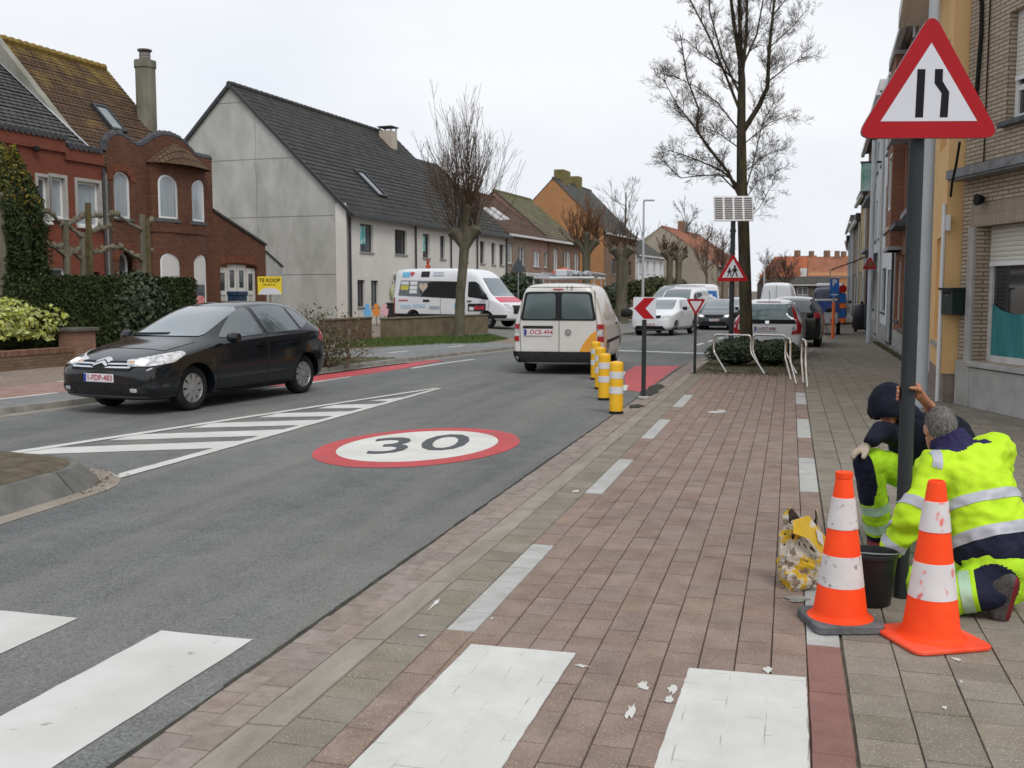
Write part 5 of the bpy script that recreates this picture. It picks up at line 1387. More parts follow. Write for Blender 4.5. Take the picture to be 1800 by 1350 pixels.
# ================================================================ TREES AND PLANTS
def rvec(r):
 while True:
  v = Vector((r.uniform(-1, 1), r.uniform(-1, 1), r.uniform(-1, 1)))
  if 0.01 < v.length < 1: return v.normalized()
def twig(mb, p, d, L, r0, rnd, lev, cfg):
 """grow a branch and its side twigs into mb"""
 n = cfg['seg'][lev]
 pts, rad = [Vector(p)], [r0]
 d = unit(d)
 for i in range(n):
  d = unit(d + rvec(rnd) * cfg['wob'] + Vector((0, 0, cfg['up'])))
  pts.append(pts[-1] + d * (L / n)); rad.append(max(cfg['rmin'], r0 * (1 - 0.75 * (i + 1) / n)))
 mb.tube(pts, rad, cfg['n'][lev], cap=False)
 if lev + 1 < len(cfg['seg']):
  for k in range(cfg['kids'][lev]):
   t = rnd.uniform(0.2, 1.0); i = min(n - 1, int(t * n)); q = pts[i].lerp(pts[i + 1], t * n - i)
   dd = unit(pts[i + 1] - pts[i]); o = rvec(rnd); o = unit(o - dd * o.dot(dd))
   a = R(rnd.uniform(*cfg['ang']))
   twig(mb, q, dd * math.cos(a) + o * math.sin(a), L * rnd.uniform(*cfg['len']), max(cfg['rmin'], rad[i] * 0.55), rnd, lev + 1, cfg)
m_bark = M('dark bark', (0.034, 0.027, 0.020), (0.075, 0.062, 0.042), 9, 0.95, 0.7, 30, stretch=(1, 1, 0.25), fleck=((0.085, 0.078, 0.035), 5, 0.56, 0.5))
m_twig = M('twig bark', (0.060, 0.048, 0.036), (0.10, 0.08, 0.058), 4, 0.95)
m_bark2 = M('mossy grey bark', (0.080, 0.070, 0.050), (0.15, 0.135, 0.10), 5, 0.95, 0.6, 24, stretch=(1, 1, 0.3), fleck=((0.10, 0.105, 0.05), 6, 0.56, 0.5))
m_twig2 = M('brown shoots', (0.075, 0.048, 0.034), (0.115, 0.075, 0.05), 4, 0.95)
# big street tree in the bed
D0 = 24.6
base = gr(1312, 640)
r_ = random.Random(21)
big = thing('street_tree', 'tall bare street tree with forked mossy trunk behind the cycle stands', 'tree', (base.x, base.y, 0))
inv = -Vector((base.x, base.y, 0))
def limb_pts(pp, sp=0.0, rnd=r_):
 dd = rnd.uniform(-sp, sp)
 return [at(px, py, D0 + dd * (i / max(1, len(pp) - 1))) + inv for i, (px, py) in enumerate(pp)]
tk = MB()
T0 = [(1313, 650), (1312, 600), (1310, 500), (1307, 400), (1304, 320), (1303, 220), (1304, 140), (1302, 108)]
tk.tube(limb_pts(T0), [0.19, 0.155, 0.145, 0.135, 0.122, 0.104, 0.086, 0.072], 14)
limbs = [([(1302, 112), (1290, 40), (1278, -60), (1272, -200)], .07), ([(1303, 112), (1300, 30), (1297, -100), (1298, -300)], .07), ([(1304, 135), (1312, 60), (1314, -50), (1320, -250)], .06),
         ([(1307, 228), (1333, 187), (1349, 152), (1352, 90), (1361, 0), (1368, -150)], .085),
         ([(1301, 345), (1280, 302), (1241, 252), (1224, 226), (1228, 190), (1207, 135), (1196, 60)], .055), ([(1243, 255), (1215, 215), (1190, 182), (1166, 138)], .03),
         ([(1302, 328), (1268, 298), (1230, 282), (1208, 273), (1172, 262)], .035), ([(1302, 342), (1266, 306), (1226, 308), (1196, 312), (1165, 282)], .03),
         ([(1300, 192), (1276, 132), (1246, 62), (1214, 0), (1190, -80)], .045), ([(1302, 150), (1266, 116), (1232, 92), (1206, 68)], .03), ([(1301, 165), (1270, 100), (1248, 20), (1240, -80)], .035),
         ([(1311, 332), (1325, 282), (1341, 212), (1368, 168)], .025), ([(1313, 345), (1331, 318), (1372, 296)], .018), ([(1310, 300), (1345, 272), (1384, 256)], .02),
         ([(1313, 388), (1336, 362), (1357, 322)], .014), ([(1351, 142), (1384, 116), (1410, 98)], .022), ([(1353, 82), (1392, 46), (1416, 18)], .022), ([(1310, 250), (1352, 215), (1392, 200)], .02),
         ([(1301, 260), (1262, 232), (1215, 215)], .022), ([(1301, 230), (1262, 180), (1222, 150), (1180, 130)], .025), ([(1356, 30), (1395, -20), (1420, -80)], .02), ([(1303, 120), (1330, 60), (1345, -20), (1350, -150)], .035)]
cr = MB()
cfgb = dict(seg=(4, 3, 3), wob=0.20, up=0.10, rmin=0.0025, n=(4, 3, 3), kids=(7, 5), ang=(25, 60), len=(0.35, 0.62))
for i, (pp, r0) in enumerate(limbs):
 P = limb_pts(pp, 1.3 if i > 3 else 0.7)
 n = len(P)
 (tk if r0 > 0.042 else cr).tube(P, [max(0.006, 0.82 * r0 * (1 - 0.74 * k / (n - 1))) for k in range(n)], 8 if r0 > 0.03 else 5, cap=False)
 L = sum((P[k + 1] - P[k]).length for k in range(n - 1))
 for k in range(int(7 + L * 8.0)):
  t = r_.uniform(0.12, 1.0) * (n - 1); j = min(n - 2, int(t)); q = P[j].lerp(P[j + 1], t - j)
  if q.z > 9.6: continue
  dd = unit(P[j + 1] - P[j]); o = rvec(r_); o = unit(o - dd * o.dot(dd)); a = R(r_.uniform(25, 62))
  twig(cr, q, dd * math.cos(a) + o * math.sin(a), r_.uniform(0.2, 0.5), max(0.004, min(0.011, r0 * 0.22)), r_, 0, cfgb)
tk.build('trunk', m_bark, big, smooth=True)
cr.build('crown', m_twig, big)
def pollard(name, label, px, py, head_px, head_py, top_py, heads, seed, shoots=70, group=None, lean=0.0, trunk_r=0.2, fan=1.0, mt=m_bark2, tm=m_twig2, rmin=0.006, kids=4):
 b = gr(px, py, LEFT_Z)
 rnd = random.Random(seed)
 _, dep = w2c(b)
 t = thing(name, label, 'tree', b, 0, group)
 zh = height_at(head_py, b); zt = height_at(top_py, b)
 hx = (head_px - px) * dep / 1800.0
 ux = Vector((math.cos(YAW), math.sin(YAW), 0)); uf = Vector((-math.sin(YAW), math.cos(YAW), 0))
 tkk = MB(); top = ux * hx + Vector((0, 0, zh))
 tkk.tube([(0, 0, -0.05), (0.03, 0, 0.3), ux * hx * 0.3 + Vector((0, 0, zh * 0.45)), ux * hx * 0.7 + Vector((0, 0, zh * 0.75)), top], [trunk_r * 1.35, trunk_r * 1.05, trunk_r * 0.92, trunk_r * 0.9, trunk_r * 1.0], 12)
 crn = MB()
 cfg = dict(seg=(5, 3, 2), wob=0.10, up=0.20, rmin=rmin, n=(4, 3, 3), kids=(kids, 2), ang=(14, 34), len=(0.28, 0.5))
 for (dx, dz, rr) in heads:
  hd = top + ux * dx + uf * rnd.uniform(-0.3, 0.3) + Vector((0, 0, dz))
  tkk.tube([top - Vector((0, 0, 0.25)), top.lerp(hd, 0.5) + Vector((0, 0, -0.04)), hd, hd + Vector((0, 0, rr * 0.6))], [trunk_r * 0.75, rr * 0.85, rr * 1.1, rr * 0.6], 9)
  for k in range(shoots):
   a = rnd.uniform(0, 6.283); e = R(rnd.gauss(50, 24)); e = max(R(-5), min(R(88), e))
   d = Vector((math.cos(a) * math.cos(e) * fan, math.sin(a) * math.cos(e) * fan, math.sin(e)))
   L = (zt - zh) * rnd.uniform(0.25, 0.72) * (0.55 + 0.45 * math.sin(e))
   twig(crn, hd + d * rr * 0.8 + Vector((0, 0, rnd.uniform(-rr, rr) * 0.5)), d, L, rnd.uniform(1.6, 3.0) * rmin, rnd, 0, cfg)
 tkk.build('trunk', mt, t, smooth=True)
 crn.build('crown', tm, t)
 return t
pollard('pollard_tree', 'bare pollard with mossy trunk and bushy shoots before the cream house row', 806, 589, 818, 425, 180, [(-0.35, 0.35, 0.26), (0.35, 0.45, 0.26), (0.0, 0.8, 0.22), (0.1, 1.2, 0.16)], 5, 34, 'pollards along the left pavement', trunk_r=0.185, rmin=0.0054)
pollard('pollard_tree', 'reddish bare pollard in front of the orange gable house', 1030, 562, 1030, 440, 360, [(-0.5, 0.5, 0.24), (0.5, 0.5, 0.24), (0, 0.9, 0.2)], 6, 34, 'pollards along the left pavement', trunk_r=0.24, tm=M('russet shoots', (0.14, 0.07, 0.04), (0.18, 0.10, 0.06), 3, 0.95), rmin=0.011, kids=3)
pollard('pollard_tree', 'thick trunked bare pollard right of the orange gable house', 1092, 562, 1092, 446, 395, [(-0.45, 0.4, 0.3), (0.45, 0.4, 0.3)], 7, 30, 'pollards along the left pavement', trunk_r=0.32, rmin=0.011, kids=2)
far_lab = ['first of the two stubby far pollards before the tan house', 'second of the two stubby far pollards before the tan house']
for k, (px, top) in enumerate(((1176, 420), (1192, 440))):
 pollard('pollard_tree', far_lab[k], px, 544, px, 455, top, [(-0.5, 0.5, 0.35), (0.5, 0.3, 0.3)], 11 + k, 26, 'pollards along the left pavement', trunk_r=0.28, rmin=0.016, kids=2)
def bare_tree(name, label, px, py, depth, h, spread, seed, mt, rmin, group=None, n0=26):
 o = c2w((px - 900) * depth / 1800.0, depth); o.z = 0
 rnd = random.Random(seed); t = thing(name, label, 'tree', o, 0, group)
 tr_ = MB(); tr_.tube([(0, 0, -0.1), (0.05, 0, h * 0.3), (-0.05, 0, h * 0.6), (0, 0, h * 0.92)], [h * 0.022, h * 0.017, h * 0.011, h * 0.004], 8)
 c = MB(); cfg = dict(seg=(4, 3, 3), wob=0.14, up=0.12, rmin=rmin, n=(4, 3, 3), kids=(6, 4), ang=(22, 48), len=(0.35, 0.6))
 for k in range(n0):
  z = h * rnd.uniform(0.28, 0.88); a = rnd.uniform(0, 6.28); e = R(rnd.uniform(25, 70))
  twig(c, (0, 0, z), (math.cos(a) * math.cos(e), math.sin(a) * math.cos(e), math.sin(e)), spread * rnd.uniform(0.5, 1.0) * (1.15 - 0.6 * z / h), rmin * 3, rnd, 0, cfg)
 tr_.build('trunk', m_bark2, t, smooth=True); c.build('crown', mt, t)
 return t
m_hazet = M('grey brown twigs', (0.11, 0.09, 0.075), (0.15, 0.125, 0.105), 3, 0.95)
bare_tree('bare_tree', 'slender pale bare tree behind the orange gable house', 1098, 500, 96, 11.6, 4.2, 31, m_hazet, 0.012, 'distant bare trees', 18)
bare_tree('bare_tree', 'bare tree rising behind the tan house with orange roof', 1205, 500, 132, 11.5, 4.4, 32, m_hazet, 0.018, 'distant bare trees', 26)
bare_tree('bare_tree', 'brownish bare tree left of the school warning sign', 1240, 500, 112, 8.0, 3.6, 33, M('brown twigs', (0.12, 0.075, 0.055), (0.16, 0.105, 0.08), 3, 0.95), 0.014, 'distant bare trees', 26)
bare_tree('bare_tree', 'brownish bare tree behind the school warning sign', 1268, 500, 100, 6.6, 3.0, 34, MATS['brown twigs'], 0.013, 'distant bare trees', 24)
bare_tree('bare_tree', 'dense brown bare tree behind the white panel van', 1378, 500, 122, 5.0, 3.2, 35, MATS['brown twigs'], 0.018, 'distant bare trees', 26)
bare_tree('bare_tree', 'brown bare tree between the street tree and the far van', 1350, 500, 126, 5.2, 3.4, 36, MATS['brown twigs'], 0.018, 'distant bare trees', 22)
# ---- leafy plants
def leaf(mb, p, n, s, rnd, mi=0, asp=1.7, fold=0.25):
 n = unit(n); u = rvec(rnd); u = unit(u - n * u.dot(n)); w = n.cross(u)
 a, b = u * s * asp * 0.5, w * s * 0.5
 c = n * s * fold
 mb.add([p - a, p + b * 0.9 + c * 0.3, p + a, p - b * 0.9 + c * 0.3], [(0, 1, 2), (0, 2, 3)], mi)
def leaf_mat(name, c1, c2, rough=0.5, scale=3.0):
 m = M(name, c1, c2, scale, rough, rvar=0.35, hue=0.15)
 b = m.node_tree.nodes['Principled BSDF']
 b.inputs['Subsurface Weight'].default_value = 0.0
 return m
m_hedge = leaf_mat('privet leaf', (0.020, 0.032, 0.010), (0.046, 0.062, 0.020), 0.7)
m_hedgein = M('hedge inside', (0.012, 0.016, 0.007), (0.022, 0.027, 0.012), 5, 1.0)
m_conif = leaf_mat('conifer spray', (0.016, 0.030, 0.010), (0.040, 0.058, 0.018), 0.75)
m_conify = leaf_mat('golden conifer tip', (0.14, 0.115, 0.02), (0.22, 0.17, 0.03), 0.7)
m_var = leaf_mat('variegated leaf', (0.20, 0.26, 0.05), (0.48, 0.48, 0.14), 0.45, 14)
m_ever = leaf_mat('dark evergreen leaf', (0.016, 0.030, 0.012), (0.05, 0.07, 0.03), 0.5)
m_grass = leaf_mat('grass blade', (0.045, 0.085, 0.015), (0.10, 0.15, 0.035), 0.8)
m_drygr = leaf_mat('dry grass blade', (0.13, 0.10, 0.05), (0.22, 0.17, 0.09), 0.9)
FH = Frame((-15.25, 18.2), (0.062, 1.0))             # hedge line along the front gardens
hd = thing('hedge', 'tall clipped dark green hedge with one darker bush grown into it', 'hedge', FH.o, FH.rz)
HL, HH, HT_ = FH.x(345), 1.92, 0.95
r_ = random.Random(41)
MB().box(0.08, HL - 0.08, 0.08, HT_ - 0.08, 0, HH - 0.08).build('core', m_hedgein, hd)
hm = MB()
for k in range(26000):
 u = r_.random()
 x = r_.uniform(0, HL)
 if u < 0.66: p, n = Vector((x, r_.gauss(0.03, 0.025), r_.uniform(0.0, HH))), Vector((0, -1, 0.1))
 elif u < 0.92: p, n = Vector((x, r_.uniform(0, HT_), HH + r_.gauss(0.0, 0.03))), Vector((0, 0, 1))
 else: p, n = Vector((r_.choice((0, HL)) + r_.gauss(0, 0.03), r_.uniform(0, HT_), r_.uniform(0, HH))), Vector((-1, 0, 0.2))
 leaf(hm, p, n + rvec(r_) * 0.8, r_.uniform(0.035, 0.06), r_)
hm.build('foliage', m_hedge, hd)
xb_ = FH.x(250); bm_ = MB(); r_ = random.Random(42)
for k in range(5200):
 v = rvec(r_); rad = r_.uniform(0.72, 1.05)
 p = Vector((xb_ + v.x * 1.25 * rad, 0.25 + v.y * 0.6 * rad, 1.05 + v.z * 1.05 * rad))
 if p.z > 0: leaf(bm_, p, v + rvec(r_) * 0.7, r_.uniform(0.05, 0.10), r_)
bm_.build('bush', m_ever, hd)
def blob_shrub(name, label, c, rx, ry, rz, n, size, mt, seed, stems=True, inner=0.72, core=True, cat='shrub', asp=1.7, group=None):
 rnd = random.Random(seed); t = thing(name, label, cat, (c[0], c[1], c[2]), 0, group); mb = MB()
 lumps = [(rvec(rnd), rnd.uniform(0.08, 0.2)) for _ in range(14)]
 for k in range(n):
  v = rvec(rnd)
  if v.z < -0.45: v.z = -v.z
  g = 1 + sum(a * max(0, v.dot(u)) ** 6 for u, a in lumps)
  rad = rnd.uniform(inner, 1.03) * g
  p = Vector((v.x * rx * rad, v.y * ry * rad, rz + v.z * rz * rad))
  if p.z < 0.02: continue
  leaf(mb, p, v + rvec(rnd) * 0.8, size * rnd.uniform(0.7, 1.3), rnd, 0, asp)
 if stems:
  sb = MB()
  for k in range(12):
   v = rvec(rnd); sb.tube([(0, 0, 0), (v.x * rx * 0.4, v.y * ry * 0.4, rz * 0.6), (v.x * rx * 0.8, v.y * ry * 0.8, rz * (1 + 0.6 * abs(v.z)))], [0.02, 0.012, 0.006], 4)
  sb.build('stems', m_twig, t)
 if core:
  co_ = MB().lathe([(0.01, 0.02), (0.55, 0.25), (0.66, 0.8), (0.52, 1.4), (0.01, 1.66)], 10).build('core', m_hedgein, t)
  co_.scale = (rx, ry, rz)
 mb.build('foliage', mt, t); return t
vp = gr(42, 648); blob_shrub('variegated_shrub', 'round yellow green variegated shrub behind the low brick wall', (vp.x - 0.55, vp.y + 0.2, 0.35), 0.95, 0.75, 0.52, 3000, 0.085, m_var, 51)
co = FH.p(FH.x(12, 1.6), 1.6)
cf = thing('conifer', 'dense dark conifer with golden tips at the left edge', 'tree', (co.x, co.y, 0))
r_ = random.Random(61)
hC = height_at(262, co)
MB().tube([(0, 0, 0), (0, 0, hC * 0.8)], [0.12, 0.03], 8).build('trunk', m_bark, cf)
cm = MB(); cin = MB()
def con_r(f): return 0.86 * (min(1, f * 3.0 + 0.35)) * (1 - max(0, f - 0.62) ** 1.6 * 3.2)
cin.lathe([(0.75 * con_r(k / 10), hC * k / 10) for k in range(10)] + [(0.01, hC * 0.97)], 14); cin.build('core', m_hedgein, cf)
for k in range(24000):
 f = r_.random() ** 0.85; a = r_.uniform(0, 6.283)
 lob = 1 + 0.13 * math.sin(a * 7 + math.sin(f * 9) * 1.4) + 0.06 * math.sin(a * 13)
 rad = con_r(f) * r_.uniform(0.78, 1.02) * lob
 p = Vector((math.cos(a) * rad, math.sin(a) * rad, f * hC * (1 + 0.02 * math.sin(a * 7))))
 tip = f > 0.68 and r_.random() < (f - 0.66) * 1.7
 leaf(cm, p, Vector((math.cos(a), math.sin(a), 0.3)) + rvec(r_) * 0.9, r_.uniform(0.03, 0.055), r_, 1 if tip else 0, 2.6)
cm.build('foliage', [m_conif, m_conify], cf)
# espalier trees on posts behind the hedge
m_post = M('grey green post', (0.115, 0.105, 0.075), (0.18, 0.165, 0.12), 7, 0.95, 0.4, 30, stretch=(1, 1, 0.3))
m_arm = M('espalier bark', (0.13, 0.115, 0.08), (0.22, 0.20, 0.15), 6, 0.95, 0.6, 30)
esp = [(5, 338, 'leftmost espalier plane, thick post with knotted arms', 1.0, [(355, 60, 35), (408, 62, 45), (470, 50, 52)]),
       (119, 386, 'second espalier plane from the left, rising above the hedge', 0.55, [(384, 50, 62), (440, 45, 45)]),
       (148, 408, 'third espalier plane from the left with greenish knots', 0.5, [(405, 40, 55), (445, 50, 60)]),
       (254, 377, 'rightmost espalier plane with two posts before the brick house', 0.6, [(392, 62, 20), (445, 72, 15)])]
for i, (px, py, lb, w, tiers) in enumerate(esp):
 y_ = 1.15
 x = FH.x(px, y_); p0 = FH.p(x, y_); r_ = random.Random(70 + i)
 t = thing('espalier_tree', lb, 'tree', (p0.x, p0.y, 0), FH.rz, 'espalier trees behind the hedge')
 zt = height_at(py, p0); dep = w2c(p0)[1]
 MB().tube([(0, 0, 0), (0.01, 0, zt * 0.5), (0.0, 0, zt)], [0.13 * w + 0.02, 0.11 * w + 0.02, 0.10 * w + 0.02], 8).build('trunk', m_post, t, smooth=True)
 if i in (2, 3):
  xo = FH.x(px + (12 if i == 2 else 8), y_ - 0.1) - x; z2 = height_at(356 if i == 2 else 384, p0)
  MB().box(xo - 0.05, xo + 0.05, -0.15, -0.05, 0, z2).build('post', M('green brown stake', (0.09, 0.075, 0.035), (0.14, 0.12, 0.06), 6, 0.95), t)
 ab = MB(); kb_ = MB()
 for (ty, lft, rgt) in tiers:
  z0 = height_at(ty + 14, p0)
  for sgn, ext in ((-1, lft), (1, rgt)):
   if ext < 8: continue
   x1 = FH.x(px + sgn * ext, y_) - x; n = 7; pts = []
   for k in range(n + 1):
    f = k / n; pts.append(Vector((x1 * f, r_.uniform(-0.03, 0.03), z0 + 0.22 * math.sin(f * 2.2) * (1 if r_.random() < 2 else 0) + r_.uniform(-0.05, 0.05) + 0.1 * f)))
   ab.tube(pts, [max(0.022, 0.055 * (1 - 0.45 * k / n)) for k in range(n + 1)], 6)
   for k in range(1, n + 1):
    if r_.random() < 0.75:
     c = pts[k]; rr = r_.uniform(0.045, 0.085)
     kb_.lathe([(0.2 * rr, -rr), (0.9 * rr, -0.4 * rr), (rr, 0.2 * rr), (0.6 * rr, 0.9 * rr), (0.05 * rr, 1.1 * rr)], 7, (c.x, c.y, c.z + 0.03))
     for q in range(3): ab.tube([c, c + Vector((r_.uniform(-.06, .06), r_.uniform(-.06, .06), r_.uniform(0.06, 0.16)))], [0.014, 0.006], 4)
 ab.build('arms', m_arm, t, smooth=True); o = kb_.build('knots', m_arm, t, smooth=True); o['kind'] = 'stuff'
# straggly roadside shrub tied to stakes, grass verge
sp_ = gr(562, 645, LEFT_Z); t = thing('roadside_shrub', 'straggly thin leaved shrub tied to two stakes beside the dark car', 'shrub', sp_)
r_ = random.Random(81); sb = MB(); lb_ = MB()
cfg = dict(seg=(4, 3), wob=0.25, up=0.05, rmin=0.004, n=(4, 3), kids=(5,), ang=(20, 55), len=(0.3, 0.6))
for k in range(46):
 a = r_.uniform(0, 6.28); e = R(r_.uniform(25, 85)); b0 = Vector((r_.uniform(-0.35, 0.35), r_.uniform(-0.25, 0.25), 0))
 d = Vector((math.cos(a) * math.cos(e), math.sin(a) * math.cos(e), math.sin(e)))
 twig(sb, b0, d, r_.uniform(0.6, 1.15), 0.011, r_, 0, cfg)
 for q in range(34):
  f = r_.uniform(0.35, 1.0); leaf(lb_, b0 + d * 1.15 * f + rvec(r_) * 0.20, rvec(r_), r_.uniform(0.03, 0.055), r_)
sb.build('branches', m_twig2, t); lb_.build('foliage', leaf_mat('olive leaf', (0.07, 0.075, 0.04), (0.14, 0.14, 0.08), 0.7), t)
for dx, dy in ((0.12, -0.3), (0.5, 0.3)): MB().tube([(dx, dy, 0), (dx + 0.04, dy, 0.78)], 0.03, 7).build('stake', m_wood, t)
def grass_patch(name, label, poly, n, hgt, seed, mt, z=0.0):
 rnd = random.Random(seed); mb = MB()
 xs_, ys_ = [p[0] for p in poly], [p[1] for p in poly]
 k = 0
 while k < n:
  p = (rnd.uniform(min(xs_), max(xs_)), rnd.uniform(min(ys_), max(ys_)))
  if not inside(p, poly): k += 0.2; continue
  k += 1; a = rnd.uniform(0, 6.28); h = hgt * rnd.uniform(0.4, 1.2); w = 0.006 + hgt * 0.05; l = h * rnd.uniform(0.1, 0.6); b = rnd.uniform(0, 6.28)
  mb.add([(p[0] - w * math.cos(a), p[1] - w * math.sin(a), z), (p[0] + w * math.cos(a), p[1] + w * math.sin(a), z), (p[0] + l * math.cos(b), p[1] + l * math.sin(b), z + h)], [(0, 1, 2)])
 o = mb.build(name, mt); return tag(o, label, 'grass', None, 'stuff')
m_soil2 = M('bare soil', (0.10, 0.085, 0.06), (0.16, 0.135, 0.10), 5, 1.0, 0.5, 40)
def P2(px, py): g = gr(px, py, LEFT_Z); return (g.x, g.y)
vg = [P2(600, 596), P2(700, 593), P2(860, 584), P2(895, 590), P2(845, 598), P2(700, 606), P2(590, 612)]
sheet('verge', vg, LEFT_Z + 0.006, M('verge turf', (0.06, 0.075, 0.025), (0.11, 0.115, 0.05), 4, 1.0), leftg)
grass_patch('verge_grass', 'short green grass of the verge round the pollard', vg, 9000, 0.09, 91, m_grass, LEFT_Z)
sv = [(kerb_x(y_) - d_, y_) for y_, d_ in ((18.6, 0.2), (20.3, 0.2), (22.4, 0.2), (22.6, 1.5), (20.6, 1.9), (18.8, 1.6))]
sheet('shrub_bed', sv, LEFT_Z + 0.012, m_soil2, leftg)
grass_patch('bed_grass', 'thin grass under the straggly roadside shrub', sv, 1600, 0.06, 92, m_grass, LEFT_Z)
# bed of the street tree: soil, low evergreens, weeds at the edge
bed = [(-1.72, 22.0), (-1.5, 21.5), (-1.25, 21.3), (-1.1, 20.8), (-0.75, 20.6), (-0.5, 20.9), (-0.2, 20.6), (0.05, 21.2), (0.2, 21.9), (0.25, 25.2), (-1.6, 25.2), (-1.78, 23)]
sheet('tree_bed', bed, 0.004, m_soil2, cyc)
grass_patch('bed_weeds', 'weeds and moss creeping over the pavers round the tree bed', [(-1.9, 20.2), (0.4, 20.0), (0.3, 25.2), (-1.8, 25.2)], 2600, 0.045, 93, leaf_mat('weed blade', (0.08, 0.085, 0.04), (0.16, 0.155, 0.085), 0.9), 0.0)
blob_shrub('bed_shrub', 'low dark evergreen shrub at the left of the street tree', (-1.15, 23.2, 0), 0.58, 0.6, 0.27, 2300, 0.045, m_ever, 95, group='low shrubs in the tree bed')
blob_shrub('bed_shrub', 'low dark evergreen shrub at the right of the street tree', (-0.34, 23.4, 0), 0.55, 0.6, 0.27, 2300, 0.045, m_ever, 96, group='low shrubs in the tree bed')
lw = Frame((2.75, 26.0), (0.028, 1.0)); wm_ = [(2.55, 24), (2.72, 24), (2.98, 38), (2.8, 38)]
grass_patch('wall_foot_weeds', 'weeds growing along the foot of the house walls', wm_, 1500, 0.08, 97, MATS['weed blade'], 0.0)
# bushes farther off
b_ = c2w((913 - 900) * 56 / 1800, 56); blob_shrub('dark_bush', 'tall rounded dark bush behind the white delivery van', (b_.x, b_.y, 0), 1.15, 1.0, 1.25, 2600, 0.12, m_ever, 101)
b_ = c2w((1072 - 900) * 66 / 1800, 66); blob_shrub('dark_bush', 'low dark bush left of the thick trunked pollard', (b_.x, b_.y, 0), 1.0, 1.0, 0.85, 1500, 0.12, m_ever, 102)
b_ = c2w((1150 - 900) * 96 / 1800, 96); blob_shrub('dark_bush', 'green bushes in front of the tan house', (b_.x, b_.y, 0), 3.2, 1.4, 1.4, 2600, 0.2, leaf_mat('mid green leaf', (0.045, 0.06, 0.025), (0.09, 0.10, 0.045), 0.7), 103)
b_ = c2w((1088 - 900) * 58 / 1800, 58); blob_shrub('dry_plants', 'patch of dry russet plants at the foot of the pollard', (b_.x, b_.y, 0), 0.9, 0.9, 0.35, 900, 0.10, m_drygr, 104, core=False, stems=False)
# ---- low garden walls on the left
m_wallb = brick_mat('garden wall brick', (0.17, 0.105, 0.07), (0.23, 0.15, 0.10), (0.12, 0.095, 0.07), 0.2, 0.063, 0.008, soot=(0.6, 0.62, 0.5), soot_amt=0.6)
a_, b_ = gr(-60, 664), gr(150, 645)
fw = Frame(a_, (b_ - a_)); L = (b_ - a_).length
gwl = thing('garden_wall', 'low brown brick garden wall with upright capping and a brick pier', 'wall', a_, fw.rz)
HW = height_at(618, gr(0, 658))
MB().box(0, L, 0, 0.22, 0, HW - 0.11).build('wall', m_wallb, gwl)
me = MB().box(0, 0.058, -0.015, 0.235, HW - 0.108, HW).mesh('brick', 0.004); me.materials.append(M('capping brick', (0.15, 0.08, 0.055), (0.23, 0.13, 0.09), 9, 0.9, rvar=0.2))
for k in range(int(L / 0.068)):
 o = new_obj('brick', me, gwl); o.location = (k * 0.068, 0, 0)
pr = MB(); xp = L - 0.3; pr.box(xp, xp + 0.52, -0.1, 0.42, 0, HW + 0.32); po = pr.build('pier', brick_mat('pier brick', (0.26, 0.12, 0.075), (0.33, 0.165, 0.105), (0.20, 0.17, 0.14), 0.2, 0.063), gwl)
MB().box(xp - 0.07, xp + 0.59, -0.17, 0.49, HW + 0.322, HW + 0.40).build('cap', M('pier cap', (0.085, 0.075, 0.06), (0.13, 0.12, 0.10), 5, 0.95), po, bev=0.012)
def low_wall(name, label, pa, pb, h, mt, pier=False):
 fr = Frame(pa, (Vector(pb) - Vector(pa))); L = (Vector(pb) - Vector(pa)).length
 t = thing(name, label, 'wall', (pa[0], pa[1], 0), fr.rz, None)
 MB().box(0, L, 0, 0.22, 0, h - 0.06).build('wall', mt, t)
 MB().box(-0.02, L + 0.02, -0.03, 0.25, h - 0.058, h).build('coping', M('wall coping', (0.15, 0.12, 0.09), (0.2, 0.165, 0.125), 4, 0.95), t, bev=0.01)
 return t
low_wall('low_wall', 'low dark brick wall between the straggly shrub and the gap', gr(572, 604, LEFT_Z), gr(654, 596, LEFT_Z), 0.80, m_wallb)
low_wall('low_wall', 'low mossy brick wall behind the pollard trunk', gr(678, 594, LEFT_Z), gr(858, 582, LEFT_Z), 0.74, M('mossy wall', (0.14, 0.115, 0.075), (0.21, 0.175, 0.115), 2.5, 0.95, 0.3, 18))
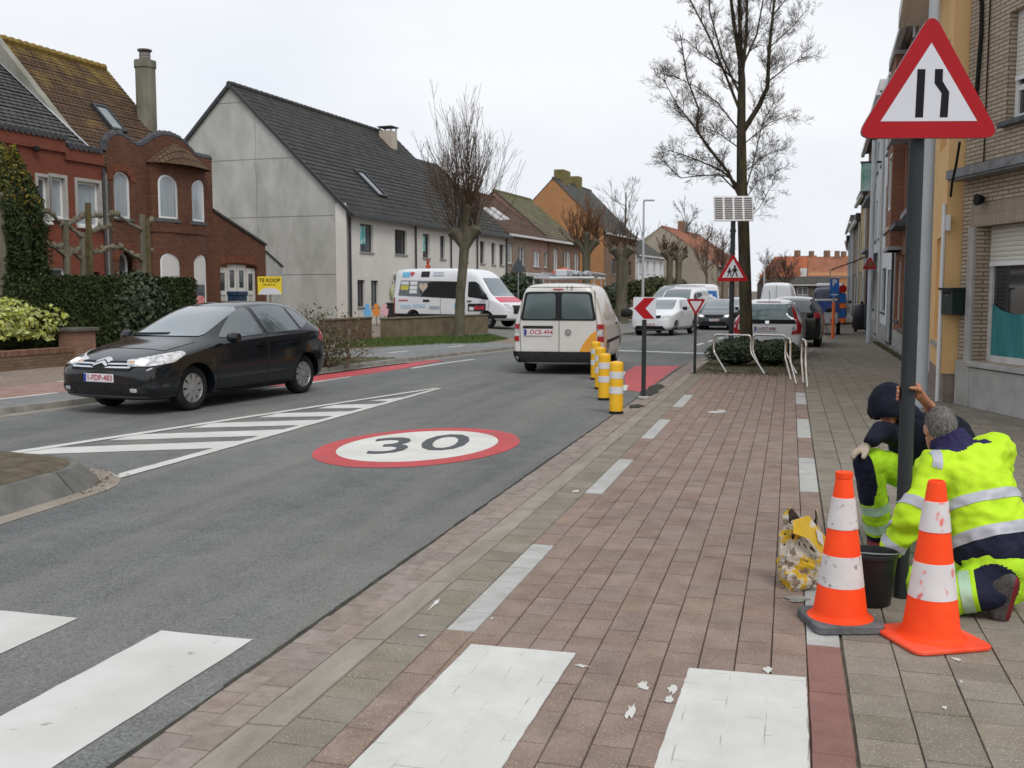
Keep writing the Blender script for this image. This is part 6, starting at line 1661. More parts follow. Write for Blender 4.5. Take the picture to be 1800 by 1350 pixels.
# ================================================================ VEHICLES (local x forward, y to the left, z up)
def hull(st, arches=(), lev=2, name='body', arch_r=0.36, sq=0.0, m_arch=None):
 """smooth body shell lofted over stations (x, z bottom, z waist, z top, half width, half width at the top)"""
 rings = []
 for (x, zb, zw, zt, hw, wt) in st:
  g = zt - zw
  half = [(0, zb), (hw * 0.88, zb), (hw * (0.97 + sq), zb + 0.10), (hw, zb + 0.45 * (zw - zb)), (hw * 0.985, zw), (lerp(hw * 0.985, wt, 0.16), zw + min(0.05, 0.3 * g)), (wt * 1.02, zt - min(0.10, 0.35 * g)), (wt * (0.80 + sq), zt - 0.012), (0, zt)]
  rings.append([(x, y, z) for y, z in half] + [(x, -y, z) for y, z in reversed(half[1:-1])])
 mb = MB(); n = len(rings[0]); h = 9
 vs = [p for r in rings for p in r]; fs = []
 for i in range(len(rings) - 1):
  for k in range(n):
   fs.append((i * n + k, (i + 1) * n + k, (i + 1) * n + (k + 1) % n, i * n + (k + 1) % n))
 for base, flip in ((0, False), ((len(rings) - 1) * n, True)):
  for k in range(h - 1):
   a, b = base + k, base + k + 1
   c, d = base + (n - k - 1) % n if k + 1 <= h - 1 else base, base + (n - k) % n
   q = [a, b, base + (n - (k + 1)) % n, base + (n - k) % n]
   q2 = []
   for v in q:
    if v not in q2: q2.append(v)
   if len(q2) > 2: fs.append(tuple(q2 if not flip else q2[::-1]))
 mb.add(vs, fs)
 me = mb.mesh(name, merge=False)
 bm = bmesh.new(); bm.from_mesh(me); bmesh.ops.recalc_face_normals(bm, faces=bm.faces); bm.to_mesh(me); bm.free()
 tmp = bpy.data.objects.new('tmp', me); COL.objects.link(tmp)
 sub = tmp.modifiers.new('s', 'SUBSURF'); sub.levels = lev; sub.render_levels = lev
 dg = bpy.context.evaluated_depsgraph_get()
 m2 = bpy.data.meshes.new_from_object(tmp.evaluated_get(dg))
 bpy.data.objects.remove(tmp)
 me_s = m2
 bvh_src = bmesh.new(); bvh_src.from_mesh(me_s); bvh = BVHTree.FromBMesh(bvh_src); bvh_src.free()
 if arches:
  tmp = bpy.data.objects.new('tmp', me_s); COL.objects.link(tmp)
  me_s.materials.append(None); cut = []
  cb = MB()
  for (ax, az) in arches:
   for sy in (-1, 1):
    cb.lathe([(arch_r, sy * 0.52), (arch_r, sy * 1.2)], 28, (ax, 0, az), 'y')
  co = cb.build('cut', m_black); cu_bm = bmesh.new(); cu_bm.from_mesh(co.data); bmesh.ops.recalc_face_normals(cu_bm, faces=cu_bm.faces); cu_bm.to_mesh(co.data); cu_bm.free()
  bo = tmp.modifiers.new('b', 'BOOLEAN'); bo.operation = 'DIFFERENCE'; bo.object = co; bo.solver = 'EXACT'; bo.material_mode = 'TRANSFER'
  dg = bpy.context.evaluated_depsgraph_get()
  m3 = bpy.data.meshes.new_from_object(tmp.evaluated_get(dg))
  bpy.data.objects.remove(tmp); bpy.data.objects.remove(co)
  me_s = m3
 return me_s, bvh
def densify(poly, step):
 out = []
 for i, p in enumerate(poly):
  q = poly[(i + 1) % len(poly)]; p, q = Vector(p), Vector(q); n = max(1, int((q - p).length / step))
  out += [p.lerp(q, k / n) for k in range(n)]
 return out
def round_poly(poly, r, n=4):
 out = []
 N = len(poly)
 for i in range(N):
  p0, p1, p2 = Vector(poly[i - 1]), Vector(poly[i]), Vector(poly[(i + 1) % N])
  a, b = (p0 - p1), (p2 - p1); rr = min(r, a.length * 0.45, b.length * 0.45)
  A, B = p1 + a.normalized() * rr, p1 + b.normalized() * rr
  for k in range(n + 1):
   t = k / n; out.append(tuple((A * (1 - t) ** 2 + p1 * 2 * t * (1 - t) + B * t * t)))
 return out
def decal(bvh, poly, view, name, mt, parent, off=0.004, step=0.07, rnd=0.0, thick=0.012):
 off += 0.004; step = min(step, 0.10) * 0.7; thick += off
 """thin shell laid on the body: poly drawn in the given view"""
 if rnd: poly = round_poly(poly, rnd)
 if isinstance(view, str):
  o, u, v, d = {'left': ((0, 4, 0), (1, 0, 0), (0, 0, 1), (0, -1, 0)), 'right': ((0, -4, 0), (1, 0, 0), (0, 0, 1), (0, 1, 0)),
                      'front': ((8, 0, 0), (0, 1, 0), (0, 0, 1), (-1, 0, 0)), 'rear': ((-8, 0, 0), (0, 1, 0), (0, 0, 1), (1, 0, 0)), 'top': ((0, 0, 5), (1, 0, 0), (0, 1, 0), (0, 0, -1))}[view]
 else:
  o, u, v, d = view
 o, u, v, d = Vector(o), Vector(u), Vector(v), unit(d)
 bd = densify(poly, step); nb = len(bd)
 xs_ = [p[0] for p in bd]; ys_ = [p[1] for p in bd]
 ins = []
 nx, ny = int((max(xs_) - min(xs_)) / step), int((max(ys_) - min(ys_)) / step)
 tp = [tuple(p) for p in bd]
 for i in range(1, nx):
  for j in range(1, ny):
   p = (min(xs_) + i * step, min(ys_) + j * step)
   if inside(p, tp): ins.append(Vector(p))
 cv, ce, cf, *_ = delaunay_2d_cdt([Vector(p) for p in bd] + ins, [(i, (i + 1) % nb) for i in range(nb)], [], 1, 1e-5)
 P = []; ok = []
 for c in cv:
  h = bvh.ray_cast(o + u * c[0] + v * c[1], d)
  if h[0] is None: P.append(Vector((0, 0, 0))); ok.append(False)
  else:
   n = h[1] if h[1].dot(d) < 0 else -h[1]
   P.append(h[0] + n * off); ok.append(True)
 mb = MB()
 F = [f for f in cf if all(ok[i] for i in f)]
 if not F: return None
 flip = (P[F[0][1]] - P[F[0][0]]).cross(P[F[0][2]] - P[F[0][0]]).dot(d) > 0
 mb.add(P, [f[::-1] if flip else f for f in F])
 bi = [i for i in range(min(nb, len(cv)))]
 if all(ok[i] for i in bi):
  mb.add([P[i] for i in bi] + [P[i] + d * thick for i in bi], [(i, (i + 1) % nb, (i + 1) % nb + nb, i + nb) for i in range(nb)] if len(bi) == nb else [])
 return mb.build(name, mt, parent, smooth=50)
m_tyre = M('tyre rubber', (0.014, 0.014, 0.015), (0.028, 0.027, 0.026), 12, 0.85)
m_rim = M('silver wheel', (0.42, 0.43, 0.44), rough=0.35, metal=0.7)
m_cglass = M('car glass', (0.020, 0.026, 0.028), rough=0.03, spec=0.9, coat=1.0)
m_cglassl = M('car glass with painted sky sheen', (0.10, 0.13, 0.14), rough=0.05, spec=1.0, coat=1.0)  # pale base colour paints in sky reflection on top of the real gloss
m_cglassm = M('car glass with faint painted sheen', (0.055, 0.07, 0.073), rough=0.04, spec=0.9, coat=1.0)  # base lightened to imitate sky reflection and see-through in the side windows
m_cwind = M('windscreen with painted sky sheen', (0.15, 0.18, 0.188), rough=0.05, spec=1.0, coat=1.0)  # brightness of the reflected sky is put into the base colour
m_chrome = M('chrome', (0.75, 0.76, 0.78), rough=0.12, metal=1.0)
m_redl = M('red lamp glass', (0.36, 0.012, 0.016), rough=0.15, coat=0.8)
m_clearl = M('clear lamp glass', (0.22, 0.225, 0.235), (0.72, 0.71, 0.70), 16, 0.12, coat=1.0)  # grey to pale mottling paints glints into the glass
m_lit = M('lit headlamp', (0.9, 0.9, 0.85), rough=0.2, emit=(1.0, 0.96, 0.88), estr=0.9)
m_plate = M('number plate', (0.68, 0.67, 0.68), rough=0.4)
m_ptxt = M('plate red', (0.42, 0.03, 0.06), rough=0.5)
m_eu = M('plate blue', (0.02, 0.05, 0.35), rough=0.5)
m_trim = M('black plastic trim', (0.018, 0.019, 0.02), (0.03, 0.031, 0.032), 15, 0.6)
WH = {}
def wheel(parent, x, y, r=0.315, w=0.2, style='multi', spin=0.0):
 s = 1 if y > 0 else -1
 key = (r, w, style, s)
 if key not in WH:
  t = MB(); rr = r * 0.66
  t.lathe([(rr, 0), (r * 0.9, 0.0), (r * 0.985, -s * w * 0.12), (r, -s * w * 0.3), (r, -s * w * 0.7), (r * 0.985, -s * w * 0.9), (rr, -s * w)], 32, axis='y', closed=True)
  tm = t.mesh('tyre'); tm.materials.append(m_tyre)
  b = bmesh.new(); b.from_mesh(tm); bmesh.ops.recalc_face_normals(b, faces=b.faces); b.to_mesh(tm); b.free()
  for p in tm.polygons: p.use_smooth = True
  g = MB(); g.lathe([(rr * 1.02, -s * 0.012), (rr * 0.94, -s * 0.004), (rr * 0.88, -s * 0.03), (rr * 1.0, -s * 0.04)], 32, axis='y', closed=True)
  ns = {'multi': 9, 'five': 5, 'cap': 7}[style]
  for k in range(ns):
   a = 2 * math.pi * k / ns
   for da in ((-0.11, 0.11) if style == 'multi' else (0,)):
    hw = 0.030 if style == 'multi' else 0.055
    c0, s0, c1, s1 = math.cos(a + da * 1.2), math.sin(a + da * 1.2), math.cos(a + da), math.sin(a + da)
    px, pz = -math.sin(a), math.cos(a)
    hw *= r / 0.315
    v = [(c0 * rr * 0.18 - px * hw * 0.6, -s * 0.004, s0 * rr * 0.18 - pz * hw * 0.6), (c0 * rr * 0.18 + px * hw * 0.6, -s * 0.004, s0 * rr * 0.18 + pz * hw * 0.6), (c1 * rr * 0.93 + px * hw * 0.8, -s * 0.012, s1 * rr * 0.93 + pz * hw * 0.8), (c1 * rr * 0.93 - px * hw * 0.8, -s * 0.012, s1 * rr * 0.93 - pz * hw * 0.8)]
    v += [(q[0], q[1] - s * 0.03, q[2]) for q in v]
    g.add(v, [(0, 1, 2, 3), (0, 3, 7, 4), (1, 5, 6, 2)])
  g.lathe([(0.0, s * 0.004), (rr * 0.2, s * 0.002), (rr * 0.24, -s * 0.02)], 14, axis='y')
  gm = g.mesh('rim'); gm.materials.append(m_rim)
  bk = MB(); bk.lathe([(0.0, -s * 0.06), (rr * 0.98, -s * 0.06)], 24, axis='y'); bm_ = bk.mesh('hub'); bm_.materials.append(m_black)
  WH[key] = (tm, gm, bm_)
 tm, gm, bm_ = WH[key]
 wo = new_obj('wheel', tm, parent); wo.location = (x, y, r); wo.rotation_euler = (0, spin, 0)
 new_obj('rim', gm, wo); new_obj('hub', bm_, wo)
 return wo
def paint(name, c, rough=0.32, flake=0.0):
 return M(name, c, tuple(min(1, v * 1.12) for v in c), 2.0, rough, coat=0.7, spec=0.5)
def plate_txt(parent, txt, loc, ux, uy, w=0.52, h=0.112, col=m_ptxt):
 p = new_obj('number_plate', MB().box(-w / 2, w / 2, -h / 2, h / 2, -0.01, 0.0).mesh('number_plate', 0.003), parent); p.data.materials.append(m_plate)
 stand(p, loc, ux, uy)
 b = MB().box(-w / 2 + 0.003, -w / 2 + 0.045, -h / 2 + 0.004, h / 2 - 0.004, 0.0, 0.002).build('plate_band', m_eu, p)
 t = text_mesh('plate_text', txt, h * 0.92, col, p, 0.001, bold=0.0015); t.location = (0.02, 0, 0.002)
 return p
def mirror(parent, x, y, z, mt, s=1.0):
 sg = 1 if y > 0 else -1
 m = MB(); m.lathe([(0.0, -0.10), (0.06, -0.085), (0.085, -0.02), (0.085, 0.05), (0.07, 0.10), (0, 0.105)], 12, (0, 0, 0), 'y', sx=0.75, sy=0.95)
 o = m.build('mirror', mt, parent, smooth=60); o.location = (x, y + sg * 0.10, z); o.scale = (s, s, s)
 return o
def seam(bvh, pts, view, parent, w=0.009, name='door_seam'):
 """narrow dark gap between panels, drawn as a polyline in the view"""
 P = [Vector(p) for p in pts]; L = []; Rr = []
 for i, p in enumerate(P):
  d = (P[min(i + 1, len(P) - 1)] - P[max(i - 1, 0)]).normalized(); n = Vector((-d.y, d.x)) * w * 0.5
  L.append(tuple(p + n)); Rr.append(tuple(p - n))
 return decal(bvh, L + Rr[::-1], view, name, m_trim, parent, 0.0025, 0.12, thick=0.004)
def sides(fn):
 fn('left', 1); fn('right', -1)
# ---------------------------------------------------------------- dark hatchback passing on the left
h = unit((-0.36, -2.42, 0)); left = Vector((-h.y, h.x, 0))
wmid = (Vector((-7.96, 12.6, 0)) + Vector((-7.62, 14.95, 0))) / 2
cc = wmid - left * 0.78 + h * 0.05
car = thing('hatchback', 'dark grey five door hatchback with lit headlamps driving towards the camera', 'car', (cc.x, cc.y, ASPH_Z), math.atan2(h.y, h.x))
m_c4 = M('dark grey car paint', (0.006, 0.0075, 0.0095), (0.008, 0.0095, 0.012), 2, 0.10, coat=0.3, spec=0.5)
ST = [(2.165, .34, .50, .60, .50, .36), (2.13, .25, .56, .66, .68, .48), (2.03, .20, .62, .73, .79, .56), (1.85, .18, .68, .80, .855, .64), (1.55, .17, .75, .89, .885, .69), (1.22, .17, .80, .95, .893, .72), (1.0, .17, .84, 1.0, .895, .73),
      (0.78, .17, .875, 1.09, .895, .68), (0.45, .17, .90, 1.265, .895, .62), (0.12, .17, .92, 1.40, .895, .60), (-.25, .17, .935, 1.485, .895, .59), (-.75, .17, .95, 1.51, .895, .585), (-1.2, .17, .965, 1.49, .89, .575),
      (-1.55, .18, .985, 1.445, .88, .57), (-1.80, .20, 1.0, 1.37, .865, .56), (-2.0, .22, .99, 1.17, .83, .55), (-2.11, .26, .90, 1.01, .79, .54), (-2.155, .30, .80, .90, .74, .52), (-2.165, .38, .68, .78, .66, .46)]
ST = [((-1.36 + (q[0] + 1.36) * 0.80) if q[0] < -1.36 else q[0],) + q[1:] for q in ST]
me, bv = hull(ST, ((1.25, 0.31), (-1.36, 0.31)), 2, arch_r=0.365)
me.materials.clear(); me.materials.append(m_c4); me.materials.append(m_black)
bo = new_obj('body', me, car)
me.polygons.foreach_set('use_smooth', [True] * len(me.polygons)); me.set_sharp_from_angle(angle=R(38))
for x, y in ((1.25, 0.80), (1.25, -0.80), (-1.36, 0.80), (-1.36, -0.80)): wheel(car, x, y, 0.315, 0.2, 'multi', 0.3 * x)
def c4side(v, s):
 decal(bv, [(0.66, .985), (0.10, 1.335), (-0.22, 1.405), (-0.30, 1.005), (0.2, .985)], v, 'side_window', m_cglassm, car, rnd=0.05)
 decal(bv, [(-0.39, 1.005), (-0.32, 1.40), (-0.75, 1.425), (-1.10, 1.40), (-1.22, 1.04)], v, 'side_window', m_cglassm, car, rnd=0.05)
 decal(bv, [(-1.29, 1.05), (-1.18, 1.385), (-1.38, 1.33), (-1.56, 1.15)], v, 'side_window', m_cglassm, car, rnd=0.04)
 for pts in ([(0.86, 0.86), (0.84, 0.55), (0.80, 0.30), (0.70, 0.24), (-0.30, 0.24), (-0.345, 0.6), (-0.345, 0.99)], [(-0.36, 0.24), (-0.98, 0.24), (-1.05, 0.45), (-1.22, 0.75), (-1.235, 1.02)]): seam(bv, pts, v, car)
 for hx in (-0.16, -1.02):
  o_ = decal(bv, [(hx - 0.11, .845), (hx + 0.11, .835), (hx + 0.11, .865), (hx - 0.11, .875)], v, 'door_handle', m_c4, car, 0.028, 0.04, 0.012, thick=0.03)
 decal(bv, [(0.84, 0.20), (-0.92, 0.20), (-0.92, 0.27), (0.84, 0.26)], v, 'sill_trim', m_trim, car, 0.006, 0.1)
 decal(bv, [(-1.72, .86), (-1.93, .82), (-1.93, 1.0), (-1.84, 1.04)], v, 'tail_lamp', m_redl, car, 0.006, 0.05, 0.03)
sides(c4side)
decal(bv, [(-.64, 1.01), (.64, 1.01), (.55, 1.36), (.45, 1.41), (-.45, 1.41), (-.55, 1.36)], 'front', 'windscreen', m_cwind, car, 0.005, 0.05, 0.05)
decal(bv, [(-.56, 1.06), (.56, 1.06), (.48, 1.38), (-.48, 1.38)], 'rear', 'rear_window', m_cglass, car, 0.004, 0.08, 0.05)
wp = decal(bv, [(-.62, 1.012), (.08, 1.03), (.08, 1.042), (-.62, 1.026)], 'front', 'wiper', m_trim, car, 0.02, 0.06, thick=0.01)
for s in (1, -1):
 vw = ((6 * 0.8, s * 6 * 0.6, 0), (-0.6, s * 0.8, 0) if s > 0 else (0.6, 0.8, 0), (0, 0, 1), (-0.8, -s * 0.6, 0))
 u = Vector((-0.6 * s, 0.8, 0)); u = u.normalized()
 vw = (Vector((0.8 * 6, s * 0.6 * 6, 0)), u, (0, 0, 1), (-0.8, -s * 0.6, 0))
 # u grows to the outside of the car
 lo, hi = -0.80, 0.10
 q = [(-0.90, .655), (-0.62, .655), (-0.32, .70), (-0.18, .80), (-0.24, .835), (-0.58, .785), (-0.92, .73)]
 q = [(s * a, b) for a, b in q]
 hl = decal(bv, q, vw, 'headlamp', m_clearl, car, 0.006, 0.05, 0.02)
 q2 = [(s * a, b) for a, b in [(-0.80, .675), (-0.66, .675), (-0.64, .735), (-0.80, .725)]]
 decal(bv, q2, vw, 'lamp_bulb', m_lit, hl, 0.011, 0.04, 0.02)
 q3 = [(s * a, b) for a, b in [(-0.885, .67), (-0.82, .67), (-0.82, .715), (-0.885, .71)]]
 decal(bv, q3, vw, 'indicator', M('amber lens', (0.5, 0.25, 0.1), rough=0.2, coat=0.8), hl, 0.011, 0.04, 0.015)
 decal(bv, [(s * .40, .30), (s * .72, .31), (s * .70, .40), (s * .46, .395)], 'front', 'fog_lamp_recess', m_trim, car, 0.004, 0.05, 0.02)
 decal(bv, [(s * .53, .325), (s * .62, .325), (s * .62, .375), (s * .53, .375)], 'front', 'fog_lamp', m_clearl, car, 0.010, 0.03, 0.02)
 mirror(car, 0.62, s * 0.90, 0.99, m_c4)
decal(bv, [(-.50, .60), (.50, .60), (.58, .685), (.50, .715), (-.50, .715), (-.58, .685)], 'front', 'grille', m_black, car, 0.006, 0.06, 0.03)
for z, w_ in ((0.675, 0.53), (0.635, 0.50)):
 for s in (1, -1):
  decal(bv, [(s * .09, z - .009), (s * w_, z - .006), (s * w_, z + .012), (s * .16, z + .011)], 'front', 'grille_bar', m_chrome, car, 0.014, 0.05, thick=0.02)
for dz in (0.0, 0.042):
 decal(bv, [(-.12, .64 + dz), (0, .682 + dz), (.12, .64 + dz), (.12, .666 + dz), (0, .712 + dz), (-.12, .666 + dz)], 'front', 'emblem', m_chrome, car, 0.018, 0.04, thick=0.02)
decal(bv, [(-.50, .33), (.50, .33), (.54, .43), (-.54, .43)], 'front', 'lower_grille', m_black, car, 0.004, 0.06, 0.03)
decal(bv, [(-.74, .245), (.74, .245), (.66, .275), (-.66, .275)], 'front', 'chin_spoiler', M('satin grey lip', (0.10, 0.105, 0.11), rough=0.4), car, 0.006, 0.06, thick=0.02)
plate_txt(car, '1-FDP-483', (2.172, 0, 0.50), (0, 1, 0), (0, 0, 1))
decal(bv, [(1.60, -.62), (1.60, .62), (1.04, .70), (1.04, -.70)], 'top', 'bonnet_panel', m_c4, car, 0.002, 0.09, 0.05, 0.004)
# ---------------------------------------------------------------- white delivery van (rear view)
th = R(11.5) - YAW
hd_ = Vector((math.sin(th), math.cos(th), 0))
rc = c2w((981 - 900) * 20.15 / 1800.0, 20.15)
cc = rc + hd_ * 2.2
van = thing('delivery_van', 'white delivery van with orange flame stripe and ladder rack seen from behind', 'van', (cc.x, cc.y, ASPH_Z), math.atan2(hd_.y, hd_.x))
m_wv = M('van white paint', (0.62, 0.60, 0.56), (0.69, 0.675, 0.635), 0.8, 0.35, coat=0.5, spec=0.5)
ST = [(2.2, .35, .55, .68, .60, .45), (2.14, .26, .64, .78, .78, .60), (1.95, .22, .74, .88, .86, .68), (1.5, .20, .88, 1.02, .89, .72), (1.15, .20, .95, 1.12, .895, .70), (0.8, .20, 1.02, 1.38, .895, .68), (0.4, .20, 1.05, 1.66, .895, .68),
      (0.1, .20, 1.06, 1.77, .895, .69), (-.5, .20, 1.06, 1.815, .895, .70), (-1.4, .20, 1.06, 1.815, .895, .70), (-1.95, .20, 1.06, 1.805, .893, .695), (-2.10, .20, 1.06, 1.79, .89, .685), (-2.165, .22, 1.06, 1.76, .88, .665), (-2.2, .27, 1.06, 1.70, .855, .63), (-2.205, .36, 1.06, 1.6, .80, .58)]
me, bv = hull(ST, ((1.35, 0.31), (-1.33, 0.31)), 2, arch_r=0.36, sq=0.03)
me.materials.clear(); me.materials.append(m_wv); me.materials.append(m_black)
bo = new_obj('body', me, van); me.polygons.foreach_set('use_smooth', [True] * len(me.polygons)); me.set_sharp_from_angle(angle=R(38))
for x, y in ((1.35, 0.80), (1.35, -0.80), (-1.33, 0.80), (-1.33, -0.80)): wheel(van, x, y, 0.315, 0.2, 'cap')
m_vglass = M('grey van glass', (0.055, 0.085, 0.085), (0.075, 0.105, 0.105), 2, 0.06, coat=0.8, spec=0.8)
decal(bv, [(.05, 1.10), (.70, 1.10), (.61, 1.585), (.05, 1.60)], 'rear', 'rear_window', m_vglass, van, 0.011, 0.08, 0.06)
decal(bv, [(-.07, 1.10), (-.70, 1.10), (-.61, 1.585), (-.07, 1.60)], 'rear', 'rear_window', m_vglass, van, 0.011, 0.08, 0.06)
decal(bv, [(-.04, 1.09), (.04, 1.09), (.04, 1.63), (-.04, 1.63)], 'rear', 'window_pillar', m_trim, van, 0.010, 0.08)
decal(bv, [(-.755, 1.07), (.755, 1.07), (.655, 1.615), (.57, 1.635), (-.57, 1.635), (-.655, 1.615)], 'rear', 'window_rubber', m_trim, van, 0.004, 0.05, 0.06)
seam(bv, [(-.02, 0.46), (-.02, 1.07)], 'rear', van); seam(bv, [(-.02, 1.65), (-.02, 1.74)], 'rear', van)
seam(bv, [(.745, 0.46), (.765, 1.0), (.70, 1.62), (.62, 1.72), (-.62, 1.72), (-.70, 1.62), (-.765, 1.0), (-.745, 0.46)], 'rear', van, 0.008)
m_or = M('orange flame vinyl', (0.72, 0.30, 0.02), (0.78, 0.36, 0.04), 4, 0.4, coat=0.4)
decal(bv, [(-.42, .46), (-.50, .62), (-.64, .80), (-.76, .88), (-.76, .46)], 'rear', 'flame_stripe', m_or, van, 0.004, 0.06)
decal(bv, [(-2.12, .50), (-1.72, .52), (-1.62, .70), (-1.66, .98), (-2.12, .98)], 'right', 'flame_stripe', m_or, van, 0.004, 0.06)
decal(bv, [(-2.12, .52), (-1.94, .60), (-1.70, .88), (-1.66, .96), (-1.80, .86), (-2.0, .68), (-2.12, .62)], 'right', 'flame_stripe', m_wv, van, 0.007, 0.06)
decal(bv, [(-1.45, 1.05), (-0.9, 1.25), (-0.6, 1.55), (-1.0, 1.4), (-1.6, 1.2)], 'right', 'pale_vinyl', M('beige vinyl', (0.52, 0.47, 0.40), (0.6, 0.55, 0.48), 3, 0.4), van, 0.003, 0.08)
decal(bv, [(-1.5, .60), (0.9, .60), (0.9, .66), (-1.5, .66)], 'right', 'side_moulding', m_trim, van, 0.006, 0.12)
for s, v in ((1, 'left'), (-1, 'right')):
 for za, zb, mt in ((.66, .76, m_redl), (.76, .90, m_clearl), (.90, 1.00, m_redl)):
  decal(bv, [(s * .775, za), (s * .862, za), (s * .862, zb), (s * .775, zb)], 'rear', 'tail_lamp', mt, van, 0.008, 0.04)
  decal(bv, [(-2.17, za), (-2.06, za), (-2.06, zb), (-2.17, zb)], v, 'tail_lamp', mt, van, 0.008, 0.04)
 decal(bv, [(1.0, 1.08), (0.28, 1.08), (0.30, 1.50), (0.52, 1.48), (0.96, 1.13)], v, 'side_window', m_cglass, van, 0.005, 0.07, 0.05)
 mirror(van, 0.86, s * 0.97, 1.16, m_trim, 1.25)
 seam(bv, [(1.0, 0.4), (1.0, 1.05)], v, van); seam(bv, [(0.2, 0.3), (0.18, 1.55), (0.5, 1.6)], v, van)
 decal(bv, [(0.28, 0.93), (0.5, 0.93), (0.5, 0.965), (0.28, 0.965)], v, 'door_handle', m_trim, van, 0.02, 0.04, thick=0.02)
decal(bv, [(-.86, .26), (.86, .26), (.88, .46), (-.88, .46)], 'rear', 'bumper', m_trim, van, 0.03, 0.07, 0.04, thick=0.05)
for s, v in ((1, 'left'), (-1, 'right')): decal(bv, [(-2.15, .28), (-1.72, .26), (-1.74, .46), (-2.15, .46)], v, 'bumper_corner', m_trim, van, 0.02, 0.06, thick=0.04)
decal(bv, [(.10, .915), (.70, .915), (.70, .965), (.10, .965)], 'rear', 'plate_recess', m_trim, van, 0.02, 0.05, 0.02, thick=0.02)
decal(bv, [(.10, 1.665), (-.10, 1.665), (-.10, 1.69), (.10, 1.69)], 'rear', 'brake_lamp', m_redl, van, 0.008, 0.04)
hit = bv.ray_cast(Vector((-8, .38, .835)), Vector((1, 0, 0)))[0]
plate_txt(van, '1-DCE-494', (hit.x - 0.022, .40, .835), (0, -1, 0), (0, 0, 1), 0.56, 0.13)
hit = bv.ray_cast(Vector((-8, -.20, .84)), Vector((1, 0, 0)))[0]
em = MB(); em.lathe([(0.062, 0), (0.062, 0.012), (0.05, 0.012), (0.05, 0.0)], 20, closed=True)
for (a, b) in (((-.035, .04), (-.012, -.035)), ((-.012, -.035), (0.0, .0)), ((0.0, 0.0), (.012, -.035)), ((.012, -.035), (.035, .04))):
 d = Vector((b[0] - a[0], b[1] - a[1])); n = Vector((-d.y, d.x)).normalized() * 0.006
 em.poly([(a[0] + n.x, a[1] + n.y, 0.012), (a[0] - n.x, a[1] - n.y, 0.012), (b[0] - n.x, b[1] - n.y, 0.012), (b[0] + n.x, b[1] + n.y, 0.012)])
e_ = em.build('emblem', M('dull chrome', (0.25, 0.25, 0.26), rough=0.35, metal=0.8), van); stand(e_, (hit.x - 0.005, -.20, .84), (0, -1, 0), (0, 0, 1))
hit = bv.ray_cast(Vector((-8, -.18, 1.715)), Vector((1, 0, 0)))[0]
tx = text_mesh('fleet_number', '1 3', 0.11, m_trim, van, 0.001); stand(tx, (hit.x - 0.02, -.22, 1.705), (0, -1, 0), (0.35, 0, 1))
# roof rack with ladder
rk = new_obj('roof_rack', None, van)
m_alu = M('aluminium', (0.52, 0.53, 0.54), (0.62, 0.63, 0.64), 6, 0.35, metal=0.8)
for x in (-1.5, -0.3, 0.5):
 MB().tube([(x, .62, 1.78), (x, .62, 1.92), (x, -.62, 1.92), (x, -.62, 1.78)], 0.022, 6).build('crossbar', m_alu, rk)
ld = thing('ladder', 'aluminium ladder lying on the roof rack of the white van', 'ladder', (0, 0, 0)); ld.parent = None
ld.location = van.location + Vector((0, 0, 1.93)); ld.rotation_euler = van.rotation_euler
for y in (.30, .62): MB().box(-2.25, 1.1, y - 0.012, y + 0.012, 0.012, 0.085).build('rail', m_alu, ld)
for k in range(12): MB().tube([(-2.1 + 0.27 * k, .30, 0.05), (-2.1 + 0.27 * k, .62, 0.05)], 0.014, 6).build('rung', m_alu, ld)
bxx = thing('pipe_bundle', 'bundle of pipes and boxes on the roof of the white van', 'pipes', (0, 0, 0)); bxx.location = van.location + Vector((0, 0, 1.95)); bxx.rotation_euler = van.rotation_euler
for k in range(5): MB().tube([(-1.3, -.12 - 0.1 * k, 0.05 + 0.02 * (k % 2)), (1.2, -.12 - 0.1 * k, 0.05)], 0.042, 8).build('pipe', m_alu if k % 2 else M('grey pipe', (0.3, 0.3, 0.31), rough=0.5), bxx)
MB().box(-1.2, 0.4, -.02, .22, 0.0, 0.14).build('box', M('pale crate', (0.5, 0.52, 0.55), rough=0.5), bxx, bev=0.02)
aw_ = van.location
# ---------------------------------------------------------------- minibus with sponsor panels
pr_, pf_ = c2w(-4.75, 46.6), c2w(0.30, 43.4)
hd_ = (pf_ - pr_).normalized(); cc = (pf_ + pr_) / 2
mbus = thing('minibus', 'white minibus covered in small sponsor panels parked before the cream houses', 'van', (cc.x, cc.y, LEFT_Z), math.atan2(hd_.y, hd_.x))
m_mw = M('minibus white', (0.70, 0.71, 0.73), (0.76, 0.77, 0.79), 1, 0.35, coat=0.5)
ST = [(3.05, .40, .62, .80, .72, .55), (2.98, .32, .75, .95, .86, .68), (2.8, .30, .92, 1.12, .94, .75), (2.4, .30, 1.08, 1.28, .98, .82), (2.1, .30, 1.16, 1.5, .99, .82), (1.75, .30, 1.2, 1.95, .99, .80), (1.4, .30, 1.25, 2.32, .99, .80), (1.05, .30, 1.3, 2.48, .99, .80),
      (.4, .30, 1.3, 2.54, .99, .80), (-1.5, .30, 1.3, 2.56, .99, .80), (-2.7, .30, 1.3, 2.55, .985, .795), (-2.95, .32, 1.3, 2.52, .975, .78), (-3.03, .36, 1.3, 2.45, .95, .74), (-3.05, .45, 1.3, 2.3, .88, .68)]
me, bv = hull(ST, ((1.95, 0.34), (-1.9, 0.34)), 2, arch_r=0.41, sq=0.03)
me.materials.clear(); me.materials.append(m_mw); me.materials.append(m_black)
new_obj('body', me, mbus); me.polygons.foreach_set('use_smooth', [True] * len(me.polygons)); me.set_sharp_from_angle(angle=R(38))
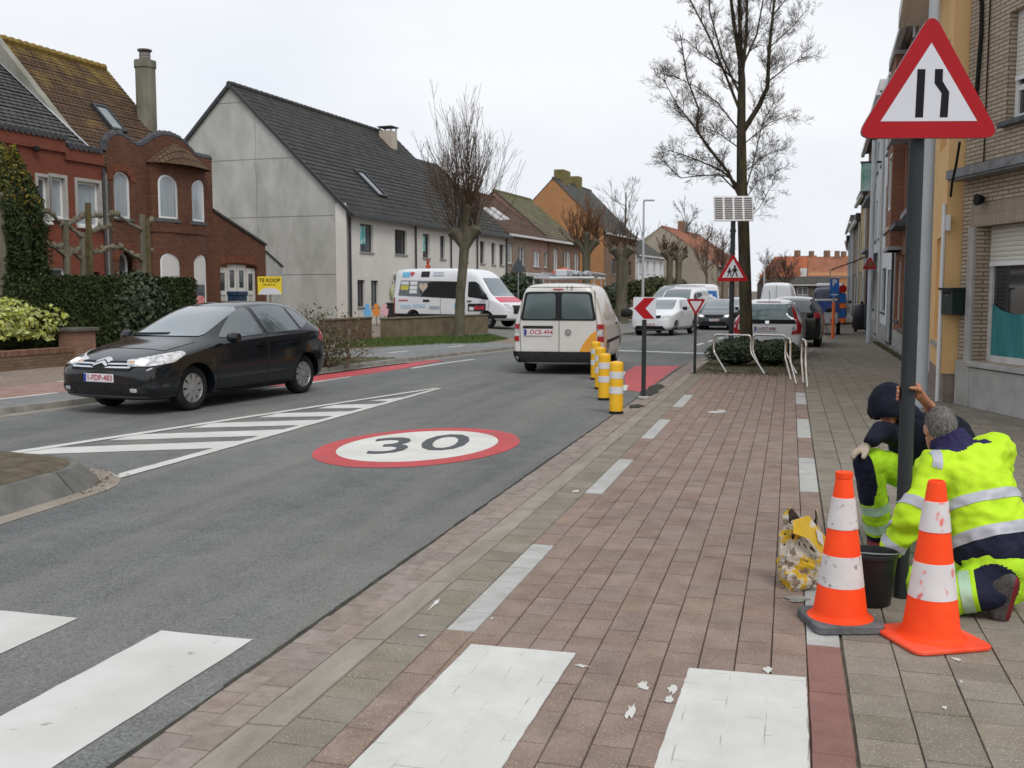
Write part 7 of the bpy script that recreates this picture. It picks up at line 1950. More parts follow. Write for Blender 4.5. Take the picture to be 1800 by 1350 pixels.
for x, y in ((1.95, 0.88), (1.95, -0.88), (-1.9, 0.88), (-1.9, -0.88)): wheel(mbus, x, y, 0.345, 0.22, 'cap')
for v in ('left', 'right'):
 decal(bv, [(-2.75, 1.35), (0.62, 1.22), (0.70, 1.95), (-2.65, 2.02)], v, 'side_window', m_cglass, mbus, 0.005, 0.12, 0.06)
 decal(bv, [(1.02, 1.30), (2.1, 1.18), (1.52, 1.85), (1.35, 1.95), (1.0, 1.95)], v, 'side_window', m_cglass, mbus, 0.005, 0.1, 0.06)
 decal(bv, [(-3.02, .42), (2.9, .42), (2.95, .56), (-3.02, .56)], v, 'skirt', m_trim, mbus, 0.01, 0.2)
 decal(bv, [(-3.08, .55), (-2.92, .55), (-2.92, 1.25), (-3.08, 1.25)], v, 'tail_lamp', m_redl, mbus, 0.008, 0.06)
 seam(bv, [(0.82, .58), (0.82, 2.2)], v, mbus, 0.014); seam(bv, [(2.05, .6), (2.12, 1.16)], v, mbus, 0.014); seam(bv, [(-0.4, .58), (-0.4, 1.25)], v, mbus, 0.014)
 decal(bv, [(1.0, 1.10), (1.22, 1.10), (1.22, 1.15), (1.0, 1.15)], v, 'door_handle', m_trim, mbus, 0.02, 0.05)
cols = {'sky': (0.18, 0.50, 0.75), 'red': (0.5, 0.04, 0.06), 'blk': (0.015, 0.015, 0.018), 'yel': (0.55, 0.52, 0.08), 'wht': (0.72, 0.73, 0.75), 'gry': (0.35, 0.4, 0.48), 'pale': (0.45, 0.60, 0.72), 'skin': (0.5, 0.42, 0.32)}
sp = [((-2.6, -2.15, 2.16, 2.38), 'sky'), ((-1.55, -1.1, 2.16, 2.40), 'blk'), ((-2.62, -2.2, 1.84, 1.97), 'wht'), ((-2.62, -2.2, 1.60, 1.80), 'yel'), ((-2.12, -1.72, 1.82, 1.97), 'wht'), ((-2.12, -1.72, 1.62, 1.78), 'wht'), ((-2.12, -1.72, 1.45, 1.59), 'wht'),
      ((-2.72, -2.2, 1.12, 1.17), 'red'), ((-2.6, -2.0, .80, .95), 'pale'), ((-1.9, -1.2, .85, .98), 'pale'), ((-1.0, -0.45, .78, .9), 'gry'), ((0.35, 0.7, .80, 1.05), 'sky'), ((1.05, 1.95, .70, 1.02), 'blk'), ((-1.35, -1.0, 1.08, 1.18), 'blk'), ((0.45, .72, 1.10, 1.14), 'red'), ((-0.9, -0.3, 2.2, 2.25), 'gry'), ((-0.9, -0.35, 2.32, 2.36), 'gry')]
for (a, b, c, d), k in sp:
 decal(bv, [(a, c), (b, c), (b, d), (a, d)], 'right', 'sponsor_panel', M('vinyl ' + k, cols[k], rough=0.4), mbus, 0.011, 0.2, 0.015)
for sx, cz, w_, k in ((-2.05, 2.30, .12, 'red'), (-1.38, 1.72, .24, 'skin')):
 hp = [(sx + w_ * 0.062 * 16 * math.sin(t) ** 3, cz + w_ * 0.062 * (13 * math.cos(t) - 5 * math.cos(2 * t) - 2 * math.cos(3 * t) - math.cos(4 * t))) for t in [2 * math.pi * i / 24 for i in range(24)]]
 decal(bv, hp, 'right', 'heart_print', M('vinyl ' + k, cols[k], rough=0.4), mbus, 0.012, 0.2)
decal(bv, [(1.12, .74), (1.35, .74), (1.35, .88), (1.12, .88)], 'right', 'sponsor_panel', M('vinyl wht', cols['wht']), mbus, 0.016, 0.2)
decal(bv, [(1.38, .76), (1.88, .78), (1.88, .94), (1.38, .92)], 'right', 'sponsor_panel', M('vinyl red', cols['red']), mbus, 0.016, 0.2)
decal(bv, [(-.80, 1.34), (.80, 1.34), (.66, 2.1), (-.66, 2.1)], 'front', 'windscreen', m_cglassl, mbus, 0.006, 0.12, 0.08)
decal(bv, [(-.86, 1.08), (.86, 1.08), (.80, 1.30), (-.80, 1.30)], 'front', 'bonnet_stripe', M('pink red vinyl', (0.55, 0.10, 0.14), rough=0.4), mbus, 0.005, 0.1)
for s in (1, -1):
 decal(bv, [(s * .55, .80), (s * .86, .84), (s * .84, 1.02), (s * .60, .98)], 'front', 'headlamp', m_clearl, mbus, 0.008, 0.08, 0.03)
 mirror(mbus, 1.95, s * 1.08, 1.35, m_trim, 1.6)
decal(bv, [(-.5, .60), (.5, .60), (.5, .95), (-.5, .95)], 'front', 'grille', m_trim, mbus, 0.008, 0.1, 0.04)
# ---------------------------------------------------------------- smaller cars farther down the street
HATCH = [(2.05, .34, .52, .64, .50, .36), (2.01, .24, .60, .72, .72, .5), (1.85, .2, .68, .80, .82, .62), (1.45, .18, .78, .92, .85, .68), (1.0, .18, .86, 1.02, .855, .70), (0.7, .18, .90, 1.15, .855, .66), (.3, .18, .94, 1.37, .855, .62), (-.1, .18, .95, 1.48, .855, .6), (-.7, .18, .96, 1.52, .855, .595), (-1.4, .18, .97, 1.50, .85, .58), (-1.75, .2, .98, 1.42, .845, .57), (-1.93, .22, .98, 1.25, .83, .55), (-2.02, .26, .95, 1.08, .80, .53), (-2.05, .34, .80, .92, .72, .48)]
SUV = [(2.2, .38, .60, .74, .55, .4), (2.15, .28, .70, .84, .76, .55), (1.98, .24, .80, .93, .87, .66), (1.55, .22, .90, 1.03, .91, .72), (1.1, .22, .97, 1.12, .915, .74), (.8, .22, 1.01, 1.26, .915, .7), (.4, .22, 1.04, 1.48, .915, .66), (0, .22, 1.05, 1.58, .915, .645), (-.7, .22, 1.06, 1.625, .915, .64), (-1.4, .22, 1.07, 1.60, .91, .63), (-1.8, .24, 1.08, 1.5, .9, .61), (-2.05, .27, 1.06, 1.3, .88, .58), (-2.17, .33, 1.0, 1.12, .83, .55), (-2.2, .42, .85, .95, .74, .5)]
BOXV = [(2.6, .40, .65, .80, .66, .5), (2.53, .32, .78, .95, .84, .66), (2.3, .28, .95, 1.10, .93, .74), (1.9, .28, 1.05, 1.25, .96, .8), (1.55, .28, 1.12, 1.6, .965, .78), (1.2, .28, 1.15, 1.92, .965, .78), (.8, .28, 1.18, 2.06, .965, .79), (-1.0, .28, 1.18, 2.12, .965, .8), (-2.3, .28, 1.18, 2.11, .96, .79), (-2.52, .3, 1.18, 2.08, .945, .77), (-2.6, .4, 1.18, 1.95, .88, .7)]
def small_car(name, label, cat, st, mt, cam_x, depth, ang, toward, group=None, z=ASPH_Z, lit=False, zs=1.0, rear_glass=True, win=None):
 """ang: street direction to the right of straight ahead; toward: drives towards the camera"""
 p = c2w(cam_x, depth); a = R(ang) - YAW
 d = Vector((math.sin(a), math.cos(a), 0)) * (-1 if toward else 1)
 L = st[0][0]
 p = p - d * L if toward else p + d * L              # p marks the end nearest to the camera
 t = thing(name, label, cat, (p.x, p.y, z), math.atan2(d.y, d.x), group)
 ax = L * 0.60
 me, bv = hull(st, ((ax, 0.32), (-ax * 1.02, 0.32)), 2, arch_r=0.37)
 me.materials.clear(); me.materials.append(mt); me.materials.append(m_black)
 new_obj('body', me, t); me.polygons.foreach_set('use_smooth', [True] * len(me.polygons)); me.set_sharp_from_angle(angle=R(38))
 W = max(s[4] for s in st)
 for sx in (ax, -ax * 1.02):
  for sy in (W - 0.09, -W + 0.09): wheel(t, sx, sy, 0.32, 0.2, 'five')
 zt = max(s[3] for s in st); zw = st[len(st) // 2][2]
 if st is not BOXV:
  for v in ('left', 'right'):
   decal(bv, [(0.62, zw + .06), (0.05, zt - .16), (-.22, zt - .12), (-.3, zw + .07)], v, 'side_window', m_cglass, t, 0.005, 0.12, 0.04)
   decal(bv, [(-.4, zw + .07), (-.33, zt - .12), (-1.1, zt - .15), (-1.35, zw + .12)], v, 'side_window', m_cglass, t, 0.005, 0.12, 0.04)
   decal(bv, [(L * 0.4, .2), (-L * 0.4, .2), (-L * 0.4, .32), (L * 0.4, .32)], v, 'sill_trim', m_trim, t, 0.006, 0.2)
 else:
  for v in ('left', 'right'):
   decal(bv, [(1.62, zw + .08), (1.1, zt - .38), (0.75, zt - .3), (0.72, zw + .1)], v, 'side_window', m_cglass, t, 0.006, 0.12, 0.04)
   decal(bv, [(0.6, zw + .1), (0.6, zt - .3), (-.5, zt - .3), (-.5, zw + .1)], v, 'side_window', m_cglass, t, 0.006, 0.12, 0.04)
 f0 = next(s for s in st if s[3] > zw + 0.12)
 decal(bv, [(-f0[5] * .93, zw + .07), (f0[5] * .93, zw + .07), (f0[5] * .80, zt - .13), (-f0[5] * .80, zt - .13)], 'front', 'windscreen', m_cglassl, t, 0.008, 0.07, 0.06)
 for s in (1, -1):
  hz = st[2][2]
  hl = decal(bv, [(s * W * .56, hz - .06), (s * W * .90, hz - .02), (s * W * .90, hz + .08), (s * W * .58, hz + .05)], 'front', 'headlamp', m_clearl, t, 0.008, 0.06, 0.02)
  if lit and hl: decal(bv, [(s * W * .62, hz - .03), (s * W * .80, hz - .01), (s * W * .80, hz + .05), (s * W * .64, hz + .035)], 'front', 'lamp_bulb', m_lit, hl, 0.014, 0.06, 0.02)
  mirror(t, 0.62 if st is not BOXV else 1.35, s * (W + 0.02), zw + .1, m_trim)
 hz = st[2][2]
 decal(bv, [(-W * .5, hz - .05), (W * .5, hz - .05), (W * .53, hz + .06), (-W * .53, hz + .06)], 'front', 'grille', m_black, t, 0.012, 0.05, 0.02)
 decal(bv, [(-W * .72, .30), (W * .72, .30), (W * .62, .44), (-W * .62, .44)], 'front', 'lower_grille', m_black, t, 0.012, 0.05, 0.03)
 plate_txt(t, '1-KHB-206', (L + 0.01, 0, .50), (0, 1, 0), (0, 0, 1))
 return t, bv, W, zt, zw, L
m_wp = paint('white car paint', (0.70, 0.71, 0.72)); m_bk = paint('black car paint', (0.005, 0.005, 0.006), 0.12); m_dg = paint('graphite car paint', (0.05, 0.055, 0.062)); m_blu = paint('dark blue car paint', (0.02, 0.03, 0.06))
# parked white hatchback behind the tree, rear view with tall lamps
hx = c2w(0, 0)
t, bv, W, zt, zw, L = small_car('parked_hatchback', 'white parked hatchback with tall red tail lamps behind the street tree', 'car', HATCH, m_wp, (1348 - 900) * 25.6 / 1800, 25.6, 17.5, False)
decal(bv, [(-.66, 1.0), (.66, 1.0), (.56, 1.38), (-.56, 1.38)], 'rear', 'rear_window', M('tinted rear glass', (0.10, 0.14, 0.145), (0.2, 0.26, 0.26), 2.5, 0.06, coat=0.9), t, 0.006, 0.08, 0.04)
decal(bv, [(-.70, .90), (.70, .90), (.67, 1.0), (-.67, 1.0)], 'rear', 'tailgate_trim', m_black, t, 0.008, 0.08, 0.02)
for s in (1, -1):
 decal(bv, [(s * .54, 1.42), (s * .60, 1.36), (s * .74, 1.0), (s * .82, .86), (s * .80, .66), (s * .58, .64), (s * .60, .72), (s * .72, .76), (s * .70, .92), (s * .64, 1.02), (s * .56, 1.30)], 'rear', 'tail_lamp', m_redl, t, 0.014, 0.06)
 decal(bv, [(s * .60, .76), (s * .68, .78), (s * .67, .88), (s * .60, .86)], 'rear', 'reverse_lamp', m_clearl, t, 0.016, 0.05)
decal(bv, [(-.3, 1.425), (.3, 1.425), (.28, 1.445), (-.28, 1.445)], 'rear', 'brake_lamp', m_redl, t, 0.01, 0.06)
hit = bv.ray_cast(Vector((-8, 0, .78)), Vector((1, 0, 0)))[0]; plate_txt(t, '1-UDT-448', (hit.x - 0.02, 0.05, .775), (0, -1, 0), (0, 0, 1), 0.52, 0.11, M('plate dark red', (0.2, 0.05, 0.06)))
decal(bv, [(-.04, .90), (.04, .90), (.05, .97), (-.05, .97)], 'rear', 'emblem', m_chrome, t, 0.02, 0.05)
decal(bv, [(-.7, .28), (.7, .28), (.66, .40), (-.66, .40)], 'rear', 'bumper_insert', m_trim, t, 0.008, 0.08)
MB().tube([(-1.2, 0, 1.5), (-1.5, 0, 1.72)], 0.008, 5).build('aerial', m_trim, t)
t, bv, W, zt, zw, L = small_car('parked_estate', 'black parked car just ahead of the white hatchback', 'car', SUV, m_bk, (1392 - 900) * 31.8 / 1800, 31.8, 18, False)
decal(bv, [(-.62, 1.12), (.62, 1.12), (.54, 1.46), (-.54, 1.46)], 'rear', 'rear_window', m_cglass, t, 0.006, 0.1, 0.04)
for s in (1, -1): decal(bv, [(s * .6, .95), (s * .86, .95), (s * .80, 1.15), (s * .64, 1.12)], 'rear', 'tail_lamp', m_redl, t, 0.01, 0.08)
t, bv, W, zt, zw, L = small_car('parked_van', 'white panel van seen from behind above the parked cars', 'van', BOXV, m_mw, (1363 - 900) * 62 / 1800, 62, 19, False)
t.scale = (1.05, 1.02, 1.14)
seam(bv, [(0, .5), (0, 2.0)], 'rear', t, 0.02)
t, bv, W, zt, zw, L = small_car('dark_parked_van', 'dark blue van parked beside the parking sign', 'van', BOXV, m_blu, (1455 - 900) * 58 / 1800, 58, 19, False)
MB().box(-1.8, .8, -.75, .75, 2.12, 2.35).build('roof_box', m_mw, t, bev=0.08)
tr = c2w((1444 - 900) * 44 / 1800, 44); a = R(18.5) - YAW
tl = thing('trailer', 'small grey trailer with a blue tarpaulin parked at the kerb', 'trailer', (tr.x, tr.y, ASPH_Z), math.atan2(math.cos(a), math.sin(a)))
MB().box(-.1, 2.6, -.65, .65, .5, 1.0).build('box', M('galvanised sheet', (0.40, 0.42, 0.44), (0.5, 0.52, 0.54), 3, 0.45, metal=0.5), tl, bev=0.02)
MB().prism([(-.68, 0), (.68, 0), (.66, .38), (.5, .46), (-.5, .46), (-.66, .38)], -.12, 2.62, 'yz').build('tarpaulin', M('blue tarpaulin', (0.025, 0.06, 0.22), (0.045, 0.09, 0.3), 3, 0.5), tl); tl.children[-1].location = (0, 0, 1.0)
MB().box(-.14, 2.64, -.6, .6, 1.47, 1.53).build('lid_rail', M('pale rail', (0.5, 0.5, 0.5)), tl)
for s in (1, -1):
 w_ = wheel(tl, 1.2, s * .74, .28, .17, 'five'); MB().box(-.13, -.10, s * .45 - .1, s * .45 + .1, .55, .70).build('tail_lamp', m_redl, tl)
# oncoming traffic
G3 = None
t, bv, W, zt, zw, L = small_car('oncoming_suv', 'white oncoming sport utility car half hidden by the chevron sign', 'car', SUV, m_wp, (1141 - 900) * 42.5 / 1800, 42.5, 26, True)
decal(bv, [(-.6, .24), (.6, .24), (.5, .34), (-.5, .34)], 'front', 'skid_plate', M('dull silver', (0.35, 0.35, 0.36), rough=0.4, metal=0.6), t, 0.02, 0.1)
for v in ('left', 'right'): decal(bv, [(2.0, .25), (-2.0, .25), (-2.0, .36), (2.0, .36)], v, 'cladding', m_trim, t, 0.012, 0.2)
t, bv, W, zt, zw, L = small_car('oncoming_van', 'white oncoming van with roof bars behind the white car', 'van', BOXV, m_wp, (1180 - 900) * 51 / 1800, 51, 22, True)
for x in (-1.5, -.3, .9): MB().box(x - .03, x + .03, -.8, .8, 2.14, 2.2).build('roof_bar', m_alu, t)
small_car('oncoming_saloon', 'graphite oncoming car with lit headlamps beside the school sign pole', 'car', HATCH, m_dg, (1254 - 900) * 50 / 1800, 50, 17, True, lit=True)
small_car('oncoming_dark_car', 'dark car just behind the oncoming white van', 'car', SUV, m_bk, (1222 - 900) * 60 / 1800, 60, 20, True)
small_car('far_pale_car', 'pale blue car between the school sign pole and the street tree', 'car', HATCH, paint('pale blue car paint', (0.35, 0.40, 0.5)), (1289 - 900) * 62 / 1800, 62, 18, True)
t, bv, W, zt, zw, L = small_car('parked_box_van', 'white van with blue and orange lettering panel parked on the left', 'van', BOXV, m_mw, (1140 - 900) * 66 / 1800, 66, 60, True)
for v in ('left', 'right'):
 decal(bv, [(-2.3, 1.0), (0.2, 1.0), (0.2, 1.7), (-2.3, 1.7)], v, 'blue_panel', M('blue vinyl', (0.04, 0.16, 0.42), rough=0.4), t, 0.012, 0.2); decal(bv, [(0.3, .8), (2.2, .8), (2.2, 1.7), (0.3, 1.7)], v, 'orange_panel', m_or, t, 0.012, 0.2)
 decal(bv, [(-1.9, 1.2), (-.3, 1.2), (-.3, 1.5), (-1.9, 1.5)], v, 'lettering_band', M('vinyl wht', cols['wht']), t, 0.018, 0.2)
t.scale = (1.0, 1, 1.1)
small_car('far_dark_car', 'dark car parked on the left far behind the delivery van', 'car', HATCH, m_bk, (1098 - 900) * 62 / 1800, 62, 75, True)
small_car('far_red_car', 'red car far down the right kerb', 'car', HATCH, paint('red car paint', (0.25, 0.02, 0.02)), (1478 - 900) * 84 / 1800, 84, 19, False)
# ================================================================ SIGNS, POSTS, CONES, STANDS
m_signred = M('sign red film', (0.36, 0.008, 0.014), (0.40, 0.011, 0.018), 3, 0.5, spec=0.2)
m_signwh = M('sign white film', (0.62, 0.63, 0.68), (0.66, 0.67, 0.71), 3, 0.4)
m_signbk = M('sign black film', (0.012, 0.012, 0.014), rough=0.6, spec=0.15)
m_signback = M('sign back grey', (0.16, 0.165, 0.17), (0.2, 0.205, 0.21), 4, 0.5, metal=0.4)
m_pole = M('dark grey pole paint', (0.020, 0.025, 0.027), (0.032, 0.037, 0.040), 3, 0.5, spec=0.3, stretch=(3, 3, 0.5))
m_gal = M('galvanised steel', (0.30, 0.31, 0.32), (0.42, 0.43, 0.44), 5, 0.4, metal=0.7)
def tri(w, r, up=True, n=6, c=(0, 0)):
 h = w * math.sqrt(3) / 2
 P = [(-w / 2, 0), (w / 2, 0), (0, h)] if up else [(-w / 2, h), (0, 0), (w / 2, h)]
 P = [(x + c[0], z + c[1]) for x, z in P]
 return round_poly(P, r, n)
def plate(name, poly, y0, y1, mt, parent):
 mb = MB()
 mb.prism(poly, y0, y1, 'xz')
 return mb.build(name, mt, parent, recalc=True)
def post(parent, z0, z1, r=0.038, mt=m_pole, x=0.0, y=0.0, name='pole', cap=True):
 o = MB().tube([(x, y, z0), (x, y, z1)], r, 14).build(name, mt, parent, smooth=60)
 if cap: MB().lathe([(r * 1.04, 0), (r * 1.04, 0.03), (r * 0.5, 0.045), (0, 0.047)], 12, (x, y, z1 - 0.02)).build('pole_cap', m_black, parent, smooth=True)
 return o
# --- road narrows sign being set by the workers
sp = gr(1583, 1050)
rn = thing('narrowing_sign', 'new red bordered triangular sign warning of a narrowing on a dark pole', 'road sign', (sp.x, sp.y, 0), R(13.5))
zb = height_at(247, sp); zt_ = height_at(42, sp)
post(rn, -0.02, zt_ - 0.08, 0.038, cap=True)
W_ = 0.735; y0 = -0.075; ox = 0.030
def zsh(poly, dz): return [(x + ox, z + dz) for x, z in poly]
plate('backing', zsh(tri(W_, 0.09), zb + 0.001), y0 + 0.004, y0 + 0.022, m_signback, rn)
plate('red_face', zsh(tri(W_ - 0.002, 0.09), zb + 0.002), y0 + 0.0, y0 + 0.0035, m_signred, rn)
hT = W_ * math.sqrt(3) / 2
inner = [(-0.243, 0.086), (0.243, 0.086), (0.0, 0.086 + 0.390)]
plate('white_face', zsh(inner, zb), y0 - 0.0015, y0 - 0.0004, m_signwh, rn)
plate('straight_bar', zsh([(-0.070, 0.105), (-0.030, 0.105), (-0.026, 0.345), (-0.066, 0.345)], zb), y0 - 0.003, y0 - 0.0018, m_signbk, rn)
plate('kinked_bar', zsh([(0.054, 0.105), (0.094, 0.105), (0.097, 0.23), (0.062, 0.285), (0.062, 0.345), (0.022, 0.345), (0.022, 0.275), (0.059, 0.225)], zb), y0 - 0.003, y0 - 0.0018, m_signbk, rn)
for z in (zb + 0.10, zb + 0.40):
 mb = MB(); mb.lathe([(0.043, -0.02), (0.05, -0.02), (0.05, 0.02), (0.043, 0.02)], 14, (0, 0, z), closed=True); mb.box(-0.09, 0.09, -0.054, -0.044, z - 0.018, z + 0.018); mb.build('clamp', m_gal, rn)
# --- tall pale lamp post behind it
lp_ = gr(1617, 716)
lpo = thing('lamp_post', 'tall pale grey lamp post standing behind the new warning sign', 'lamp post', (lp_.x, lp_.y, 0), R(90))
MB().tube([(0, 0, 0), (0, 0, 1.2), (0, 0, 9.0)], [0.095, 0.088, 0.055], 16).build('pole', M('pale grey coating', (0.40, 0.42, 0.43), (0.47, 0.49, 0.50), 2, 0.5, stretch=(1, 1, 0.3)), lpo, smooth=60)
MB().tube([(0, 0, 9.0), (0.3, 0, 9.35), (1.4, 0, 9.5)], [0.05, 0.04, 0.035], 8).build('arm', m_gal, lpo, smooth=True)
MB().box(1.3, 1.9, -0.13, 0.13, 9.42, 9.54).build('lamp_head', m_gal, lpo, bev=0.03)
MB().box(-0.04, 0.04, -0.098, -0.08, 0.5, 0.9).build('hatch', MATS['pale grey coating'], lpo)
# --- traffic cones
m_cone = M('fluorescent orange', (0.86, 0.055, 0.008), (0.92, 0.075, 0.012), 6, 0.6, 0.05, 60, spec=0.2)
m_conew = M('scuffed white sleeve', (0.64, 0.60, 0.60), (0.72, 0.69, 0.69), 5, 0.55, fleck=((0.74, 0.13, 0.10), 15, 0.60, 0.9))
m_conew2 = M('cracked white sleeve', (0.60, 0.57, 0.56), (0.70, 0.67, 0.66), 5, 0.6, fleck=((0.20, 0.15, 0.15), 26, 0.62, 0.7))
m_conebase = M('grey rubber base', (0.085, 0.088, 0.092), (0.17, 0.175, 0.18), 7, 0.9, 0.3, 60)
m_coneb2 = M('faded orange base', (0.80, 0.07, 0.028), (0.86, 0.12, 0.06), 4, 0.65)
def cone(label, px, py, rot, h, rb, rt, base, bh, bm_, bands, wm, lip=True):
 p = gr(px, py)
 t = thing('traffic_cone', label, 'cone', (p.x, p.y, PAVE_Z + 0.002), rot, 'traffic cones beside the workers')
 rr = lambda f: lerp(rb, rt, f)
 prof = [(rb + 0.03, bh), (rb + 0.012, bh + 0.006), (rb, bh + 0.03), (rt, h - 0.012), (rt - 0.004, h - 0.003), (rt - 0.010, h), (rt - 0.013, h - 0.004), (rt - 0.013, h - 0.08), (0.001, h - 0.081)]
 MB().lathe(prof, 40).build('cone_body', m_cone, t, smooth=50)
 for a, b in bands:
  za, zb_ = a * h, b * h
  fa, fb = (za - bh) / (h - bh), (zb_ - bh) / (h - bh)
  MB().lathe([(rr(fa) + 0.0005, za), (rr(fa) + 0.003, za + 0.001), (rr(fb) + 0.003, zb_ - 0.001), (rr(fb) + 0.0005, zb_)], 40).build('white_band', wm, t, smooth=50)
 q = [(-base / 2, -base / 2), (base / 2, -base / 2), (base / 2, base / 2), (-base / 2, base / 2)]
 o = MB().prism(round_poly(q, 0.06, 6), 0.0, bh, 'xy').build('base', bm_, t, bev=0.006, recalc=True)
 if lip: MB().lathe([(rt + 0.001, h - 0.035), (rt + 0.006, h - 0.03), (rt + 0.006, h - 0.004), (rt, h - 0.001)], 30).build('rim', m_cone, t, smooth=True)
 return t
cone('orange and white cone on a grey rubber base in front of the bucket', 1476, 1097, R(17), 0.765, 0.128, 0.036, 0.345, 0.042, m_conebase, [(0.265, 0.465), (0.635, 0.835)], m_conew2)
cone('orange and white cone on an orange base in front of the kneeling worker', 1636, 1125, R(27), 0.765, 0.130, 0.040, 0.40, 0.022, m_coneb2, [(0.28, 0.50), (0.69, 0.875)], m_conew, False)
# --- bucket
bp_ = gr(1529, 1060)
bk = thing('bucket', 'black builder bucket standing behind the grey based cone', 'bucket', (bp_.x, bp_.y, PAVE_Z))
MB().lathe([(0.0, 0.0), (0.098, 0.0), (0.104, 0.01), (0.130, 0.26), (0.138, 0.262), (0.138, 0.28), (0.131, 0.281), (0.126, 0.265), (0.100, 0.02), (0.0, 0.018)], 32).build('pail', M('black bucket plastic', (0.010, 0.011, 0.012), (0.018, 0.019, 0.02), 10, 0.45), bk, smooth=40)
MB().lathe([(0.0, 0.10), (0.110, 0.10)], 24).build('mortar', M('wet mortar', (0.10, 0.10, 0.095), (0.16, 0.16, 0.15), 20, 0.6, 0.5, 60), bk)
pts = [(0.138 * math.cos(a), 0.02 - 0.13 * math.sin(a) * 0.9, 0.272 + 0.018 * math.sin(a)) for a in [math.pi * k / 16 for k in range(17)]]
MB().tube(pts, 0.004, 6).build('handle', m_gal, bk, smooth=True)
# --- torn paper sack
bg = gr(1412, 1032)
sk = thing('cement_sack', 'crumpled yellow and white paper sack torn open on the pavers', 'sack', (bg.x, bg.y, PAVE_Z), R(20))
r_ = random.Random(5); mb = MB(); nU, nV = 22, 12
grid = []
for j in range(nV + 1):
 f = j / nV; row = []
 for i in range(nU):
  a = 2 * math.pi * i / nU
  cx, cy = math.copysign(abs(math.cos(a)) ** 0.55, math.cos(a)), math.copysign(abs(math.sin(a)) ** 0.55, math.sin(a))
  k = (0.86 + 0.20 * math.sin(f * 5.0 + 1.3 * math.sin(a * 2))) * (1 if f < 0.8 else 1.06)
  sx, sy = 0.112 * k, 0.075 * k * (0.7 + 0.5 * (1 - f))
  n_ = noise.noise(Vector((cx * 2.2, cy * 2.2, f * 4.5))) * 0.036 + r_.uniform(-0.009, 0.009)
  top = 0.40 + 0.045 * math.sin(a * 3 + 1) - 0.15 * max(0, math.cos(a + 1.15)) ** 2
  row.append((cx * sx + n_ * cx + 0.03 * f * f - 0.02, cy * sy + n_ * cy + 0.02 * f, f * top))
 grid.append(row)
vs = [p for row in grid for p in row]
fs = [(j * nU + i, j * nU + (i + 1) % nU, (j + 1) * nU + (i + 1) % nU, (j + 1) * nU + i) for j in range(nV) for i in range(nU)]
mb.add(vs, fs, 0); mb.add([(x * 0.90, y * 0.88, z * 0.985) for x, y, z in vs], [f[::-1] for f in fs], 1)
m_sack = M('yellow white paper', (0.55, 0.35, 0.03), (0.52, 0.48, 0.41), 9.0, 0.8, 0.6, 40, lo=0.44, hi=0.48, fleck=((0.12, 0.07, 0.03), 18, 0.57, 0.8), coord='obj')
sko = mb.build('paper', [m_sack, M('dark sack inside', (0.03, 0.022, 0.015), (0.09, 0.07, 0.05), 20, 1.0)], sk)
fl = MB(); fl.add([(-0.10, -0.085, 0.40), (-0.02, -0.10, 0.43), (0.085, -0.105, 0.30), (0.07, -0.10, 0.20), (-0.015, -0.10, 0.30), (-0.10, -0.09, 0.33), (-0.03, -0.075, 0.40), (0.08, -0.085, 0.28)], [(0, 1, 4, 5), (1, 2, 3, 4), (0, 6, 1), (1, 6, 7, 2)])
fl.build('torn_flap', M('yellow paper', (0.66, 0.42, 0.02), (0.72, 0.5, 0.08), 8, 0.7, fleck=((0.68, 0.66, 0.62), 16, 0.6, 0.9)), sk)
fl = MB(); fl.add([(0.02, -0.11, 0.36), (0.055, -0.115, 0.33), (0.065, -0.112, 0.26), (0.035, -0.108, 0.29)], [(0, 1, 2, 3)]); fl.build('white_label', m_plate, sk)
# spilled mortar on the ground
for (px, py, rx, ry) in ((1400, 1052, 26, 5), (1530, 1085, 18, 7), (1400, 1056, 16, 4)):
 c = gr(px, py); ux = (gr(px + rx, py) - c).length; uy = (gr(px, py - ry) - c).length
 ph = [r_.uniform(0.5, 1.15) for _ in range(15)]
 o = mark('mortar_spill', [(c.x + ux * ph[k] * math.cos(2 * math.pi * k / 15), c.y + uy * ph[(k * 4) % 15] * math.sin(2 * math.pi * k / 15)) for k in range(15)], M('pale mortar dust', (0.26, 0.25, 0.225), (0.34, 0.33, 0.30), 9, 0.95), PAVE_Z + 0.0042 + 0.001 * r_.random()); o.parent = foot
# --- yellow bollards
m_yb = M('yellow bollard plastic', (0.78, 0.42, 0.012), (0.84, 0.48, 0.02), 5, 0.42)
bl = ['front yellow bollard with two white bands, nearest to the camera', 'second yellow bollard from the front', 'third yellow bollard from the front', 'rearmost yellow bollard beside the van']
for i, (px, py) in enumerate(((1083, 727), (1062, 703), (1055, 684), (1047, 667))):
 c = gr(px, py, ASPH_Z)
 b = thing('bollard', bl[i], 'bollard', (c.x, c.y, ASPH_Z + 0.004), 0, 'yellow bollards at the road narrowing')
 r0, H_ = 0.093, 0.70
 MB().lathe([(r0, 0.035), (r0, H_ - 0.04), (r0 * 0.97, H_ - 0.015), (r0 * 0.86, H_ - 0.002), (r0 * 0.3, H_ + 0.008), (0, H_ + 0.01)], 28).build('post', m_yb, b, smooth=40)
 for z in (0.27, 0.475): MB().lathe([(r0 + 0.0005, z), (r0 + 0.003, z + 0.002), (r0 + 0.003, z + 0.093), (r0 + 0.0005, z + 0.095)], 28).build('white_band', M('reflective white', (0.60, 0.60, 0.62), (0.68, 0.68, 0.70), 8, 0.4), b, smooth=40)
 MB().lathe([(r0 + 0.004, 0.0), (r0 + 0.004, 0.03), (r0 * 0.9, 0.036)], 28).build('foot', m_black, b, smooth=40)
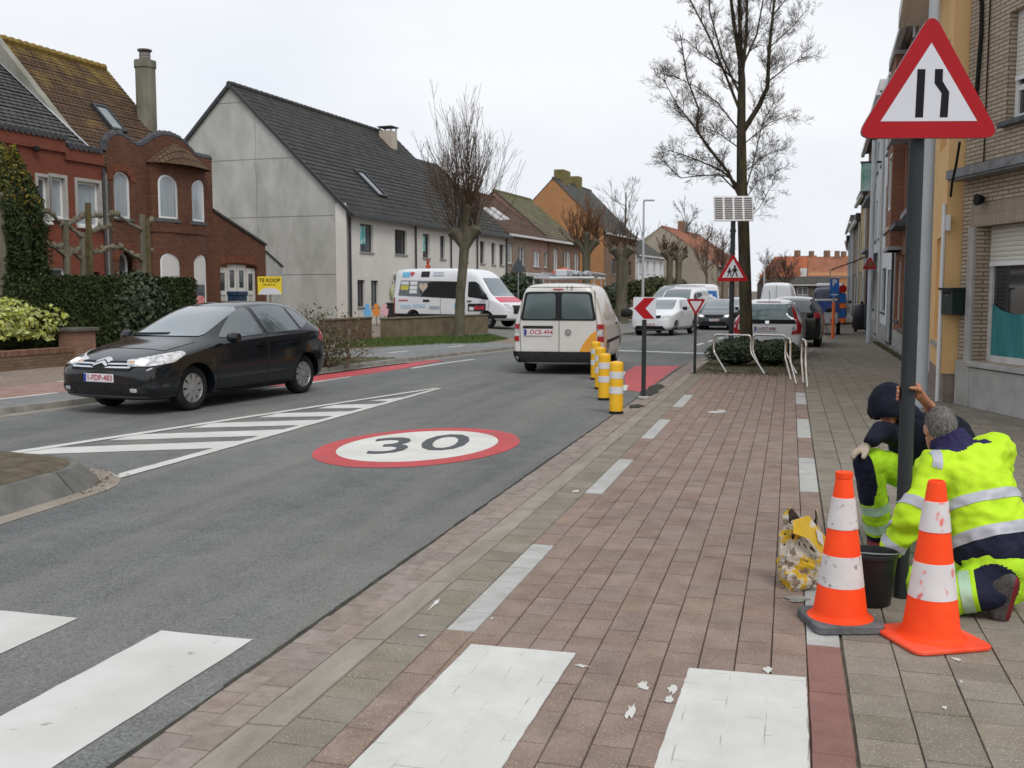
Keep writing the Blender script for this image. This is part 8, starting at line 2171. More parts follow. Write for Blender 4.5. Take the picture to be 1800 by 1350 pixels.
for (px, py, a, b) in ((1118, 714, .10, .22), (1140, 690, .14, .5), (1152, 682, .12, .7)):
 c = gr(px, py); o = mark('gutter_grit', [(c.x + a * math.cos(k) * (1 + 0.3 * math.sin(5 * k)), c.y + b * math.sin(k)) for k in [0.449 * q for q in range(14)]], m_seam, PAVE_Z + 0.003 + a * 0.01)
# --- chevron sign and yield sign
c = gr(1131, 700); ch_ = thing('chevron_sign', 'white square sign with a red chevron pointing left behind the bollards', 'road sign', (c.x, c.y, 0), R(10))
zb, zt_ = height_at(562, c), height_at(522, c); s_ = (zt_ - zb) / 2; zc = (zb + zt_) / 2
post(ch_, 0, zt_ - 0.04, 0.034)
sq = round_poly([(-s_, zb), (s_, zb), (s_, zt_), (-s_, zt_)], 0.03, 4)
plate('backing', sq, -0.05, -0.036, m_signback, ch_); plate('white_face', [(x * 0.995, zc + (z - zc) * 0.995) for x, z in sq], -0.053, -0.0505, m_signwh, ch_)
k = s_ * 0.92
plate('red_chevron', [(-k, zc), (-k * 0.05, zc + k), (k * 0.98, zc + k), (k * 0.10, zc), (k * 0.98, zc - k), (-k * 0.05, zc - k)], -0.0545, -0.0533, m_signred, ch_)
MB().lathe([(0.09, 0.0), (0.09, 0.03), (0.05, 0.035)], 16).build('foot_collar', M('concrete collar', (0.4, 0.39, 0.36), (0.48, 0.47, 0.44), 8, 0.9), ch_)
c = gr(1221, 657); yd = thing('yield_sign', 'small inverted red and white triangular yield sign on a thin dark post', 'road sign', (c.x, c.y, 0), R(8))
zb, zt_ = height_at(555, c), height_at(526, c)
w_ = (zt_ - zb) * 1.18
post(yd, 0, zt_ - 0.06, 0.028)
plate('backing', tri(w_, 0.05, False, 5, (0, zb)), -0.044, -0.032, m_signback, yd); plate('red_face', tri(w_ * 0.995, 0.05, False, 5, (0, zb + 0.001)), -0.047, -0.0445, m_signred, yd)
plate('white_face', tri(w_ * 0.62, 0.02, False, 4, (0, zb + w_ * 0.215)), -0.0485, -0.0473, m_signwh, yd)
# --- school warning sign under a solar panel
c = gr(1284, 637); c = Vector((c.x, c.y, 0)); sc = thing('school_sign', 'dark post with a school crossing triangle and a tilted solar panel', 'road sign', (c.x, c.y, 0), R(12))
post(sc, 0, height_at(386, c), 0.055)
zb, zt_ = height_at(493, c), height_at(438, c); w_ = 0.735
plate('backing', tri(w_, 0.08, True, 5, (0, zb)), -0.085, -0.07, m_signback, sc); plate('red_face', tri(w_ - 0.003, 0.08, True, 5, (0, zb + 0.001)), -0.088, -0.0855, m_signred, sc)
plate('white_face', tri(w_ * 0.66, 0.015, True, 4, (0, zb + 0.085)), -0.09, -0.0885, m_signwh, sc)
def circ(x, z, r, n=10): return [(x + r * math.cos(2 * math.pi * i / n), z + r * math.sin(2 * math.pi * i / n)) for i in range(n)]
fg = MB()
for (x, z, s_) in ((0.045, zb + 0.10, 1.0), (-0.075, zb + 0.10, 0.78)):
 for pl in (circ(x, z + 0.235 * s_, 0.028 * s_), [(x - 0.04 * s_, z + 0.11 * s_), (x + 0.035 * s_, z + 0.11 * s_), (x + 0.03 * s_, z + 0.205 * s_), (x - 0.03 * s_, z + 0.205 * s_)], [(x - 0.035 * s_, z + 0.115 * s_), (x - 0.005 * s_, z + 0.115 * s_), (x - 0.045 * s_, z), (x - 0.07 * s_, z)],
               [(x + 0.0 * s_, z + 0.115 * s_), (x + 0.033 * s_, z + 0.115 * s_), (x + 0.07 * s_, z + 0.0), (x + 0.045 * s_, z)], [(x + 0.025 * s_, z + 0.2 * s_), (x + 0.075 * s_, z + 0.13 * s_), (x + 0.062 * s_, z + 0.12 * s_), (x + 0.02 * s_, z + 0.17 * s_)], [(x - 0.025 * s_, z + 0.2 * s_), (x - 0.085 * s_, z + 0.14 * s_), (x - 0.07 * s_, z + 0.125 * s_), (x - 0.02 * s_, z + 0.17 * s_)]):
  fg.prism(pl, -0.0915, -0.0902, 'xz')
o = fg.build('children_symbol', m_signbk, sc, recalc=True); o['kind'] = 'stuff'
pn = new_obj('solar_panel', None, sc); pn.location = (0.0, -0.10, height_at(387, c)); pn.rotation_euler = (R(-18), 0, 0)
PW, PH = 0.88, 0.60
MB().box(-PW / 2, PW / 2, -0.0, 0.035, 0, PH).build('panel_frame', M('white panel sheet', (0.62, 0.62, 0.62), (0.67, 0.67, 0.67), 3, 0.4), pn, bev=0.004)
cellm = MB().box(-PW / 8 + 0.022, PW / 8 - 0.022, -0.004, -0.0005, -0.019, 0.019).mesh('solar_cell'); cellm.materials.append(M('solar cell', (0.045, 0.043, 0.048), (0.085, 0.08, 0.082), 12, 0.25, rvar=0.15))
for i in range(4):
 for j in range(10):
  o = new_obj('solar_cell', cellm, pn); o.location = (-PW / 2 + PW * (i + 0.5) / 4, 0, 0.035 + (PH - 0.07) * (j + 0.5) / 10)
MB().box(-0.12, 0.12, 0.036, 0.10, 0.1, 0.3).build('bracket', m_pole, pn)
mb = MB(); mb.lathe([(0.056, -0.03), (0.07, -0.03), (0.07, 0.03), (0.056, 0.03)], 12, (0, 0, height_at(404, c)), closed=True); mb.build('clamp', m_pole, sc)
# --- stainless cycle stands
m_inox = M('stainless tube', (0.55, 0.53, 0.50), (0.62, 0.60, 0.57), 6, 0.22, metal=1.0)
def stand_(label, a, b, kick, h=0.74):
 a, b = Vector((a[0], a[1], 0)), Vector((b[0], b[1], 0)); d = (b - a)
 t = thing('cycle_stand', label, 'cycle stand', a, math.atan2(d.y, d.x), 'stainless cycle stands round the tree bed')
 L = d.length; R_ = 0.075
 c_, s_ = math.cos(-math.atan2(d.y, d.x)), math.sin(-math.atan2(d.y, d.x)); kx, ky = kick[0] * c_ - kick[1] * s_, kick[0] * s_ + kick[1] * c_
 arc = lambda cx, a0, a1: [(cx + R_ * math.cos(R(lerp(a0, a1, k / 5))), 0, h - R_ + R_ * math.sin(R(lerp(a0, a1, k / 5)))) for k in range(6)]
 MB().tube(arc(R_, 180, 90) + arc(L - R_, 90, 0), 0.022, 10).build('top_bar', m_inox, t, smooth=True)
 for x in (0, L):
  zk = h * 0.52
  MB().tube([(x, 0, h - R_), (x, 0, zk + 0.06), (x + kx * 0.06, ky * 0.06, zk - 0.02), (x + kx, ky, 0.0)], 0.022, 10).build('leg', m_inox, t, smooth=True)
 return t
stand_('leftmost cycle stand in front of the tree bed', (-1.50, 21.4), (-0.75, 21.25), (0.30, -0.55))
stand_('second cycle stand from the left, in front of the tree', (-0.72, 21.6), (-0.06, 21.4), (0.22, -0.55))
stand_('third cycle stand from the left, seen almost edge on', (-0.07, 19.9), (0.02, 19.1), (0.12, -0.45), 0.76)
stand_('rightmost cycle stand, nearest to the footway', (0.22, 19.3), (0.28, 18.5), (0.04, -0.45), 0.76)
# --- parking sign, far posts and lamps
m_pblue = M('sign blue film', (0.015, 0.10, 0.36), (0.02, 0.12, 0.4), 3, 0.4)
c = gr(1464, 586); pk_ = thing('parking_sign', 'tall blue parking sign with a plate below on a post with an orange sleeve', 'road sign', (c.x, c.y, 0), R(8))
z0, z1 = height_at(512, c), height_at(480, c)
post(pk_, 0, z1, 0.035, m_gal); MB().tube([(0, 0, 0.02), (0, 0, z0 - 0.2)], 0.06, 12).build('orange_sleeve', M('orange sleeve', (0.75, 0.16, 0.03), rough=0.5), pk_, smooth=True)
plate('blue_face', round_poly([(-0.17, z0 + 0.18), (0.17, z0 + 0.18), (0.17, z1), (-0.17, z1)], 0.03, 3), -0.06, -0.045, m_pblue, pk_)
plate('time_plate', [(-0.17, z0), (0.17, z0), (0.17, z0 + 0.16), (-0.17, z0 + 0.16)], -0.06, -0.045, m_pblue, pk_)
tx = text_mesh('letter_p', 'P', 0.34, m_signwh, pk_, 0.001, bold=0.008); stand(tx, (0, -0.064, z1 - 0.17), (1, 0, 0), (0, 0, 1))
plate('time_line', [(-0.12, z0 + 0.06), (0.12, z0 + 0.06), (0.12, z0 + 0.10), (-0.12, z0 + 0.10)], -0.062, -0.0605, m_signwh, pk_)
c = gr(1533, 593); c.x -= 0.12
ws = thing('warning_sign', 'red triangular sign seen at an angle on a tall white post by the wall', 'road sign', (c.x, c.y, 0), R(8))
post(ws, 0, 7.0, 0.085, M('white post', (0.5, 0.52, 0.54), (0.56, 0.58, 0.6), 2, 0.5))
z0 = height_at(464, c); plate('red_face', tri(0.50, 0.05, True, 4, (-0.06, z0)), -0.13, -0.115, m_signred, ws); plate('inner_face', tri(0.30, 0.02, True, 4, (-0.06, z0 + 0.07)), -0.133, -0.1305, M('brown sign film', (0.22, 0.08, 0.04), rough=0.5), ws)
def street_lamp(label, px, depth, top_py, arm, mt=m_gal):
 o = c2w((px - 900) * depth / 1800.0, depth); o.z = 0
 t = thing('street_lamp', label, 'lamp post', o, YAW, 'distant street lamps'); h = height_at(top_py, o)
 MB().tube([(0, 0, -0.3), (0, 0, h)], [0.09, 0.05], 10).build('pole', mt, t, smooth=True)
 MB().box(min(0, arm), max(0, arm), -0.12, 0.12, h, h + 0.09).build('lamp_head', mt, t, bev=0.02); return t
m_lampw = M('pale lamp coating', (0.45, 0.47, 0.49), rough=0.5)
street_lamp('pale street lamp right of the orange gable house', 1129, 58, 346, 0.6, m_lampw)
street_lamp('far pale street lamp above the white panel van', 1341, 92, 452, 0.6, m_lampw)
street_lamp('far street lamp before the row of right hand houses', 1497, 100, 436, -0.7, m_lampw)
street_lamp('far street lamp left of the school sign', 1268, 110, 418, -0.6)
# covered barbecue-like object on the right footway
c = gr(1514, 573); cv_ = thing('covered_cart', 'tall object under a black cover on the right hand footway', 'covered cart', (c.x, c.y, 0), R(10))
prof = [(0.34, 0.12), (0.42, 0.3), (0.41, 0.7), (0.36, 1.05), (0.25, 1.25), (0.04, 1.3)]
mb = MB(); mb.lathe([(r * (1 + 0.03 * math.sin(z * 9)), z) for r, z in prof], 20, sy=0.75); mb.build('cover', M('black cover sheet', (0.012, 0.012, 0.014), (0.03, 0.03, 0.033), 5, 0.5, 0.5, 9), cv_, smooth=60)
for dx in (-0.25, 0.25): MB().lathe([(0.07, -0.02), (0.07, 0.02)], 12, (dx, 0, 0.07), 'y').build('castor', m_black, cv_)
MB().box(-0.05, 0.05, -0.05, 0.05, 1.28, 1.42).build('top_knob', m_black, cv_)
c = gr(1480, 566); bn = thing('banner_post', 'small blue and orange banner post on the far footway', 'banner', (c.x, c.y, 0), R(8))
post(bn, 0, 2.3, 0.02, m_gal)
for k, (z0, mt) in enumerate(((0.25, MATS['orange sleeve']), (0.5, m_pblue), (1.0, MATS['orange sleeve']), (1.3, m_pblue))): MB().box(-0.16, 0.16, -0.03, -0.021, z0, z0 + (0.24 if k % 2 == 0 else 0.45)).build('banner_panel', mt, bn)
MB().lathe([(0.2, -0.01), (0.2, 0.01)], 16, (0, -0.035, 2.0), 'y').build('round_plate', m_signred, bn)
# --- estate board, bins, small things in front of the left houses
x, z = FL.xz(475, 519, -3.6); p0 = FL.p(x, -3.6)
kb_ = thing('sale_board', 'yellow and white board reading TE KOOP on a post before the garage', 'sign board', (p0.x, p0.y, LEFT_Z), YAW)
z1 = height_at(486, p0) - LEFT_Z; z0 = height_at(518, p0) - LEFT_Z; w_ = 42 * w2c(p0)[1] / 1800
post(kb_, 0, z1 - 0.03, 0.03, m_wood, cap=False)
plate('board', [(-w_ / 2, z0), (w_ / 2, z0), (w_ / 2, z1), (-w_ / 2, z1)], -0.06, -0.04, M('yellow board', (0.74, 0.56, 0.02), (0.78, 0.6, 0.04), 3, 0.5), kb_)
arcp = [(w_ * 0.47 * math.cos(math.pi * k / 14), z0 + 0.004 + (z1 - z0) * 0.38 * math.sin(math.pi * k / 14)) for k in range(15)]
plate('white_arc', arcp, -0.063, -0.0605, m_signwh, kb_)
tx = text_mesh('board_text', 'TE KOOP', 0.165, m_signbk, kb_, 0.001, bold=0.004); stand(tx, (0, -0.064, z1 - 0.13), (1, 0, 0), (0, 0, 1))
tx = text_mesh('board_text', '059 805 267', 0.085, m_signbk, kb_, 0.001); stand(tx, (0, -0.064, z1 - 0.27), (1, 0, 0), (0, 0, 1))
def bin_(label, px, py, yoff, h, w, mt, fr=FL):
 x = fr.x(px, yoff); p = fr.p(x, yoff)
 t = thing('wheelie_bin', label, 'bin', (p.x, p.y, LEFT_Z), fr.rz)
 b = MB(); b.add([(-w * .42, -w * .42, .08), (w * .42, -w * .42, .08), (w * .42, w * .42, .08), (-w * .42, w * .42, .08), (-w / 2, -w / 2, h * .9), (w / 2, -w / 2, h * .9), (w / 2, w / 2, h * .9), (-w / 2, w / 2, h * .9)], [(0, 3, 2, 1), (4, 5, 6, 7), (0, 1, 5, 4), (1, 2, 6, 5), (2, 3, 7, 6), (3, 0, 4, 7)]); b.build('tub', mt, t, bev=0.02)
 MB().box(-w * .54, w * .54, -w * .56, w * .54, h * .9, h).build('lid', mt, t, bev=0.025)
 for sx in (-1, 1): MB().lathe([(0.09, -0.025), (0.09, 0.025)], 14, (sx * w * .35, w * .42, 0.09), 'y').build('wheel', m_black, t)
bin_('dark grey wheelie bin beside the canopied door', 690, 545, -0.7, 1.0, 0.5, m_anth)
bin_('dark blue bin in front of the white garage doors', 417, 530, -1.0, 1.55, 0.5, M('dark blue bin plastic', (0.02, 0.045, 0.09), rough=0.5))
for k, (px, mt, lb) in enumerate(((645, M('blue figure', (0.15, 0.4, 0.7), rough=0.5), 'blue cut out garden figure before the cream house'), (661, M('orange figure', (0.7, 0.25, 0.05), rough=0.5), 'orange cut out garden figure before the cream house'), (676, M('pink figure', (0.7, 0.4, 0.45), rough=0.5), 'pink cut out garden figure before the cream house'))):
 p = FL.p(FL.x(px, -1.6), -1.6); t = thing('garden_figure', lb, 'decoration', (p.x, p.y, LEFT_Z), YAW, 'cut out garden figures')
 MB().prism(round_poly([(-0.13, 0.45), (0.13, 0.45), (0.17, 0.75), (0.06, 0.8), (-0.06, 0.8), (-0.17, 0.75)], 0.05), -0.02, 0.02, 'xz').build('body', mt, t, recalc=True); MB().prism(circ(0, 0.9, 0.11), -0.02, 0.02, 'xz').build('head', mt, t, recalc=True); MB().box(-0.02, 0.02, -0.01, 0.01, 0, 0.5).build('stake', m_wood, t)
p = c2w((911 - 900) * 50 / 1800, 50); t = thing('sign_back', 'grey triangular sign seen from behind above the bush', 'road sign', (p.x, p.y, 0), YAW + R(8))
z0, z1 = height_at(478, p), height_at(452, p); post(t, 0, z1 - 0.05, 0.035, m_gal); plate('plate', tri((z1 - z0) * 1.12, 0.06, True, 4, (0, z0)), -0.07, -0.045, M('dark sign back', (0.045, 0.055, 0.065), (0.07, 0.08, 0.09), 3, 0.5), t)
p = FL.p(FL.x(352, -4.5), -4.5); t = thing('round_sign', 'small round pink red plate behind the dark hatchback', 'sign', (p.x, p.y, LEFT_Z), YAW); z0 = height_at(528, p) - LEFT_Z
post(t, 0, z0, 0.02, m_wood, cap=False); MB().lathe([(0.14, -0.01), (0.14, 0.01)], 20, (0, -0.04, z0), 'y').build('disc', M('pink red disc', (0.5, 0.12, 0.12), (0.62, 0.3, 0.28), 12, 0.5), t)
p = c2w((990 - 900) * 72 / 1800, 72); t = thing('parasol', 'orange red parasol in front of the brown brick house', 'parasol', (p.x, p.y, 0)); z1 = height_at(470, p)
post(t, 0, z1, 0.03, m_gal, cap=False); MB().lathe([(1.0, z1 - 0.42), (0.55, z1 - 0.16), (0.02, z1)], 10).build('canopy', M('orange red cloth', (0.5, 0.09, 0.03), (0.58, 0.12, 0.05), 3, 0.8), t)
# ================================================================ THE TWO WORKERS
def capsule(mb, p, q, r0, r1, n=14):
 p, q = Vector(p), Vector(q); d = unit(q - p)
 mb.tube([p - d * r0, p - d * r0 * 0.7, p, q, q + d * r1 * 0.7, q + d * r1], [r0 * 0.05, r0 * 0.72, r0, r1, r1 * 0.72, r1 * 0.05], n)
def ellipsoid(mb, c, rad, rot=None, n=16):
 k = MB(); k.lathe([(max(0.02, math.sin(math.pi * i / 10)), -math.cos(math.pi * i / 10)) for i in range(11)], n)
 R3 = rot or Matrix.Identity(3)
 mb.add([Vector(c) + R3 @ Vector((v[0] * rad[0], v[1] * rad[1], v[2] * rad[2])) for v in k.v], k.f)
def flesh(name, mb, mats, parent, vox=0.010, it=5, wr=0.0, wscale=9.0, stretch=(1, 1, 1)):
 """fuse overlapping shapes into one smooth skin"""
 me = mb.mesh(name); o = bpy.data.objects.new('tmp', me); COL.objects.link(o)
 m = o.modifiers.new('r', 'REMESH'); m.mode = 'VOXEL'; m.voxel_size = vox
 s_ = o.modifiers.new('s', 'SMOOTH'); s_.factor = 0.5; s_.iterations = it
 dg = bpy.context.evaluated_depsgraph_get(); m2 = bpy.data.meshes.new_from_object(o.evaluated_get(dg)); bpy.data.objects.remove(o)
 if wr:
  nn = [v.normal.copy() for v in m2.vertices]
  for v, n in zip(m2.vertices, nn):
   c = Vector((v.co.x * stretch[0], v.co.y * stretch[1], v.co.z * stretch[2])) * wscale
   v.co += n * wr * (1.4 * (0.5 - abs(noise.noise(c))) + 0.5 * noise.noise(c * 2.7))
 m2.name = name; m2.materials.clear()
 for mt in (mats if isinstance(mats, (list, tuple)) else [mats]): m2.materials.append(mt)
 m2.polygons.foreach_set('use_smooth', [True] * len(m2.polygons))
 return new_obj(name, m2, parent)
def zone(o, fn, mi):
 me = o.data
 for p in me.polygons:
  if fn(p.center): p.material_index = mi
def score(o, co, no):
 bm = bmesh.new(); bm.from_mesh(o.data)
 bmesh.ops.bisect_plane(bm, geom=bm.verts[:] + bm.edges[:] + bm.faces[:], plane_co=co, plane_no=unit(no), dist=1e-6)
 bm.to_mesh(o.data); bm.free()
def band(o, co, no, w, name, mt, parent, keep=None, off=0.004):
 """strip of tape round a garment, cut between two parallel planes"""
 no = unit(no); bm = bmesh.new(); bm.from_mesh(o.data)
 for sgn in (-1, 1):
  bmesh.ops.bisect_plane(bm, geom=bm.verts[:] + bm.edges[:] + bm.faces[:], plane_co=Vector(co) + no * w * 0.5 * sgn, plane_no=no * sgn, clear_outer=True, dist=1e-6)
 if keep:
  bmesh.ops.delete(bm, geom=[f for f in bm.faces if not keep(f.calc_center_median())], context='FACES')
 bm.normal_update(); nn = {v: v.normal.copy() for v in bm.verts}
 for v in bm.verts: v.co += nn[v] * off
 me = bpy.data.meshes.new(name); bm.to_mesh(me); bm.free(); me.materials.clear(); me.materials.append(mt)
 for p in me.polygons: p.material_index = 0; p.use_smooth = True
 return new_obj(name, me, parent)
def hand(mb, wrist, palm, tips, thumb, r=0.0095):
 """palm between wrist and knuckles, four bent fingers given as chains, and a thumb from the side of the palm"""
 w, p = Vector(wrist), Vector(palm)
 capsule(mb, w, p, 0.026, 0.030, 10)
 side = unit((Vector(tips[-1][0]) - Vector(tips[0][0])));
 capsule(mb, p - side * 0.022, p + side * 0.022, 0.024, 0.022, 10)
 for i, ch in enumerate(tips):
  ch = [Vector(c) for c in ch]; base = p.lerp(ch[0], 0.25)
  capsule(mb, base, ch[0], r * 1.1, r * 1.05, 8)
  for a, b in zip(ch, ch[1:]): capsule(mb, a, b, r, r * 0.92, 8)
 th = [Vector(c) for c in thumb]
 capsule(mb, w.lerp(p, 0.45), th[0], r * 1.5, r * 1.25, 8)
 for a, b in zip(th, th[1:]): capsule(mb, a, b, r * 1.2, r * 1.05, 8)
m_skin = M('skin', (0.42, 0.20, 0.135), (0.50, 0.26, 0.18), 18, 0.55, 0.15, 120, spec=0.35)
m_skin2 = M('weathered skin', (0.40, 0.16, 0.09), (0.46, 0.21, 0.13), 18, 0.55, 0.15, 120, spec=0.35)
m_hv = M('fluorescent yellow cloth', (0.44, 0.70, 0.020), (0.55, 0.81, 0.035), 7, 0.8, 0.3, 18, fleck=((0.36, 0.50, 0.03), 9, 0.62, 0.5))
m_hv2 = M('fluorescent green yellow cloth', (0.38, 0.68, 0.02), (0.46, 0.76, 0.032), 5, 0.75, 0.35, 26)
m_navy = M('navy work cloth', (0.010, 0.012, 0.028), (0.020, 0.023, 0.045), 9, 0.85, 0.4, 40)
m_navy2 = M('dark blue hoodie', (0.008, 0.010, 0.018), (0.017, 0.020, 0.032), 9, 0.9, 0.3, 60)
m_purple = M('indigo collar', (0.022, 0.018, 0.062), (0.035, 0.03, 0.085), 9, 0.85, 0.3, 40)
m_tape = M('reflective tape', (0.40, 0.41, 0.46), (0.47, 0.48, 0.53), 14, 0.45, spec=0.4)
m_tape2 = M('pale green tape', (0.34, 0.52, 0.36), (0.42, 0.60, 0.44), 14, 0.5)
m_boot = M('worn work boot', (0.045, 0.042, 0.04), (0.10, 0.095, 0.09), 14, 0.85, 0.4, 60)
m_bred = M('dark red rubber', (0.13, 0.012, 0.014), (0.20, 0.03, 0.03), 10, 0.7)
m_glove = M('beige work glove', (0.40, 0.33, 0.26), (0.50, 0.42, 0.34), 16, 0.85, 0.4, 90)
m_hair = M('short grey hair', (0.10, 0.092, 0.085), (0.24, 0.225, 0.21), 60, 0.9, 0.8, 160, stretch=(1, 1, 0.5))
K = at
# --- front worker, kneeling with his back to the camera
B2 = gr(1690, 1075); o2 = Vector((B2.x, B2.y, 0))
def k2(px, py, d): return K(px, py, d) - o2
head, neck = k2(1652, 752, 5.56), k2(1672, 778, 5.52)
chest, mid, waist, hips = k2(1702, 838, 5.46), k2(1726, 898, 5.36), k2(1744, 950, 5.27), k2(1752, 992, 5.22)
lsh, lel, lwr = k2(1640, 822, 5.45), k2(1606, 902, 5.36), k2(1570, 962, 5.42)
rsh, rel, rwr = k2(1750, 792, 5.58), k2(1740, 880, 5.86), k2(1640, 945, 5.78)
lhip, lkn, lan = k2(1722, 998, 5.30), k2(1600, 1030, 5.42), k2(1690, 1042, 5.62)
rhip, rkn, ran = k2(1764, 1000, 5.16), k2(1676, 1052, 5.10), k2(1748, 1045, 5.02)
rheel, rtoe = k2(1776, 1024, 4.98), k2(1758, 1094, 5.02)
def clampz(p, r): return Vector((p.x, p.y, max(p.z, r + 0.004)))
rkn, lkn, lan, ran = clampz(rkn, 0.075), clampz(lkn, 0.075), clampz(lan, 0.05), clampz(ran, 0.06)
fwd = unit(lkn - lhip); fwd.z = 0; fwd = unit(fwd)
b = MB()
look = unit(K(1600, 800, 5.9) - K(1652, 752, 5.56))
ellipsoid(b, head, (0.076, 0.095, 0.108), look.to_track_quat('Y', 'Z').to_matrix())
capsule(b, head + look * 0.05 - Vector((0, 0, 0.04)), head + look * 0.06 - Vector((0, 0, 0.08)), 0.055, 0.04)
capsule(b, neck, head - Vector((0, 0, 0.05)), 0.062, 0.055)
nose = head + look * 0.102 - Vector((0, 0, 0.015)); capsule(b, nose, nose + look * 0.012 - Vector((0, 0, 0.02)), 0.012, 0.015, 8)
sidev = unit(look.cross(Vector((0, 0, 1))))
for sg in (1, -1):
 e = head + sidev * 0.078 * sg - Vector((0, 0, 0.012)); ellipsoid(b, e, (0.012, 0.024, 0.034), look.to_track_quat('Y', 'Z').to_matrix(), 10)
 ey = head + look * 0.088 + sidev * 0.032 * sg + Vector((0, 0, 0.015)); ellipsoid(b, ey, (0.014, 0.012, 0.01), None, 8)
for (p, q, r0, r1) in ((neck, chest, 0.075, 0.11), (chest, mid, 0.14, 0.14), (mid, hips, 0.14, 0.14), (lsh, lel, 0.05, 0.042), (lel, lwr, 0.042, 0.03), (rsh, rel, 0.05, 0.042), (rel, rwr, 0.042, 0.03), (chest, lsh, 0.09, 0.05), (chest, rsh, 0.09, 0.05),
                       (lhip, lkn, 0.08, 0.055), (lkn, lan, 0.052, 0.036), (rhip, rkn, 0.08, 0.055), (rkn, ran, 0.052, 0.036), (ran, rtoe, 0.035, 0.03), (lan, lan + Vector((0.02, 0.12, -0.02)), 0.035, 0.03)): capsule(b, p, q, r0, r1)
hd0 = lwr + Vector((0.0, 0.05, -0.035)); ft = unit(sp + Vector((0, 0, 0)) - (hd0 + o2)); ft.z = 0
tips = []
for i in range(4):
 s0 = hd0 + Vector((0.030 - 0.018 * i, 0.030, -0.028)); tips.append([s0, s0 + Vector((0.004, 0.022, -0.020)), s0 + Vector((0.004, 0.022, -0.046 + 0.004 * abs(i - 1)))])
hand(b, lwr, hd0, tips, [hd0 + Vector((0.035, 0.0, -0.02)), hd0 + Vector((0.045, 0.025, -0.04))])
w2 = flesh('person', b, m_skin, None, 0.0075, 3)
w2.location = (o2.x, o2.y, 0)
tag(w2, 'kneeling worker in a yellow reflective jacket seen from behind beside the sign pole', 'person', 'workers setting the sign')
h_ = MB(); q3 = look.to_track_quat('Y', 'Z').to_matrix()
ellipsoid(h_, head + Vector((0, 0, 0.012)) - look * 0.012, (0.081, 0.098, 0.107), q3)
ho_ = flesh('hair', h_, m_hair, w2, 0.008, 2, 0.004, 40)
bm = bmesh.new(); bm.from_mesh(ho_.data)
bmesh.ops.bisect_plane(bm, geom=bm.verts[:] + bm.edges[:] + bm.faces[:], plane_co=head + look * 0.045 - Vector((0, 0, 0.03)), plane_no=look * 0.8 - Vector((0, 0, 0.6)), clear_outer=True)
bm.to_mesh(ho_.data); bm.free()
j = MB();
for (p, q, r0, r1) in ((chest, mid, 0.192, 0.195), (mid, waist, 0.195, 0.20), (waist, waist.lerp(hips, 0.62), 0.20, 0.198), (chest, lsh + Vector((0.02, 0, 0)), 0.16, 0.10), (chest, rsh, 0.165, 0.10), (neck - Vector((0, 0, 0.03)), chest, 0.11, 0.17),
                       (lsh, lel, 0.098, 0.083), (lel, lwr, 0.083, 0.062), (rsh, rel, 0.095, 0.085), (rel, rwr, 0.085, 0.06)): capsule(j, p, q, r0, r1, 18)
jk = flesh('jacket', j, [m_hv, m_navy, m_purple], w2, 0.010, 6, 0.019, 6.5, (1, 1, 1.5))
ax = unit(k2(1690, 790, 5.5) - k2(1748, 962, 5.25))
hemc = k2(1738, 944, 5.10)
isarm = lambda c: (c - lel).length < 0.20 and (c - mid).length > 0.24
def along(c): return (Vector(c) - hemc).dot(ax)
score(jk, hemc, ax); score(jk, hemc + ax * 0.52, ax)
zone(jk, lambda c: along(c) < 0.0 and not ((Vector(c) - lwr).length < 0.22), 1)
zone(jk, lambda c: (Vector(c) - (neck - Vector((0, 0, 0.01)))).length < 0.135 or (along(c) > 0.52 and (Vector(c) - rsh).length > 0.14 and (Vector(c) - lsh).length > 0.13), 2)
body_only = lambda c: (Vector(c) - lel).length > 0.135 and (Vector(c) - lwr).length > 0.2
band(jk, hemc + ax * 0.03, ax, 0.060, 'reflective_band', m_tape, w2, body_only)
band(jk, hemc + ax * 0.215, ax, 0.055, 'reflective_band', m_tape, w2, lambda c: (Vector(c) - lel).length > 0.12 and (Vector(c) - lsh).length > 0.14)
ua = unit(lel - lsh); fa = unit(lwr - lel)
band(jk, lsh.lerp(lel, 0.86), ua, 0.055, 'reflective_band', m_tape, w2, lambda c: (Vector(c) - lsh.lerp(lel, 0.86)).length < 0.12)
band(jk, lel.lerp(lwr, 0.88), fa, 0.045, 'reflective_band', m_tape, w2, lambda c: (Vector(c) - lwr).length < 0.12)
sl = k2(1648, 812, 5.36); band(jk, sl, unit(lsh - chest), 0.05, 'shoulder_tape', m_tape, w2, lambda c: (Vector(c) - k2(1652, 800, 5.36)).length < 0.07)
c_ = MB(); d_ = unit(neck - chest)
for k in range(16):
 a = 2 * math.pi * k / 16; u = unit(d_.orthogonal()); v = d_.cross(u); o_ = u * math.cos(a) + v * math.sin(a)
 capsule(c_, neck - d_ * 0.05 + o_ * 0.092, neck + d_ * 0.045 + o_ * 0.078, 0.020, 0.015, 8)
flesh('collar', c_, m_purple, w2, 0.008, 3, 0.004, 14)
g_ = MB(); hand(g_, lwr, hd0, tips, [hd0 + Vector((0.035, 0.0, -0.02)), hd0 + Vector((0.045, 0.025, -0.04))], 0.0125); capsule(g_, lwr - fa * 0.03, lwr, 0.05, 0.042)
flesh('glove', g_, m_navy2, w2, 0.006, 2)
t_ = MB()
for (p, q, r0, r1) in ((hips + Vector((0, 0, 0.02)), hips - Vector((0, 0, 0.06)), 0.195, 0.175), (lhip, lkn, 0.115, 0.082), (lkn, lan, 0.08, 0.068), (rhip, rkn, 0.12, 0.084), (rkn, ran, 0.082, 0.070)): capsule(t_, p, q, r0, r1, 16)
tr_ = flesh('trousers', t_, [m_hv2, m_navy], w2, 0.010, 5, 0.011, 8.0)
